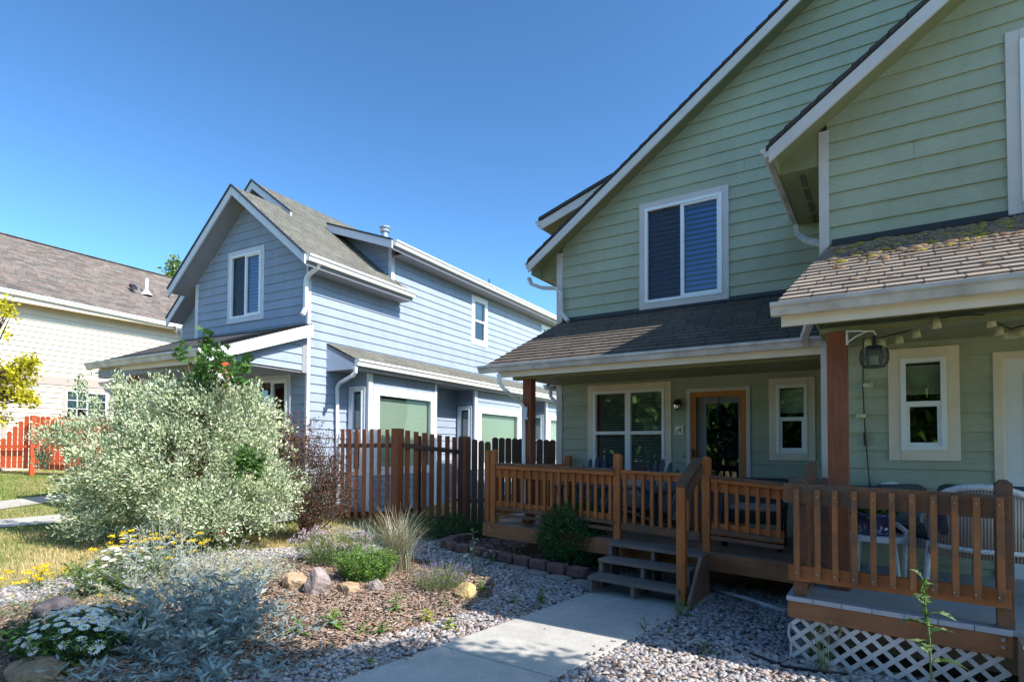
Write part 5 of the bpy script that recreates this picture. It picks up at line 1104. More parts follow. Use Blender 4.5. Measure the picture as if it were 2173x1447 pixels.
gravel_px = [(-250, 1262), (0, 1250), (110, 1232), (250, 1205), (370, 1185), (480, 1171), (620, 1162), (760, 1158), (860, 1150), (890, 1132), (960, 1122), (1042, 1118)]
GP = sheet('gravel', gravel_px, .004, M['gravelbase'], [(-5.1, 8.6), (-.6, 8.6), (3.5, 6.9), (3.5, 1.2), (-4, .2), (-7.5, .9)])
mulch_px = [(-200, 1310), (0, 1292), (70, 1278), (210, 1246), (330, 1215), (480, 1200), (560, 1190), (640, 1186), (720, 1188), (850, 1180), (950, 1205), (1040, 1228), (1052, 1245), (1040, 1268), (985, 1300), (930, 1318), (850, 1345), (760, 1368), (680, 1395), (600, 1417), (540, 1430), (500, 1447)]
MP = sheet('mulch', mulch_px, .010, M['mulchbase'], [(-4.0, 1.2), (-6.2, .9)])
sheet('under_deck_shade', [], .008, simple('painted shade under the deck', (.035, .028, .022), rough=1, bmp=.5), [(RL[0]+.1, RL[1]+.1), (3.4, RR[1]+.1), (3.4, 6.85), (RL[0]+.1, 6.85)])  # near-black sheet paints in the darkness behind the lattice
bed2_px = [(955, 1165), (1010, 1180), (1080, 1195), (1150, 1210), (1215, 1224), (1262, 1228), (1300, 1165), (1100, 1128), (1040, 1124), (960, 1140)]
B2P = sheet('mulch', bed2_px, .012, M['mulchbase'])
# walk
def conc(name):
    m, t, b = nm(name); co = objco(t); n1_ = noise(t, co, 1.6, 5, .6); n2_ = noise(t, co, 90, 4, .7)
    c = ramp(t, n1_, [(.3, (.37, .355, .33)), (.7, (.45, .43, .40))]); c = mixc(t, .8, c, ramp(t, n2_, [(.35, (.28, .28, .28)), (.65, (.72, .72, .72))]), 'OVERLAY'); md = noise(t, co, 7, 5, .7); c = mixc(t, .5, c, ramp(t, md, [(.3, (.38, .38, .38)), (.7, (.62, .62, .62))]), 'OVERLAY')
    st = noise(t, co, 5, 6, .75); c = mixc(t, ramp(t, st, [(.60, (0, 0, 0)), (.72, (.35, .35, .35))]), c, (.16, .14, .12))
    t.links.new(c, b.inputs['Base Color']); b.inputs['Roughness'].default_value = .85; bump(t, b, n2_, .35, .003); return m
M['concrete'] = conc('concrete')
a, b, c, d = [onZ(x, y, .03) for x, y in ((1262, 1253), (1452, 1296), (1178, 1437), (711, 1447))]
def ext(p, q, yv): k = (yv-p[1])/(q[1]-p[1]); return p+(q-p)*k
top_l, top_r = ext(d, a, 6.75), ext(c, b, 6.75)
ys_j = [6.75, 3.70, .7]; pts = []
jl = onZ(915, 1372, .03); jr = onZ(1130, 1440, .03); tl = (jr[1]-jl[1])/(jr[0]-jl[0])
path = MB(); Lf = lambda yv: ext(d, a, yv); Rf = lambda yv: ext(c, b, yv)
def slab(ya, yb):
    P = [Lf(yb), Rf(yb-.06), Rf(ya-.06), Lf(ya)]; path.prism([(p[0], p[1], .034) for p in P], (0, 0, -.12))
slab(6.75, 4.955); slab(4.951, 3.712); slab(3.70, .6); slab(.59, -2.5)
tag(path.build('path', M['concrete'], bevel=.006), kind='structure')
PP = [Lf(6.75)[:2], Rf(6.75)[:2], Rf(-2.5)[:2], Lf(-2.5)[:2]]
WK = []
for pix in ([(-200, 1084), (0, 1065), (166, 1045), (330, 1030), (330, 1040), (166, 1058), (0, 1082), (-200, 1102)], [(-200, 1122), (0, 1104), (155, 1090), (330, 1075), (330, 1085), (160, 1108), (0, 1121), (-200, 1146)]):
    WK.append(sheet('walkway', pix, .02, M['concrete']))
# ------------------------------------------------------------------ scatter helpers
def inpoly(X, Y, P):
    P = np.asarray(P)[:, :2]; r = np.zeros(len(X), bool); j = len(P)-1
    for i in range(len(P)):
        c = ((P[i, 1] > Y) != (P[j, 1] > Y)) & (X < (P[j, 0]-P[i, 0])*(Y-P[i, 1])/(P[j, 1]-P[i, 1]+1e-12)+P[i, 0]); r ^= c; j = i
    return r
zgv = np.vectorize(lambda x: float(zg(x)), otypes=[float])
def project(P):
    c = (P-CP) @ CM.T; return CXP+FPX*c[:, 0]/c[:, 2], CYP-FPX*c[:, 1]/c[:, 2], c[:, 2]
def scatter(n, x0, x1, y0, y1, inside, outside, seed, margin=60, dens=None):
    r = np.random.RandomState(seed); X = r.uniform(x0, x1, n); Y = r.uniform(y0, y1, n); k = np.ones(n, bool)
    if inside: 
        s = np.zeros(n, bool)
        for P in inside: s |= inpoly(X, Y, P)
        k &= s
    for P in outside: k &= ~inpoly(X, Y, P)
    Pw = np.c_[X, Y, zgv(X)]; px, py, d = project(Pw); k &= (d > .5) & (px > -margin) & (px < 2173+margin) & (py < 1447+margin*1.5)
    if dens is not None: k &= r.rand(n) < dens(X, Y, d)
    return X[k], Y[k], r
ICO = None
def ico():
    t = (1+5**.5)/2; v = np.array([(-1, t, 0), (1, t, 0), (-1, -t, 0), (1, -t, 0), (0, -1, t), (0, 1, t), (0, -1, -t), (0, 1, -t), (t, 0, -1), (t, 0, 1), (-t, 0, -1), (-t, 0, 1)], float); v /= np.linalg.norm(v[0])
    f = np.array([(0, 11, 5), (0, 5, 1), (0, 1, 7), (0, 7, 10), (0, 10, 11), (1, 5, 9), (5, 11, 4), (11, 10, 2), (10, 7, 6), (7, 1, 8), (3, 9, 4), (3, 4, 2), (3, 2, 6), (3, 6, 8), (3, 8, 9), (4, 9, 5), (2, 4, 11), (6, 2, 10), (8, 6, 7), (9, 8, 1)]); return v, f
def rotz(a): c, s = np.cos(a), np.sin(a); z = np.zeros_like(a); o = np.ones_like(a); return np.stack([np.stack([c, -s, z], -1), np.stack([s, c, z], -1), np.stack([z, z, o], -1)], -2)
def rotx(a): c, s = np.cos(a), np.sin(a); z = np.zeros_like(a); o = np.ones_like(a); return np.stack([np.stack([o, z, z], -1), np.stack([z, c, -s], -1), np.stack([z, s, c], -1)], -2)
def pebbles(X, Y, r, base=.004, s0=.011, s1=.026):
    n = len(X); v, f = ico(); S = r.uniform(s0, s1, (n, 1))*np.c_[r.uniform(.9, 1.7, n), r.uniform(.8, 1.1, n), r.uniform(.45, .75, n)]
    Rm = rotz(r.uniform(0, 6.28, n)) @ rotx(r.uniform(-.5, .5, n)) @ rotz(r.uniform(0, 6.28, n)*0)
    P = (v[None]*(1+r.uniform(-.12, .12, (n, 12, 1))))*S[:, None, :]; P = np.einsum('nij,nkj->nki', Rm, P)
    P += np.c_[X, Y, zgv(X)+base+S[:, 2]*.45+r.uniform(0, .012, n)][:, None, :]
    F = (f[None]+(np.arange(n)*12)[:, None, None]).reshape(-1, 3); return P.reshape(-1, 3), F
def pebble_mat():
    m, t, b = nm('river pebbles'); isl = N(t, 'ShaderNodeNewGeometry').outputs['Random Per Island']
    c = ramp(t, isl, [(0, (.16, .17, .20)), (.18, (.33, .30, .30)), (.36, (.22, .16, .15)), (.52, (.40, .38, .38)), (.68, (.28, .24, .22)), (.84, (.50, .47, .45)), (1, (.19, .20, .23))]); c = mixc(t, .3, c, ramp(t, noise(t, objco(t), 120, 2), [(.3, (.3, .3, .3)), (.7, (.7, .7, .7))]), 'OVERLAY')
    t.links.new(c, b.inputs['Base Color']); b.inputs['Roughness'].default_value = .6; return m
M['pebble'] = pebble_mat()
dn = lambda X, Y, d: np.clip(1.35-.10*d, .25, 1)
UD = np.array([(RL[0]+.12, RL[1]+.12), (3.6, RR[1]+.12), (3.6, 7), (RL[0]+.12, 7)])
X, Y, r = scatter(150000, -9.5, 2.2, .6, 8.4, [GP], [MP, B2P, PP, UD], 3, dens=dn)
V, F = pebbles(X, Y, r); pb_ = mesh_np('gravel_pebbles', V, F, M['pebble'], smooth=True); tag(pb_, 'rounded grey and pink river pebbles covering the gravel beds', 'gravel', kind='stuff')
X, Y, r = scatter(3600, -4, -1.5, 1.5, 6.6, [PP], [], 33)
q_ = np.minimum(np.abs((X-PP[3][0])-(Y-PP[3][1])*(PP[0][0]-PP[3][0])/(PP[0][1]-PP[3][1])), np.abs((X-PP[2][0])-(Y-PP[2][1])*(PP[1][0]-PP[2][0])/(PP[1][1]-PP[2][1]))); k_ = r.rand(len(X)) < .35*np.exp(-q_/.05)+.004
V, F = pebbles(X[k_], Y[k_], r, .036, .005, .016); tag(mesh_np('stray_pebbles', V, F, M['pebble'], smooth=True), 'stray pebbles spilled along the edges of the walk', 'gravel', kind='stuff')
X, Y, r = scatter(9000, -9.5, 2.2, .6, 8.4, [MP, B2P], [PP], 31, dens=lambda X, Y, d: .10*np.ones_like(d))
V2, F2 = pebbles(X, Y, r, .01)
# mulch chips: thin bent splinters
def chips(n, inside, outside, seed, box, base=.012, dens=None):
    X, Y, r = scatter(n, *box, inside, outside, seed, dens=dens); n = len(X); L = r.uniform(.012, .055, n)*.9; W = r.uniform(.003, .010, n); T = r.uniform(.002, .005, n)
    cube = np.array([(-1, -1, -1), (1, -.7, -1), (1, .7, -1), (-1, 1, -1), (-1, -1, 1), (1, -.7, 1), (1, .7, 1), (-1, 1, 1)], float); f = np.array([(0, 3, 2, 1), (4, 5, 6, 7), (0, 1, 5, 4), (1, 2, 6, 5), (2, 3, 7, 6), (3, 0, 4, 7)])
    P = cube[None]*np.c_[L, W, T][:, None, :]; Rm = rotz(r.uniform(0, 6.28, n)) @ np.transpose(rotx(r.uniform(-.5, .5, n)), (0, 1, 2)); ry = r.uniform(-.35, .35, n); c, s = np.cos(ry), np.sin(ry); z = np.zeros(n); o = np.ones(n)
    Ry = np.stack([np.stack([c, z, s], -1), np.stack([z, o, z], -1), np.stack([-s, z, c], -1)], -2); P = np.einsum('nij,nkj->nki', Rm @ Ry, P); P += np.c_[X, Y, zgv(X)+base+r.uniform(.002, .022, n)][:, None, :]
    return P.reshape(-1, 3), (f[None]+(np.arange(n)*8)[:, None, None]).reshape(-1, 4)
m, t, b = nm('bark mulch chips'); isl = N(t, 'ShaderNodeNewGeometry').outputs['Random Per Island']; c_ = ramp(t, isl, [(0, (.08, .05, .04)), (.25, (.22, .15, .11)), (.45, (.34, .26, .20)), (.6, (.27, .13, .075)), (.8, (.44, .37, .31)), (1, (.14, .09, .065))]); t.links.new(c_, b.inputs['Base Color']); b.inputs['Roughness'].default_value = .9; M['chip'] = m
V, F = chips(120000, [MP, B2P], [PP], 4, (-9.5, -1.5, .6, 8.4), dens=dn); ch_ = mesh_np('mulch_chips', V, F, M['chip']); tag(ch_, 'brown bark mulch chips covering the planting bed', 'mulch', kind='stuff')
V, F = chips(9000, [GP], [MP, B2P, PP], 5, (-6, 2, .6, 6.5), base=.02, dens=lambda X, Y, d: np.where((X > -3.9) & (X < -2.6) & (Y > 1.5) & (Y < 5.2), .8, .06)+np.where((X > -2.2) & (Y < 4.6), .5, 0)); tag(mesh_np('mulch_litter', V, F, M['chip']), 'loose bark splinters strewn over the pebbles', 'mulch', kind='stuff')
# grass blades on the lawn (n, mostly at the left and behind the bush)
def blades(X, Y, r, h0, h1, wd, mats, mi, name, lab):
    n = len(X); h = r.uniform(h0, h1, n); a = r.uniform(0, 6.28, n); ln = r.uniform(.1, .7, n)*h; z = zgv(X); w_ = wd*r.uniform(.7, 1.3, n)
    dx, dy = np.cos(a), np.sin(a); b0 = np.c_[X-dy*w_, Y+dx*w_, z]; b1 = np.c_[X+dy*w_, Y-dx*w_, z]; m0 = np.c_[X+dx*ln*.35+dy*w_*.7, Y+dy*ln*.35-dx*w_*.7, z+h*.6]; m1 = np.c_[X+dx*ln*.35-dy*w_*.7, Y+dy*ln*.35+dx*w_*.7, z+h*.6]; tp = np.c_[X+dx*ln, Y+dy*ln, z+h]
    V = np.stack([b0, b1, m0, m1, tp], 1).reshape(-1, 3); i = np.arange(n)*5; F = np.concatenate([np.c_[i, i+1, i+2], np.c_[i, i+2, i+3], np.c_[i+3, i+2, i+4]]); o = mesh_np(name, V, F, mats, np.concatenate([mi(X, Y, r)]*3)); tag(o, lab, 'grass', kind='stuff'); return o
M['gr1'] = leaf_mat('green grass blades', (.17, .27, .05), (.09, .17, .03), .3); M['gr2'] = leaf_mat('straw grass blades', (.58, .46, .24), (.40, .32, .14), .3); M['gr3'] = leaf_mat('olive grass blades', (.32, .32, .11), (.20, .23, .07), .3)
def gmi(X, Y, r):
    f = np.sin(X*1.3+np.sin(Y*1.7)*1.1)+np.sin(Y*2.1+X*.6)*.6+r.normal(0, .5, len(X)); near = np.clip((-X-7.2)/2.2, 0, 1); dryc = np.where(Y < 4.2, 1.2, -.1)+np.where(X < -11.5, -1.6, 0)
    return np.where(f+dryc > .9, 1, np.where(f+dryc > -.3, 2, 0))
X, Y, r = scatter(230000, -28, -5.0, .8, 11.5, [], [GP, MP]+WK, 9, dens=lambda X, Y, d: np.clip(1.3-.055*d, .18, 1))
blades(X, Y, r, .03, .075, .0045, [M['gr1'], M['gr2'], M['gr3']], gmi, 'lawn_grass', 'patchy green and straw coloured lawn grass')
# ================================================================== PLANTS
def leaf_np(C, D, size, asp, r, up=.35, cup=.25, dsp=.7):
    """rhomb leaves (two folded triangles): C centres, D outward directions"""
    n = len(C); D = D/(np.linalg.norm(D, axis=1, keepdims=True)+1e-9); d = D+r.normal(0, dsp, (n, 3))+np.array([0, 0, up]); d /= np.linalg.norm(d, axis=1, keepdims=True)
    a = r.normal(0, 1, (n, 3)); s = np.cross(d, a); s /= np.linalg.norm(s, axis=1, keepdims=True); nn = np.cross(d, s); L = (size*r.uniform(.6, 1.25, n))[:, None]; W = L*asp
    p0 = C; p1 = C+d*L*.45+s*W*.5+nn*W*cup; p2 = C+d*L; p3 = C+d*L*.45-s*W*.5+nn*W*cup
    V = np.stack([p0, p1, p2, p3], 1).reshape(-1, 3); i = np.arange(n)*4; F = np.stack([np.c_[i, i+1, i+2], np.c_[i, i+2, i+3]], 1).reshape(-1, 3); return V, F
def cat(parts):
    V = []; F = []; m = []; b = 0
    for v, f, mi in parts: V.append(v); F.append(f+b); m.append(np.full(len(f), mi) if np.isscalar(mi) else mi); b += len(v)
    return np.concatenate(V), np.concatenate(F), np.concatenate(m)
def bushpoints(c, rad, n, r, lump=.22, shell=.45, flat=0., freq=3):
    u = r.normal(0, 1, (n, 3)); u /= np.linalg.norm(u, axis=1, keepdims=True); th = np.arctan2(u[:, 1], u[:, 0]); ph = u[:, 2]
    k = 1+lump*(np.sin(freq*th+ph*4+c[0])*.5+np.sin(freq*1.7*th-ph*6+1.3)*.3+np.sin(ph*9+th*2)*.25)+r.normal(0, lump*.18, n)
    q = (1-(1-shell)*r.rand(n)**1.6)*k; P = u*q[:, None]*np.array(rad); return P+np.array(c), u
def plant(name, label, cat_, base, group=None): return thing(name, label, cat_, base, group)
def branches(t, base, tips, r0, mat, seed=0, name='branches', bend=.15):
    r = np.random.RandomState(seed); mb = MB(); base = np.array(base)
    for p in tips:
        p = np.array(p); mid = base*.5+p*.5+r.normal(0, bend, 3)*np.linalg.norm(p-base)*.35; b0 = base+np.array([*r.normal(0, .04, 2), 0]); mb.tube([b0, b0*.7+mid*.3, mid, mid*.35+p*.65, p], [r0, r0*.8, r0*.6, r0*.4, r0*.15], 5, caps=False)
    return mb.build(name, mat, t, smooth=True)
L_ = {}
L_['vg'] = leaf_mat('variegated leaf green', (.15, .26, .095), (.07, .14, .05), .3); L_['vw'] = leaf_mat('variegated leaf cream margin', (.78, .80, .60), (.56, .62, .40), .35)
L_['gr'] = leaf_mat('fresh green leaf', (.19, .36, .06), (.08, .18, .03)); L_['dk'] = leaf_mat('dark green leaf', (.05, .11, .035), (.02, .05, .018)); L_['dk2'] = leaf_mat('deep juniper green', (.10, .24, .07), (.045, .13, .04), .15)
L_['br'] = leaf_mat('purple barberry leaf', (.15, .065, .06), (.07, .035, .04), .3); L_['brr'] = leaf_mat('orange red barberry leaf', (.34, .12, .07), (.20, .07, .05), .35); L_['brg'] = leaf_mat('olive barberry leaf', (.12, .12, .05), (.06, .06, .03), .3)
L_['ye'] = leaf_mat('yellow leaf', (.74, .66, .05), (.50, .48, .03), .45); L_['si'] = leaf_mat('silver sage leaf', (.42, .46, .42), (.26, .31, .28), .2); L_['sib'] = leaf_mat('sage leaf coloured as shaded', (.30, .38, .39), (.17, .23, .24), .2); L_['cr'] = leaf_mat('creamy seed head', (.50, .44, .22), (.36, .31, .15), .2)
L_['wh'] = leaf_mat('white petal', (.82, .82, .80), (.70, .70, .70), .2); L_['yc'] = leaf_mat('yellow flower', (.88, .66, .02), (.74, .50, .01), .15); L_['pk'] = leaf_mat('pink lilac flower', (.64, .50, .56), (.50, .36, .44), .25); L_['pu'] = leaf_mat('violet flower', (.34, .20, .66), (.20, .11, .45), .25); L_['st'] = leaf_mat('straw blade', (.55, .45, .28), (.36, .30, .17), .25); L_['ol'] = leaf_mat('grey green leaf', (.20, .27, .13), (.11, .16, .08), .25); L_['maple'] = leaf_mat('maple leaf', (.11, .24, .05), (.05, .12, .025), .35)
L_['stem'] = simple('green stem', (.15, .19, .07), bmp=0); L_['twig'] = simple('brown twig', (.16, .09, .06), bmp=0); L_['sstem'] = simple('silver stem', (.40, .42, .38), bmp=0)

# --- big variegated shrub, built from overlapping lobes
def clusters(P, U, nl, size, asp, r, spread, up=.35, dsp=.7, cup=.25):
    n = len(P); C = np.repeat(P, nl, 0)+r.normal(0, spread, (n*nl, 3)); D = np.repeat(U, nl, 0); return leaf_np(C, D, size, asp, r, up, cup, dsp)
bc = G(400, 1128); bd = 8.8; ctr = at_d(385, 985, bd); t = plant('variegated_shrub', 'huge cream and green variegated dogwood shrub filling the lawn before the blue house', 'shrub', (ctr[0], ctr[1], zg(ctr[0])))
r = np.random.RandomState(21); parts = []
lob = [((385, 985), 0, (1.36, 1.15, 1.02), 560), ((262, 1010), -.1, (.80, .85, .80), 240), ((525, 1020), .15, (.74, .8, .72), 220), ((330, 880), .2, (.80, .8, .55), 170), ((440, 880), .1, (.85, .8, .6), 200), ((185, 930), .0, (.42, .5, .34), 60), ((215, 1090), -.3, (.55, .55, .42), 110), ((570, 1065), -.2, (.46, .5, .42), 90), ((400, 1080), -.65, (1.2, .6, .45), 240), ((118, 925), .1, (.18, .3, .12), 14), ((520, 900), .3, (.60, .6, .45), 100)]
tips = []
for (px, py), dd, rad, n in lob:
    c = at_d(px, py, bd+dd*.8); P, U = bushpoints(c, tuple(q*.917 for q in rad), n, r, .26, .5); keep = P[:, 2] > zgv(P[:, 0])+.08; P, U = P[keep], U[keep]; tips += list(P[::14])
    v, f = clusters(P, U, 36, .058, .44, r, .06, up=.5); k = r.rand(len(f)//2); mi = np.where(np.arange(len(f)) % 2 == 0, 0, 1); mi = np.where(np.repeat(k, 2) < .12, 0, mi); mi = np.where(np.repeat(k, 2) > .42, 1, mi); parts.append((v, f, mi))
for px, py, hh in ((175, 800, .45), (255, 795, .35), (335, 800, .30), (480, 805, .25), (535, 835, .3), (125, 905, .2), (205, 850, .4), (90, 960, .2), (290, 815, .3)):     # shoots standing out of the outline
    c = at_d(px, py, bd+.1); k = np.linspace(0, 1, 12)[:, None]; P = c+np.array([0, 0, -1])*k*hh+r.normal(0, .03, (12, 3)); U = np.tile([.0, -.2, .8], (12, 1)); v, f = clusters(P, U, 16, .066, .40, r, .045, up=.6); parts.append((v, f, np.where(np.arange(len(f)) % 2 == 0, 0, 1)))
V, F, mi = cat(parts); mesh_np('foliage', V, F, [L_['vg'], L_['vw']], mi, t); branches(t, (bc[0]-.2, bc[1]+.6, bc[2]), tips[:46], .022, L_['twig'], 3)
# --- maple sapling behind it
def palm_leaves(P, U, size, r):
    """five-lobed leaves as a fan"""
    n = len(P); d = U+r.normal(0, .35, (n, 3)); d[:, 2] -= .1; d /= np.linalg.norm(d, axis=1, keepdims=True); a = np.array([0, 0, 1.])+r.normal(0, .35, (n, 3)); s = np.cross(d, a); s /= np.linalg.norm(s, axis=1, keepdims=True); L = size*r.uniform(.6, 1.2, n)
    ang = [-2.0, -1.45, -.95, -.55, -.25, 0, .25, .55, .95, 1.45, 2.0]; rad = [.35, .62, .40, .85, .5, 1.0, .5, .85, .4, .62, .35]; V = [P]+[P+(d*math.cos(g_)+s*math.sin(g_))*(L*q)[:, None] for g_, q in zip(ang, rad)]; m_ = len(V); V = np.stack(V, 1).reshape(-1, 3); i = np.arange(n)*m_
    return V, np.stack([np.c_[i, i+k, i+k+1] for k in range(1, m_-1)], 1).reshape(-1, 3)
t = plant('maple_sapling', 'young green maple with jagged leaves rising out of the variegated shrub', 'tree', tuple(G(440, 1090)+[0, 1.0, 0])); r = np.random.RandomState(5); parts = []; tips = []
for px, py, dd, rad, n in ((435, 815, 8.75, (.33, .3, .52), 330), (405, 850, 8.75, (.26, .3, .4), 130), (465, 765, 8.5, (.24, .2, .22), 90), (437, 722, 8.3, (.07, .07, .17), 40), (505, 800, 8.3, (.25, .2, .18), 70), (520, 768, 8.3, (.18, .12, .08), 34), (385, 745, 8.3, (.14, .1, .12), 30), (520, 975, 8.0, (.24, .12, .20), 130), (548, 990, 8.0, (.12, .1, .22), 50)):
    c = at_d(px, py, dd); P, U = bushpoints(c, rad, n, r, .3, .1); tips += list(P[::8]); v, f = palm_leaves(P, U, .092, r); parts.append((v, f, 0))
V, F, mi = cat(parts); mesh_np('foliage', V, F, [L_['maple']], mi, t); b0 = at_d(400, 1000, 9.0); branches(t, (b0[0], b0[1], zg(b0[0])), tips[:60], .014, simple('tan twig', (.35, .20, .10), bmp=0), 6, bend=.08)
# --- barberry
t = plant('barberry_bush', 'purple red barberry bush in front of the picket fence', 'shrub', tuple(G(670, 1105))); r = np.random.RandomState(8); parts = []; tips = []
for px, py, dd, rad, n in ((655, 1000, 9.7, (.62, .5, .72), 900), (600, 935, 9.9, (.42, .4, .42), 330), (700, 1050, 9.6, (.42, .4, .50), 420), (650, 1075, 9.3, (.5, .3, .30), 300)):
    c = at_d(px, py, dd); P, U = bushpoints(c, rad, n, r, .3, .3); tips += list(P[::11]); v, f = clusters(P, U, 9, .034, .55, r, .035, up=.2); k = np.repeat(r.rand(len(f)//2), 2); mi = np.where(k < .45, 0, np.where(k < .53, 1, 2)); parts.append((v, f, mi))
for k in range(34):
    px = r.uniform(560, 770); py = r.uniform(870, 940) if px < 660 else r.uniform(930, 1080); c = at_d(px, py, 9.5); b0 = at_d(650+(px-650)*.45, 1010, 9.6); q = np.linspace(.35, 1, 14)[:, None]; P = b0+(c-b0)*q; tips.append(c); v, f = clusters(P, np.tile(c-b0, (14, 1)), 5, .03, .55, r, .014, up=.2); k2 = np.repeat(r.rand(len(f)//2), 2); parts.append((v, f, np.where(k2 < .5, 0, 1)))
V, F, mi = cat(parts); mesh_np('foliage', V, F, [L_['br'], L_['brr'], L_['brg']], mi, t); b0 = at_d(655, 1060, 9.6); branches(t, (b0[0], b0[1], zg(b0[0])), tips, .008, L_['twig'], 9, bend=.12)
# --- yellow tree at the left edge, far tree over the roofs
def tree(name, label, tb, th, crowns, leaves, mats, size, seed, trunk=.09, nl=8, asp=.6, lump=.35, shell=.15, spread=.12):
    t = plant(name, label, 'tree', tuple(tb)); r = np.random.RandomState(seed); parts = []; tips = []
    for c, rad, n in crowns:
        P, U = bushpoints(c, rad, n, r, lump, shell); tips += list(P[::max(1, n//14)]); v, f = clusters(P, U, nl, size, asp, r, spread, up=.0, dsp=.9); k = np.repeat(r.randint(0, len(mats), len(f)//2), 2); parts.append((v, f, k))
    V, F, mi = cat(parts); mesh_np('crown', V, F, mats, mi, t); top = np.array(tb)+[0, 0, th]; mb = MB(); mb.tube([np.array(tb)-[0, 0, .1], np.array(tb)+[.05, 0, th*.5], top], [trunk, trunk*.8, trunk*.6], 8); mb.build('trunk', M['bark'], t, smooth=True)
    branches(t, top-[0, 0, .2], tips, trunk*.35, M['bark'], seed+1); return t
yb_ = at_d(-110, 1000, 12.5); tree('yellow_tree', 'tree with bright yellow leaves reaching in from the left edge', (yb_[0], yb_[1], zg(yb_[0])), 2.4, [(at_d(-10, 830, 12.3), (.55, .4, .60), 52), (at_d(40, 800, 12.3), (.34, .3, .38), 28), (at_d(10, 655, 12.3), (.14, .14, .22), 14), (at_d(60, 770, 12.3), (.18, .2, .12), 18), (at_d(62, 845, 12.3), (.2, .15, .10), 22), (at_d(-120, 780, 12.5), (.9, .9, 1.4), 420), (at_d(5, 893, 12.3), (.10, .1, .06), 5)], None, [L_['ye']], .085, 14, nl=15, asp=.75, spread=.07)
d_ = 46; fb = at_d(366, 700, d_); tree('far_tree', 'slim green tree top showing above the cream house roof ridge', (fb[0], fb[1], .9), at_d(366, 590, d_)[2]-1.5, [(at_d(364, 595, d_), (.50, .5, .85), 44), (at_d(370, 560, d_), (.22, .2, .8), 22)], None, [L_['ol'], L_['gr']], .34, 15, trunk=.14, nl=7, spread=.25)
# --- round dark shrub at the deck, low ones along the fence
def roundbush(name, label, c, rad, n, nl, size, asp, mats, seed, group=None, up=.3, lump=.12, spread=.035, shell=.6, twig=True, cat_='shrub'):
    zb = zg(c[0]); t = plant(name, label, cat_, (c[0], c[1], zb), group); r = np.random.RandomState(seed); P, U = bushpoints(c, rad, n, r, lump, shell); P[:, 2] = np.maximum(P[:, 2], zb+.02)
    v, f = clusters(P, U, nl, size, asp, r, spread, up=up); k = np.repeat(r.randint(0, len(mats), len(f)//2), 2); mesh_np('foliage', v, f, mats, k, t)
    if twig: branches(t, (c[0], c[1], zb), list(P[::max(1, n//22)]), .008, L_['twig'], seed)
    return t
sb = G(1222, 1205); roundbush('round_shrub', 'rounded dark green shrub growing against the deck beside the steps', (sb[0], sb[1]-.12, .45), (.46, .40, .46), 1900, 13, .040, .35, [L_['dk2'], L_['dk2'], L_['dk']], 12, lump=.10, spread=.03, up=.5)
for i, (px, py, rr, hh, lb) in enumerate(((895, 1132, .38, .28, 'low dark evergreen left of the gate, first from the tall fence post'), (955, 1128, .36, .30, 'low dark evergreen directly before the gate'), (1005, 1130, .26, .20, 'small feathery evergreen at the left deck corner'))):
    c = G(px, py+12); roundbush('low_evergreen', lb, (c[0], c[1]+.1, c[2]+hh*.5), (rr, .3, hh*.75), 330, 10, .042, .3, [L_['dk'], L_['dk2']], 30+i, 'low evergreens along the fence', spread=.03)
# pot plant
P0, U0 = bushpoints((POT[0], POT[1], POT[2]+.03), (.17, .17, .09), 120, np.random.RandomState(3), .2, .2); v, f = clusters(P0, U0, 8, .04, .6, np.random.RandomState(4), .02); mesh_np('plant', v, f, [L_['gr'], L_['dk']], np.repeat(np.random.RandomState(4).randint(0, 2, len(f)//2), 2), POT[3])

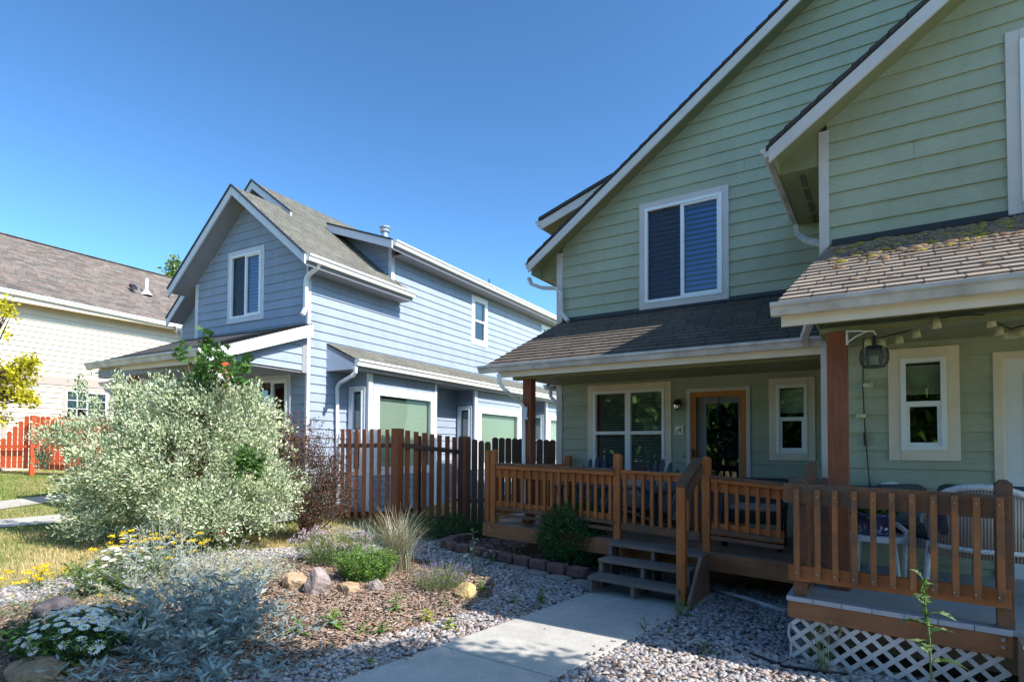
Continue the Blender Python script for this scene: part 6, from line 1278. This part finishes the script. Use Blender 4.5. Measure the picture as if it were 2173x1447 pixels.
# --- herb builders
def stems_np(B, T, w_, r):
    """thin 3-sided stems B->T with a slight curve"""
    n = len(B); mid = (B+T)/2+r.normal(0, .06, (n, 3))*np.linalg.norm(T-B, axis=1)[:, None]; rings = []
    for p, k in ((B, 1), (mid, .8), (T, .45)):
        for a in (0, 2.094, 4.189): rings.append(p+w_*k*np.array([math.cos(a), math.sin(a), 0]))
    V = np.stack(rings, 1).reshape(-1, 3); i = np.arange(n)*9; F = []
    for s in (0, 3):
        for k in range(3): k2 = (k+1) % 3; F += [np.c_[i+s+k, i+s+k2, i+s+3+k2], np.c_[i+s+k, i+s+3+k2, i+s+3+k]]
    return V, np.concatenate(F), mid
def herb(name, label, base, n, h, rad, flare, leaf, mats, seed, group=None, stemw=.0035, nleaf=14, lsize=.05, lasp=.25, flower=None, stemmat='stem', up=.4, h0=.6, start=.1, lean=(0, 0), cat_='plant', lspread=.006):
    t = plant(name, label, cat_, tuple(base), group); r = np.random.RandomState(seed); base = np.array(base); a = r.uniform(0, 6.28, n); q = np.sqrt(r.rand(n)); B = base+np.c_[np.cos(a)*q*rad*.5, np.sin(a)*q*rad*.5, np.zeros(n)]; B[:, 2] = zgv(B[:, 0])
    H_ = h*r.uniform(h0, 1, n)*(1-.25*q**2); T = B+np.c_[np.cos(a)*q*flare+lean[0]*H_, np.sin(a)*q*flare+lean[1]*H_, H_]; v, f, mid = stems_np(B, T, stemw, r); o = mesh_np('stems', v, f, L_[stemmat], None, t)
    k = r.uniform(start, 1, (n, nleaf)); Bm, Mm, Tm = B[:, None], mid[:, None], T[:, None]; kk = k[..., None]; P = np.where(kk < .5, Bm+(Mm-Bm)*kk*2, Mm+(Tm-Mm)*(kk-.5)*2).reshape(-1, 3)+r.normal(0, lspread, (n*nleaf, 3)); ax = np.repeat(T-B, nleaf, 0); U = r.normal(0, 1, (n*nleaf, 3)); U[:, 2] *= .3; U /= np.linalg.norm(U, axis=1, keepdims=True)
    v, f = leaf_np(P, U, lsize, lasp, r, up, .2, .35); mesh_np('foliage', v, f, [L_[m] for m in mats], np.repeat(r.randint(0, len(mats), len(f)//2), 2), t)
    if flower: flower(t, T, T-mid, r)
    return t
def fl_daisy(size, n, ctr_, rx, h, nP=13, low=.25):
    def g_(t, T, D, r):
        # heads stand on the dome of the clump, each facing outward and up
        th_ = r.uniform(0, 6.283, n); zz = np.sqrt(r.uniform(low*low, 1, n)); q = np.sqrt(1-zz**2)*.98+.02; T = np.array(ctr_)+np.c_[np.cos(th_)*q*rx, np.sin(th_)*q*rx, zz*h*r.uniform(.94, 1.05, n)]; nr = np.c_[np.cos(th_)*q*.7, np.sin(th_)*q*.7, zz+.35]+r.normal(0, .16, (n, 3)); nr /= np.linalg.norm(nr, axis=1, keepdims=True); a = np.cross(nr, [0, 1, 0.]); a /= np.linalg.norm(a, axis=1, keepdims=True); b = np.cross(nr, a); S = size*r.uniform(.75, 1.1, n); 
        for i in range(n):
            V = []; F = []; c = 0
            for k in range(nP):
                th = 6.283*k/nP; d = a[i]*math.cos(th)+b[i]*math.sin(th); s = np.cross(nr[i], d); P0 = T[i]+d*S[i]*.2; V += [P0-s*S[i]*.04, P0+s*S[i]*.04, P0+d*S[i]*.5+s*S[i]*.16+nr[i]*.002, P0+d*S[i]*.82-nr[i]*S[i]*.05, P0+d*S[i]*.5-s*S[i]*.16+nr[i]*.002]; F += [(c, c+1, c+2), (c, c+2, c+3), (c, c+3, c+4)]; c += 5
            m0 = len(F)
            for k in range(6): V.append(T[i]+(a[i]*math.cos(k*1.047)+b[i]*math.sin(k*1.047))*S[i]*.27+nr[i]*.003)
            V.append(T[i]+nr[i]*S[i]*.14); F += [(c+k, c+(k+1) % 6, c+6) for k in range(6)]
            mesh_np('flower', np.array(V), np.array(F), [L_['wh'], L_['yc']], [0]*m0+[1]*6, t)
    return g_
def fl_spike(mat, ln, n_, size, frac=1., name='flowers', spread=.006):
    def g_(t, T, D, r):
        m_ = int(len(T)*frac); T = T[:m_]; D = D[:m_]/np.linalg.norm(D[:m_], axis=1, keepdims=True); k = r.uniform(0, 1, (m_, n_))[..., None]; P = (T[:, None]-D[:, None]*k*ln).reshape(-1, 3)+r.normal(0, spread, (m_*n_, 3)); U = r.normal(0, 1, (m_*n_, 3)); v, f = leaf_np(P, U, size, .6, r, .2, .2, .4); mesh_np(name, v, f, L_[mat], None, t)
    return g_
def fl_flat(mat, rad, n_, size, frac=1., name='flower_heads', th=.006):
    def g_(t, T, D, r):
        m_ = max(1, int(len(T)*frac)); T = T[:m_]; a = r.uniform(0, 6.28, (m_, n_)); q = np.sqrt(r.rand(m_, n_))*rad*r.uniform(.6, 1.1, (m_, 1)); P = (T[:, None]+np.stack([np.cos(a)*q, np.sin(a)*q, r.normal(0, th, (m_, n_))], -1)).reshape(-1, 3); U = r.normal(0, 1, (m_*n_, 3)); v, f = leaf_np(P, U, size, .9, r, .8, .2, .4); mesh_np(name, v, f, L_[mat], None, t)
    return g_
def Hh(px, pyb, pyt):  # height of a plant whose base is at (px,pyb) and top at pyt
    b = G(px, pyb); return b, onY(px, pyt, b[1])[2]-b[2]
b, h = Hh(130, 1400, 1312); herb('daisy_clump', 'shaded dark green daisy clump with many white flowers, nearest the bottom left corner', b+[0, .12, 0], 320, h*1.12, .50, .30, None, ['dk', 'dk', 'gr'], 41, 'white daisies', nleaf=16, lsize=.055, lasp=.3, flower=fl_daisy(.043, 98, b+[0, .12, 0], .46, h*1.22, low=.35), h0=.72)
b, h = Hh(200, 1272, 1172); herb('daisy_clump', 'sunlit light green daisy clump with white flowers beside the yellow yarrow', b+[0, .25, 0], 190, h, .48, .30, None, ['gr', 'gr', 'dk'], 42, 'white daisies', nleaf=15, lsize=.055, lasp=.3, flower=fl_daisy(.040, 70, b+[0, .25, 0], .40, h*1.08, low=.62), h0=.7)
b, h = Hh(170, 1245, 1140); herb('yarrow', 'grey green yarrow with flat yellow flower heads behind the sunlit daisies', b+[.05, .7, 0], 60, h*1.02, .5, .45, None, ['ol', 'si'], 43, 'yellow yarrow', nleaf=9, lsize=.05, lasp=.15, flower=fl_flat('yc', .048, 44, .016, .75), h0=.72)
b, h = Hh(55, 1252, 1208); herb('yarrow', 'small yellow yarrow at the gravel edge nearest the left frame', b+[0, .1, 0], 26, h*1.15, .2, .2, None, ['ol'], 44, 'yellow yarrow', nleaf=8, lsize=.045, lasp=.15, flower=fl_flat('yc', .045, 40, .016, .8))
b, h = Hh(130, 1300, 1262); herb('grey_leaf_herb', 'sprawling grey green herb with a few low yellow flowers left of the sunlit daisies', b, 130, h*1.6, .55, .55, None, ['ol', 'ol', 'si'], 45, nleaf=9, lsize=.06, lasp=.1, flower=fl_flat('yc', .022, 14, .014, .06), h0=.4, start=.2)
b, h = Hh(300, 1290, 1165)
herb('silver_artemisia', 'sunlit pale silver artemisia mound with cream seed heads behind the blue sage', b+[-.05, .55, 0], 300, h*.98, .95, .60, None, ['si', 'si', 'cr'], 46, nleaf=20, lsize=.05, lasp=.24, stemmat='sstem', h0=.5, flower=fl_spike('cr', .10, 7, .012, .35, 'seed_heads'))
b2 = G(470, 1250); herb('silver_artemisia', 'paler silver artemisia patch sprawling onto mulch right of the blue sage', b2+[-.1, .15, 0], 190, .30, .75, .45, None, ['si', 'si', 'cr'], 47, nleaf=14, lsize=.055, lasp=.2, stemmat='sstem', h0=.4, flower=fl_spike('cr', .08, 7, .012, .35, 'seed_heads'))
b, h = Hh(345, 1390, 1220); herb('shaded_sage', 'large shaded blue grey sage with broad felted leaves in the middle of the bed', b+[-.02, .30, 0], 120, h*1.0, .62, .40, None, ['sib', 'sib', 'si'], 48, nleaf=26, lsize=.082, lasp=.30, stemmat='sstem', h0=.45)  # bluer, darker leaf colour paints the shaded front of the silver sage
b, h = Hh(400, 1405, 1330); herb('shaded_sage', 'low blue grey sage branches spreading over the small rocks at the front', b+[.1, .1, 0], 70, h*.9, .8, .6, None, ['sib', 'sib'], 49, nleaf=20, lsize=.08, lasp=.26, stemmat='sstem', h0=.3)
for px, pyb, pyt, sd_, lb in ((345, 1230, 1062, 50, 'tallest silver sage stalk with a pale seed spike, standing against the shrub'), (265, 1220, 1100, 51, 'silver sage stalk left of the tallest one'), (310, 1200, 1075, 52, 'slim silver stalk between the two taller sage spikes')):
    b = G(px, pyb+60)+[0, .1, 0]; hh = onY(px, pyt, b[1])[2]; herb('sage_stalk', lb, b, 5, hh, .05, .07, None, ['si'], sd_, 'silver sage stalks', nleaf=42, lsize=.075, lasp=.16, stemmat='sstem', stemw=.005, h0=.85, flower=fl_spike('cr', .17, 50, .016, 1, 'seed_spike'))
b, h = Hh(660, 1205, 1125); herb('pink_flowering_shrub', 'low shrub dusted with pink lilac flowers behind the pointed rock', b+[0, .35, 0], 230, h*1.06, .52, .30, None, ['ol', 'gr'], 53, nleaf=13, lsize=.035, lasp=.3, h0=.7, flower=fl_flat('pk', .035, 16, .014, .7, th=.015))
b, h = Hh(752, 1238, 1160); herb('speedwell', 'bright green leafy clump with a few violet spikes left of the tall grass', b+[0, .18, 0], 230, h*1.02, .42, .20, None, ['gr', 'gr'], 54, nleaf=20, lsize=.042, lasp=.38, h0=.7, flower=fl_spike('pu', .06, 8, .011, .10))
b, h = Hh(745, 1180, 1098); herb('russian_sage', 'upright pale silver stems behind the speedwell', b+[0, .2, 0], 30, h*1.1, .25, .12, None, ['si'], 55, nleaf=32, lsize=.022, lasp=.3, stemmat='sstem', h0=.6)
b, h = Hh(916, 1258, 1196); herb('lavender', 'lavender clump with violet flower spikes left of the yellow boulder', b+[0, .14, 0], 170, h*1.05, .36, .22, None, ['ol', 'ol'], 56, nleaf=12, lsize=.035, lasp=.12, h0=.7, flower=fl_spike('pu', .06, 15, .012, .5))
# ornamental grass: arching blades
def tuft(name, label, base, n, h, spread, w_, mats, seed, group=None, h0=.5, stiff=.5, kind=None, cat_='grass'):
    t = plant(name, label, cat_, tuple(base), group); r = np.random.RandomState(seed); a = r.uniform(0, 6.28, n); H_ = h*r.uniform(h0, 1.05, n); S = spread*r.uniform(.1, 1, n)**.8; bx, by = base[0]+r.normal(0, .05, n)*spread*2.2, base[1]+r.normal(0, .05, n)*spread*2.2; K = 6; rows = []
    pw = r.uniform(1.3, 2.6, n)*1.; dr = r.uniform(0, .35, n)*(1-stiff)
    for i in range(K):
        k = i/(K-1); x = bx+np.cos(a)*S*k**pw; y = by+np.sin(a)*S*k**pw; z = base[2]+H_*(k-dr*k**3*1.2); ww = w_*(1-k)**.6+.0004; px_, py_ = -np.sin(a), np.cos(a); rows += [np.c_[x+px_*ww, y+py_*ww, z], np.c_[x-px_*ww, y-py_*ww, z]]
    V = np.stack(rows, 1).reshape(-1, 3); i = np.arange(n)*2*K; F = np.concatenate([np.c_[i+2*k, i+2*k+1, i+2*k+3, i+2*k+2] for k in range(K-1)]); mi = np.tile(r.randint(0, len(mats), n), K-1); mesh_np('blades', V, F, [L_[m] for m in mats], mi, t); return t
b, h = Hh(832, 1215, 1085); tuft('ornamental_grass', 'tall straw coloured ornamental grass arching over in the mulch bed', b+[0, .1, 0], 820, h*1.12, .56, .0030, ['st', 'st', 'ol', 'si'], 57, stiff=.1, h0=.4)
herb('grass_plumes', 'bent dry seed stalks leaning right from the ornamental grass', b+[.05, .1, 0], 9, h*.95, .1, .3, None, ['st'], 58, nleaf=10, lsize=.03, lasp=.12, stemmat='sstem', lean=(.35, 0), start=.75)
# irises by the red fence, day lilies
for px, py, n, hh, sd_, lb, ms in ((30, 993, 70, .62, 60, 'spiky grey green iris clump at the foot of the red fence near the left frame', ['ol', 'si']), (130, 992, 60, .55, 61, 'spiky iris clump at the red fence half hidden by the variegated shrub', ['ol', 'dk']), (70, 993, 170, .30, 62, 'low grassy daylily clump with orange yellow blooms between the two irises', ['gr', 'gr'])):
    b = G(px, py); tuft('daylily' if sd_ == 62 else 'iris_clump', lb, (b[0]+(.0), b[1], b[2]), n, hh, hh*.7, .014, ms, sd_, None if sd_ == 62 else 'iris clumps', stiff=.8, cat_='plant')
b = G(75, 985); herb('daylily_flowers', 'orange yellow daylily blooms standing before the red fence', b, 16, .50, .6, .3, None, ['gr'], 63, nleaf=2, lsize=.05, flower=fl_flat('yc', .05, 12, .05, 1, th=.02), h0=.8, cat_='flower')
# dry grass and tall wild lettuce at the lattice
b = G(1745, 1440); tuft('dry_grass', 'wispy dry grass tuft before the white lattice', (b[0], b[1]+.12, 0), 46, .42, .22, .0016, ['st', 'ol', 'gr'], 64, h0=.4, stiff=.9)
herb('seed_grass', 'thin grass stalk with hanging oat-like seeds before the lattice', (b[0]+.02, b[1]+.1, 0), 4, .52, .1, .16, None, ['st'], 65, nleaf=14, lsize=.028, lasp=.25, stemw=.0012, start=.82, up=-.6)
# broad toothed leaves for the weeds
def weed(label, base, h, nl, lsize, seed, mats=('gr',), name='weed', wid=.30, lean=(0, 0), top=True, group=None, k0=.08, notch=True):
    t = plant(name, label, 'weed', tuple(base), group); r = np.random.RandomState(seed); base = np.array(base); mb = MB(); tp = base+[lean[0]*h, lean[1]*h, h]
    mb.tube([base-[0, 0, .02], base*.5+tp*.5+[.012, 0, 0], tp], [.007, .006, .003], 6); mb.build('stem', L_['stem'], t); V = []; F = []
    for i in range(nl):
        k = k0+(1-k0)*i/max(1, nl-1); P = base+(tp-base)*k; a = i*2.4+r.uniform(-.3, .3); L = lsize*(1-.55*k)*r.uniform(.75, 1.15); d = np.array([math.cos(a), math.sin(a), .55-.5*r.rand()]); d /= np.linalg.norm(d); s = np.cross(d, [0, 0, 1]); s /= np.linalg.norm(s); n = np.cross(s, d); ts = [0, .12, .28, .36, .5, .58, .72, .82, 1]; ws = [.25, .35, 1, .5, 1.1, .55, .8, .35, 0] if notch else [.1, .5, .8, .95, 1, .95, .75, .5, 0]
        c = len(V)
        for q, w_ in zip(ts, ws):
            m_ = P+d*L*q+n*L*(.12*math.sin(q*3)-.22*q*q); V += [m_+s*L*wid*.5*w_+n*.06*L*w_, m_, m_-s*L*wid*.5*w_+n*.06*L*w_]
        for j in range(len(ts)-1):
            for e in (0, 1): F.append((c+j*3+e, c+j*3+e+1, c+j*3+e+4, c+j*3+e+3))
    mesh_np('leaves', np.array(V), np.array(F), [L_[m] for m in mats], r.randint(0, len(mats), len(F)), t); return t
W = [(1003, 1218, 1131, 16, .115, ('si', 'gr'), 'pale prickly lettuce standing in pebbles left of the brick edging', .42), (840, 1300, 1262, 14, .085, ('ol', 'gr'), 'grey green thistle-like weed in mulch below the ornamental grass', .3), (706, 1335, 1298, 13, .12, ('gr',), 'dandelion rosette with toothed leaves in the open mulch', .28), (634, 1352, 1308, 6, .10, ('gr',), 'upright yellow green weed left of the dandelion rosette', .25), (770, 1345, 1328, 5, .07, ('gr',), 'small two-leaved weed right of the dandelion rosette', .4), (812, 1350, 1325, 6, .08, ('gr',), 'small yellow green weed at the mulch and pebble border', .35), (905, 1322, 1296, 8, .07, ('gr', 'ye'), 'yellow green seedling on the pebbles, upper left of its pair', .5), (955, 1340, 1315, 8, .07, ('gr', 'ye'), 'yellow green seedling on the pebbles, lower right of its pair', .5), (788, 1412, 1396, 8, .05, ('gr',), 'tiny green seedling beside the walk joint', .4), (1020, 1258, 1232, 9, .08, ('gr',), 'leafy weed below the prickly lettuce', .4), (940, 1292, 1262, 10, .06, ('ol',), 'grey green weed in front of the lavender', .35), (1150, 1285, 1248, 10, .065, ('dk', 'gr'), 'dark leafy weed in the shaded pebbles by the brick edging', .6), (1090, 1283, 1262, 6, .06, ('dk', 'gr'), 'smaller weed left of the dark leafy one in the shaded pebbles', .6), (1445, 1310, 1276, 8, .10, ('gr',), 'bright dandelion leaves at the foot of the newel post', .3), (1367, 1345, 1310, 6, .07, ('dk',), 'thin grassy weed on the right edge of the walk', .12), (1493, 1390, 1368, 9, .09, ('ol', 'dk'), 'dark weed in the shaded pebbles right of the walk', .3), (1045, 1195, 1175, 8, .17, ('si', 'ol'), 'broad grey mullein-like leaves at the brick edging', .45), (925, 1170, 1145, 8, .06, ('dk',), 'small dark seedling in pebbles by the gate', .4), (480, 1205, 1155, 14, .08, ('dk', 'ol'), 'dark thistle-like weed at the back edge of the bed', .3), (130, 1436, 1400, 12, .10, ('ol', 'gr'), 'feathery green weed beside the slab rock at the bottom left', .25), (600, 1300, 1265, 5, .05, ('ol',), 'faint grey seedling in the open mulch left of the dandelion', .3), (1420, 1345, 1330, 4, .05, ('dk',), 'tiny dark seedling in pebbles right of the walk', .3), (585, 1395, 1380, 6, .06, ('dk', 'ol'), 'dark seedling in shaded mulch near the bottom edge', .3)]
for i, (px, pb_y, pt_y, nl, ls_, ms, lb, wd_) in enumerate(W): b, h = Hh(px, pb_y, pt_y); weed(lb, b, max(h, .03)*1.1, nl+3, ls_*1.65, 70+i, ms, wid=wd_)
b = onZ(1985, 1440, 0); b[1] = min(b[1], 4.62); b = onZ(1985, 1440, 0); b = onY(1978, 1445, 4.5); tp = onY(1962, 1225, 4.5)
t = weed('tall wild lettuce stalk with jagged dark leaves in front of the porch lattice', (b[0], 4.5, b[2]-.1), tp[2]-b[2]+.1, 10, .26, 99, ('dk', 'dk', 'ol'), wid=.46, lean=(-.06, 0), k0=.28)
r = np.random.RandomState(3); P = np.array([b[0], 4.5, 0])+np.c_[np.full(60, -.025)-r.rand(60)*.012, np.zeros(60), b[2]+(tp[2]-b[2])*r.uniform(.5, 1, 60)]; v, f = leaf_np(P, r.normal(0, 1, (60, 3)), .035, .5, r); mesh_np('bud_leaves', v, f, L_['gr'], None, t)

# ================================================================== ROCKS AND EDGING
def rock(px, py, wpx, hpx, mat, label, seed, squash=.8, name='rock', dy=0.05, point=0., rz=0):
    b = G(px, py); b[1] += dy; d = (b-CP) @ CM[2]; w_ = wpx/FPX*d/2; h = hpx/FPX*d; r = np.random.RandomState(seed); import bmesh
    bm = bmesh.new(); bmesh.ops.create_icosphere(bm, subdivisions=4, radius=1); dirs = [(Vector(r.normal(0, 1, 3)).normalized(), r.uniform(.62, .92)) for _ in range(13)]
    for v in bm.verts:
        p = v.co.copy()
        for dn_, k in dirs:
            q = p.dot(dn_)
            if q > k: p -= dn_*(q-k)*.97
        n = math.sin(p.x*5+seed)*math.cos(p.y*6)*math.sin(p.z*5)*.05+math.sin(p.x*17+p.z*13)*.012+math.sin(p.y*23+p.x*9)*.01; p *= 1+n
        if point and p.z > 0: p.x *= 1-point*p.z; p.y *= 1-point*.6*p.z
        x, y = p.x*w_, p.y*w_*squash; v.co = Vector((x*math.cos(rz)-y*math.sin(rz), x*math.sin(rz)+y*math.cos(rz), p.z*h*.62+h*.36))
    me = bpy.data.meshes.new(name); bm.to_mesh(me); bm.free(); me.materials.append(mat); o = link(bpy.data.objects.new(name, me)); o.location = (b[0], b[1], zg(b[0])); tag(o, label, 'rock'); return o
def rmat(name, c1, c2, c3):
    m, t, b = nm(name); co = objco(t); n1_ = noise(t, co, 9, 8, .7); c = ramp(t, n1_, [(.3, c1), (.5, c2), (.7, c3)]); c = mixc(t, .5, c, ramp(t, noise(t, co, 60, 4, .7), [(.3, (.25, .25, .25)), (.7, (.75, .75, .75))]), 'OVERLAY'); t.links.new(c, b.inputs['Base Color']); b.inputs['Roughness'].default_value = .85; bump(t, b, noise(t, co, 18, 8, .7), .9, .03); return m
R1 = rmat('tan rock', (.30, .17, .09), (.46, .32, .20), (.52, .42, .32)); R2 = rmat('mauve rock', (.15, .105, .10), (.33, .265, .255), (.44, .36, .34)); R3 = rmat('golden rock', (.34, .22, .08), (.52, .38, .17), (.58, .47, .27)); R4 = rmat('dark rock', (.05, .045, .05), (.12, .10, .11), (.2, .17, .16)); R5 = rmat('ochre slab', (.14, .09, .06), (.26, .18, .11), (.34, .26, .18))
rock(608, 1252, 68, 36, R1, 'flat topped tan rock behind the pointed mauve rock', 1, dy=.12); rock(662, 1262, 72, 62, R2, 'pointed mauve boulder in the sunlit mulch', 2, point=.45, dy=.05); rock(790, 1256, 42, 28, R2, 'small round pinkish rock between the speedwell and the tan slabs', 3); rock(984, 1272, 56, 36, R3, 'golden yellow boulder beside the lavender', 4)
rock(735, 1258, 66, 22, R1, 'low orange tan slab right of the pointed boulder', 5, dy=.05); rock(715, 1228, 44, 24, R4, 'grey rock half under the speedwell leaves', 6, dy=.15); rock(75, 1318, 100, 44, R4, 'dark bluish rock behind the shaded daisies', 7, dy=.15); rock(135, 1300, 110, 22, R1, 'low ochre rock behind the shaded daisies', 8, dy=.3); rock(60, 1447, 170, 46, R5, 'brown slab rock cut off by the bottom left corner', 9, dy=.05, squash=.6)
rock(255, 1398, 60, 50, R4, 'dark brown rock between the daisies and the blue sage', 10, dy=.12); rock(345, 1402, 70, 42, R2, 'mauve rock under the low blue sage branches', 11, dy=.08); rock(385, 1405, 60, 26, R2, 'reddish rock at the front of the blue sage', 12, dy=.02)
M['block'] = rmat('red brown block', (.10, .055, .05), (.17, .09, .08), (.24, .15, .13)); M['blockp'] = rmat('pale concrete block', (.17, .16, .15), (.26, .25, .23), (.34, .33, .31))
def blockrow(pts, mat, z0, h, label, group, size=(.29, .17), nm_='edging_block', n=9):
    P = [G(x, y) for x, y in pts]; seg = [0]
    for a, b in zip(P, P[1:]): seg.append(seg[-1]+np.linalg.norm((b-a)[:2]))
    k = int(seg[-1]/(size[0]+.012))
    for i in range(k):
        s = (i+.5)*seg[-1]/k; x = np.interp(s, seg, [p[0] for p in P]); y = np.interp(s, seg, [p[1] for p in P]); x2 = np.interp(s+.05, seg, [p[0] for p in P]); y2 = np.interp(s+.05, seg, [p[1] for p in P]); x1 = np.interp(s-.05, seg, [p[0] for p in P]); y1 = np.interp(s-.05, seg, [p[1] for p in P]); a = math.atan2(y2-y1, x2-x1)+rnd.uniform(-.04, .04)
        mb = MB(); c_, s_ = math.cos(a), math.sin(a); L2, W2 = size[0]/2-.004, size[1]/2; prof = [(-L2*.86, W2), (L2*.86, W2), (L2, -W2*.5), (L2*.8, -W2), (-L2*.8, -W2), (-L2, -W2*.5)]
        if x2 < x1: prof = [(-p, -q) for p, q in prof]
        mb.prism([(x+p*c_-q*s_, y+p*s_+q*c_, z0) for p, q in prof], (0, 0, h)); o = mb.build(nm_, mat, bevel=.014)
        ordn = ['first', 'second', 'third', 'fourth', 'fifth', 'sixth', 'seventh', 'eighth', 'ninth', 'tenth', 'eleventh', 'twelfth', 'thirteenth', 'fourteenth', 'fifteenth']
        tag(o, '%s, %s from the steps' % (label, ordn[min(i, 14)]), 'block', group)
blockrow([(1250, 1236), (1222, 1231), (1178, 1222), (1137, 1212), (1096, 1202), (1060, 1194), (1028, 1186), (1000, 1178), (965, 1172), (948, 1162), (962, 1152), (1000, 1146)], M['block'], .055, .115, 'red brown edging block of the curved course', 'red brown edging blocks')
blockrow([(1262, 1250), (1222, 1239), (1178, 1229), (1137, 1219), (1096, 1208), (1060, 1199), (1028, 1190), (1000, 1182), (962, 1176)], M['blockp'], -.04, .094, 'pale base block sunk in pebbles under the edging', 'pale base blocks', size=(.34, .20))

# ================================================================== tree standing right of the picture, shading the front of the bed; greenery behind the viewer
def shade_tree(x, y, h, rad, seed, lb, crowns, n=900): return tree('street_tree', lb, (x, y, 0), h*.55, crowns, None, [L_['gr'], L_['dk']], .13, seed, trunk=.14, nl=7, asp=.6, lump=.3, shell=.1, spread=.16)
def shadow_src(px, py, z):   # place a crown lobe at height z whose shadow falls on the photographed ground point
    g_ = G(px, py); k = z/SUNV.z; return np.array([g_[0]+SUNV.x*k, g_[1]+SUNV.y*k, z])
cr = []
for px, py, z, rad, n in ((60, 1400, 5.6, (.75, .6, .5), 300), (220, 1440, 5.4, (.7, .6, .5), 300), (330, 1385, 5.9, (.45, .38, .4), 180), (430, 1410, 5.5, (.5, .4, .4), 220), (400, 1340, 6.0, (.28, .22, .2), 70), (540, 1440, 5.3, (.5, .42, .4), 220), (140, 1350, 6.1, (.35, .25, .3), 110), (620, 1440, 5.2, (.3, .25, .3), 60), (880, 1415, 4.9, (.34, .20, .25), 120), (1010, 1440, 4.7, (.34, .22, .3), 120), (800, 1447, 5.0, (.40, .22, .3), 150), (1120, 1418, 4.6, (.16, .08, .12), 20), (1200, 1425, 4.6, (.13, .07, .12), 14)):
    cr.append((shadow_src(px, py, z), rad, n))
tc = np.mean([c for c, _, _ in cr], 0)
shade_tree(tc[0]+1.2, tc[1]-1.0, 9.0, None, 91, 'tree right of the frame whose crown shades the daisies', cr)
for i, (x, y, s) in enumerate(((-13, -11, 3.2), (-8, -9, 2.8), (-3.5, -11, 3.2), (1.5, -9.5, 3.0), (6.5, -11, 3.4), (12, -10, 3.2))):
    tree('street_tree', 'leafy tree across the street behind the viewer, %s along the row' % ('first', 'second', 'third', 'fourth', 'fifth', 'sixth')[i], (x, y, 0), 2.0, [((x, y, 1.6+s*.6), (s, s, s*.95), 620)], None, [L_['gr'], L_['dk']], .45, 95+i, trunk=.2, nl=8, spread=.35)
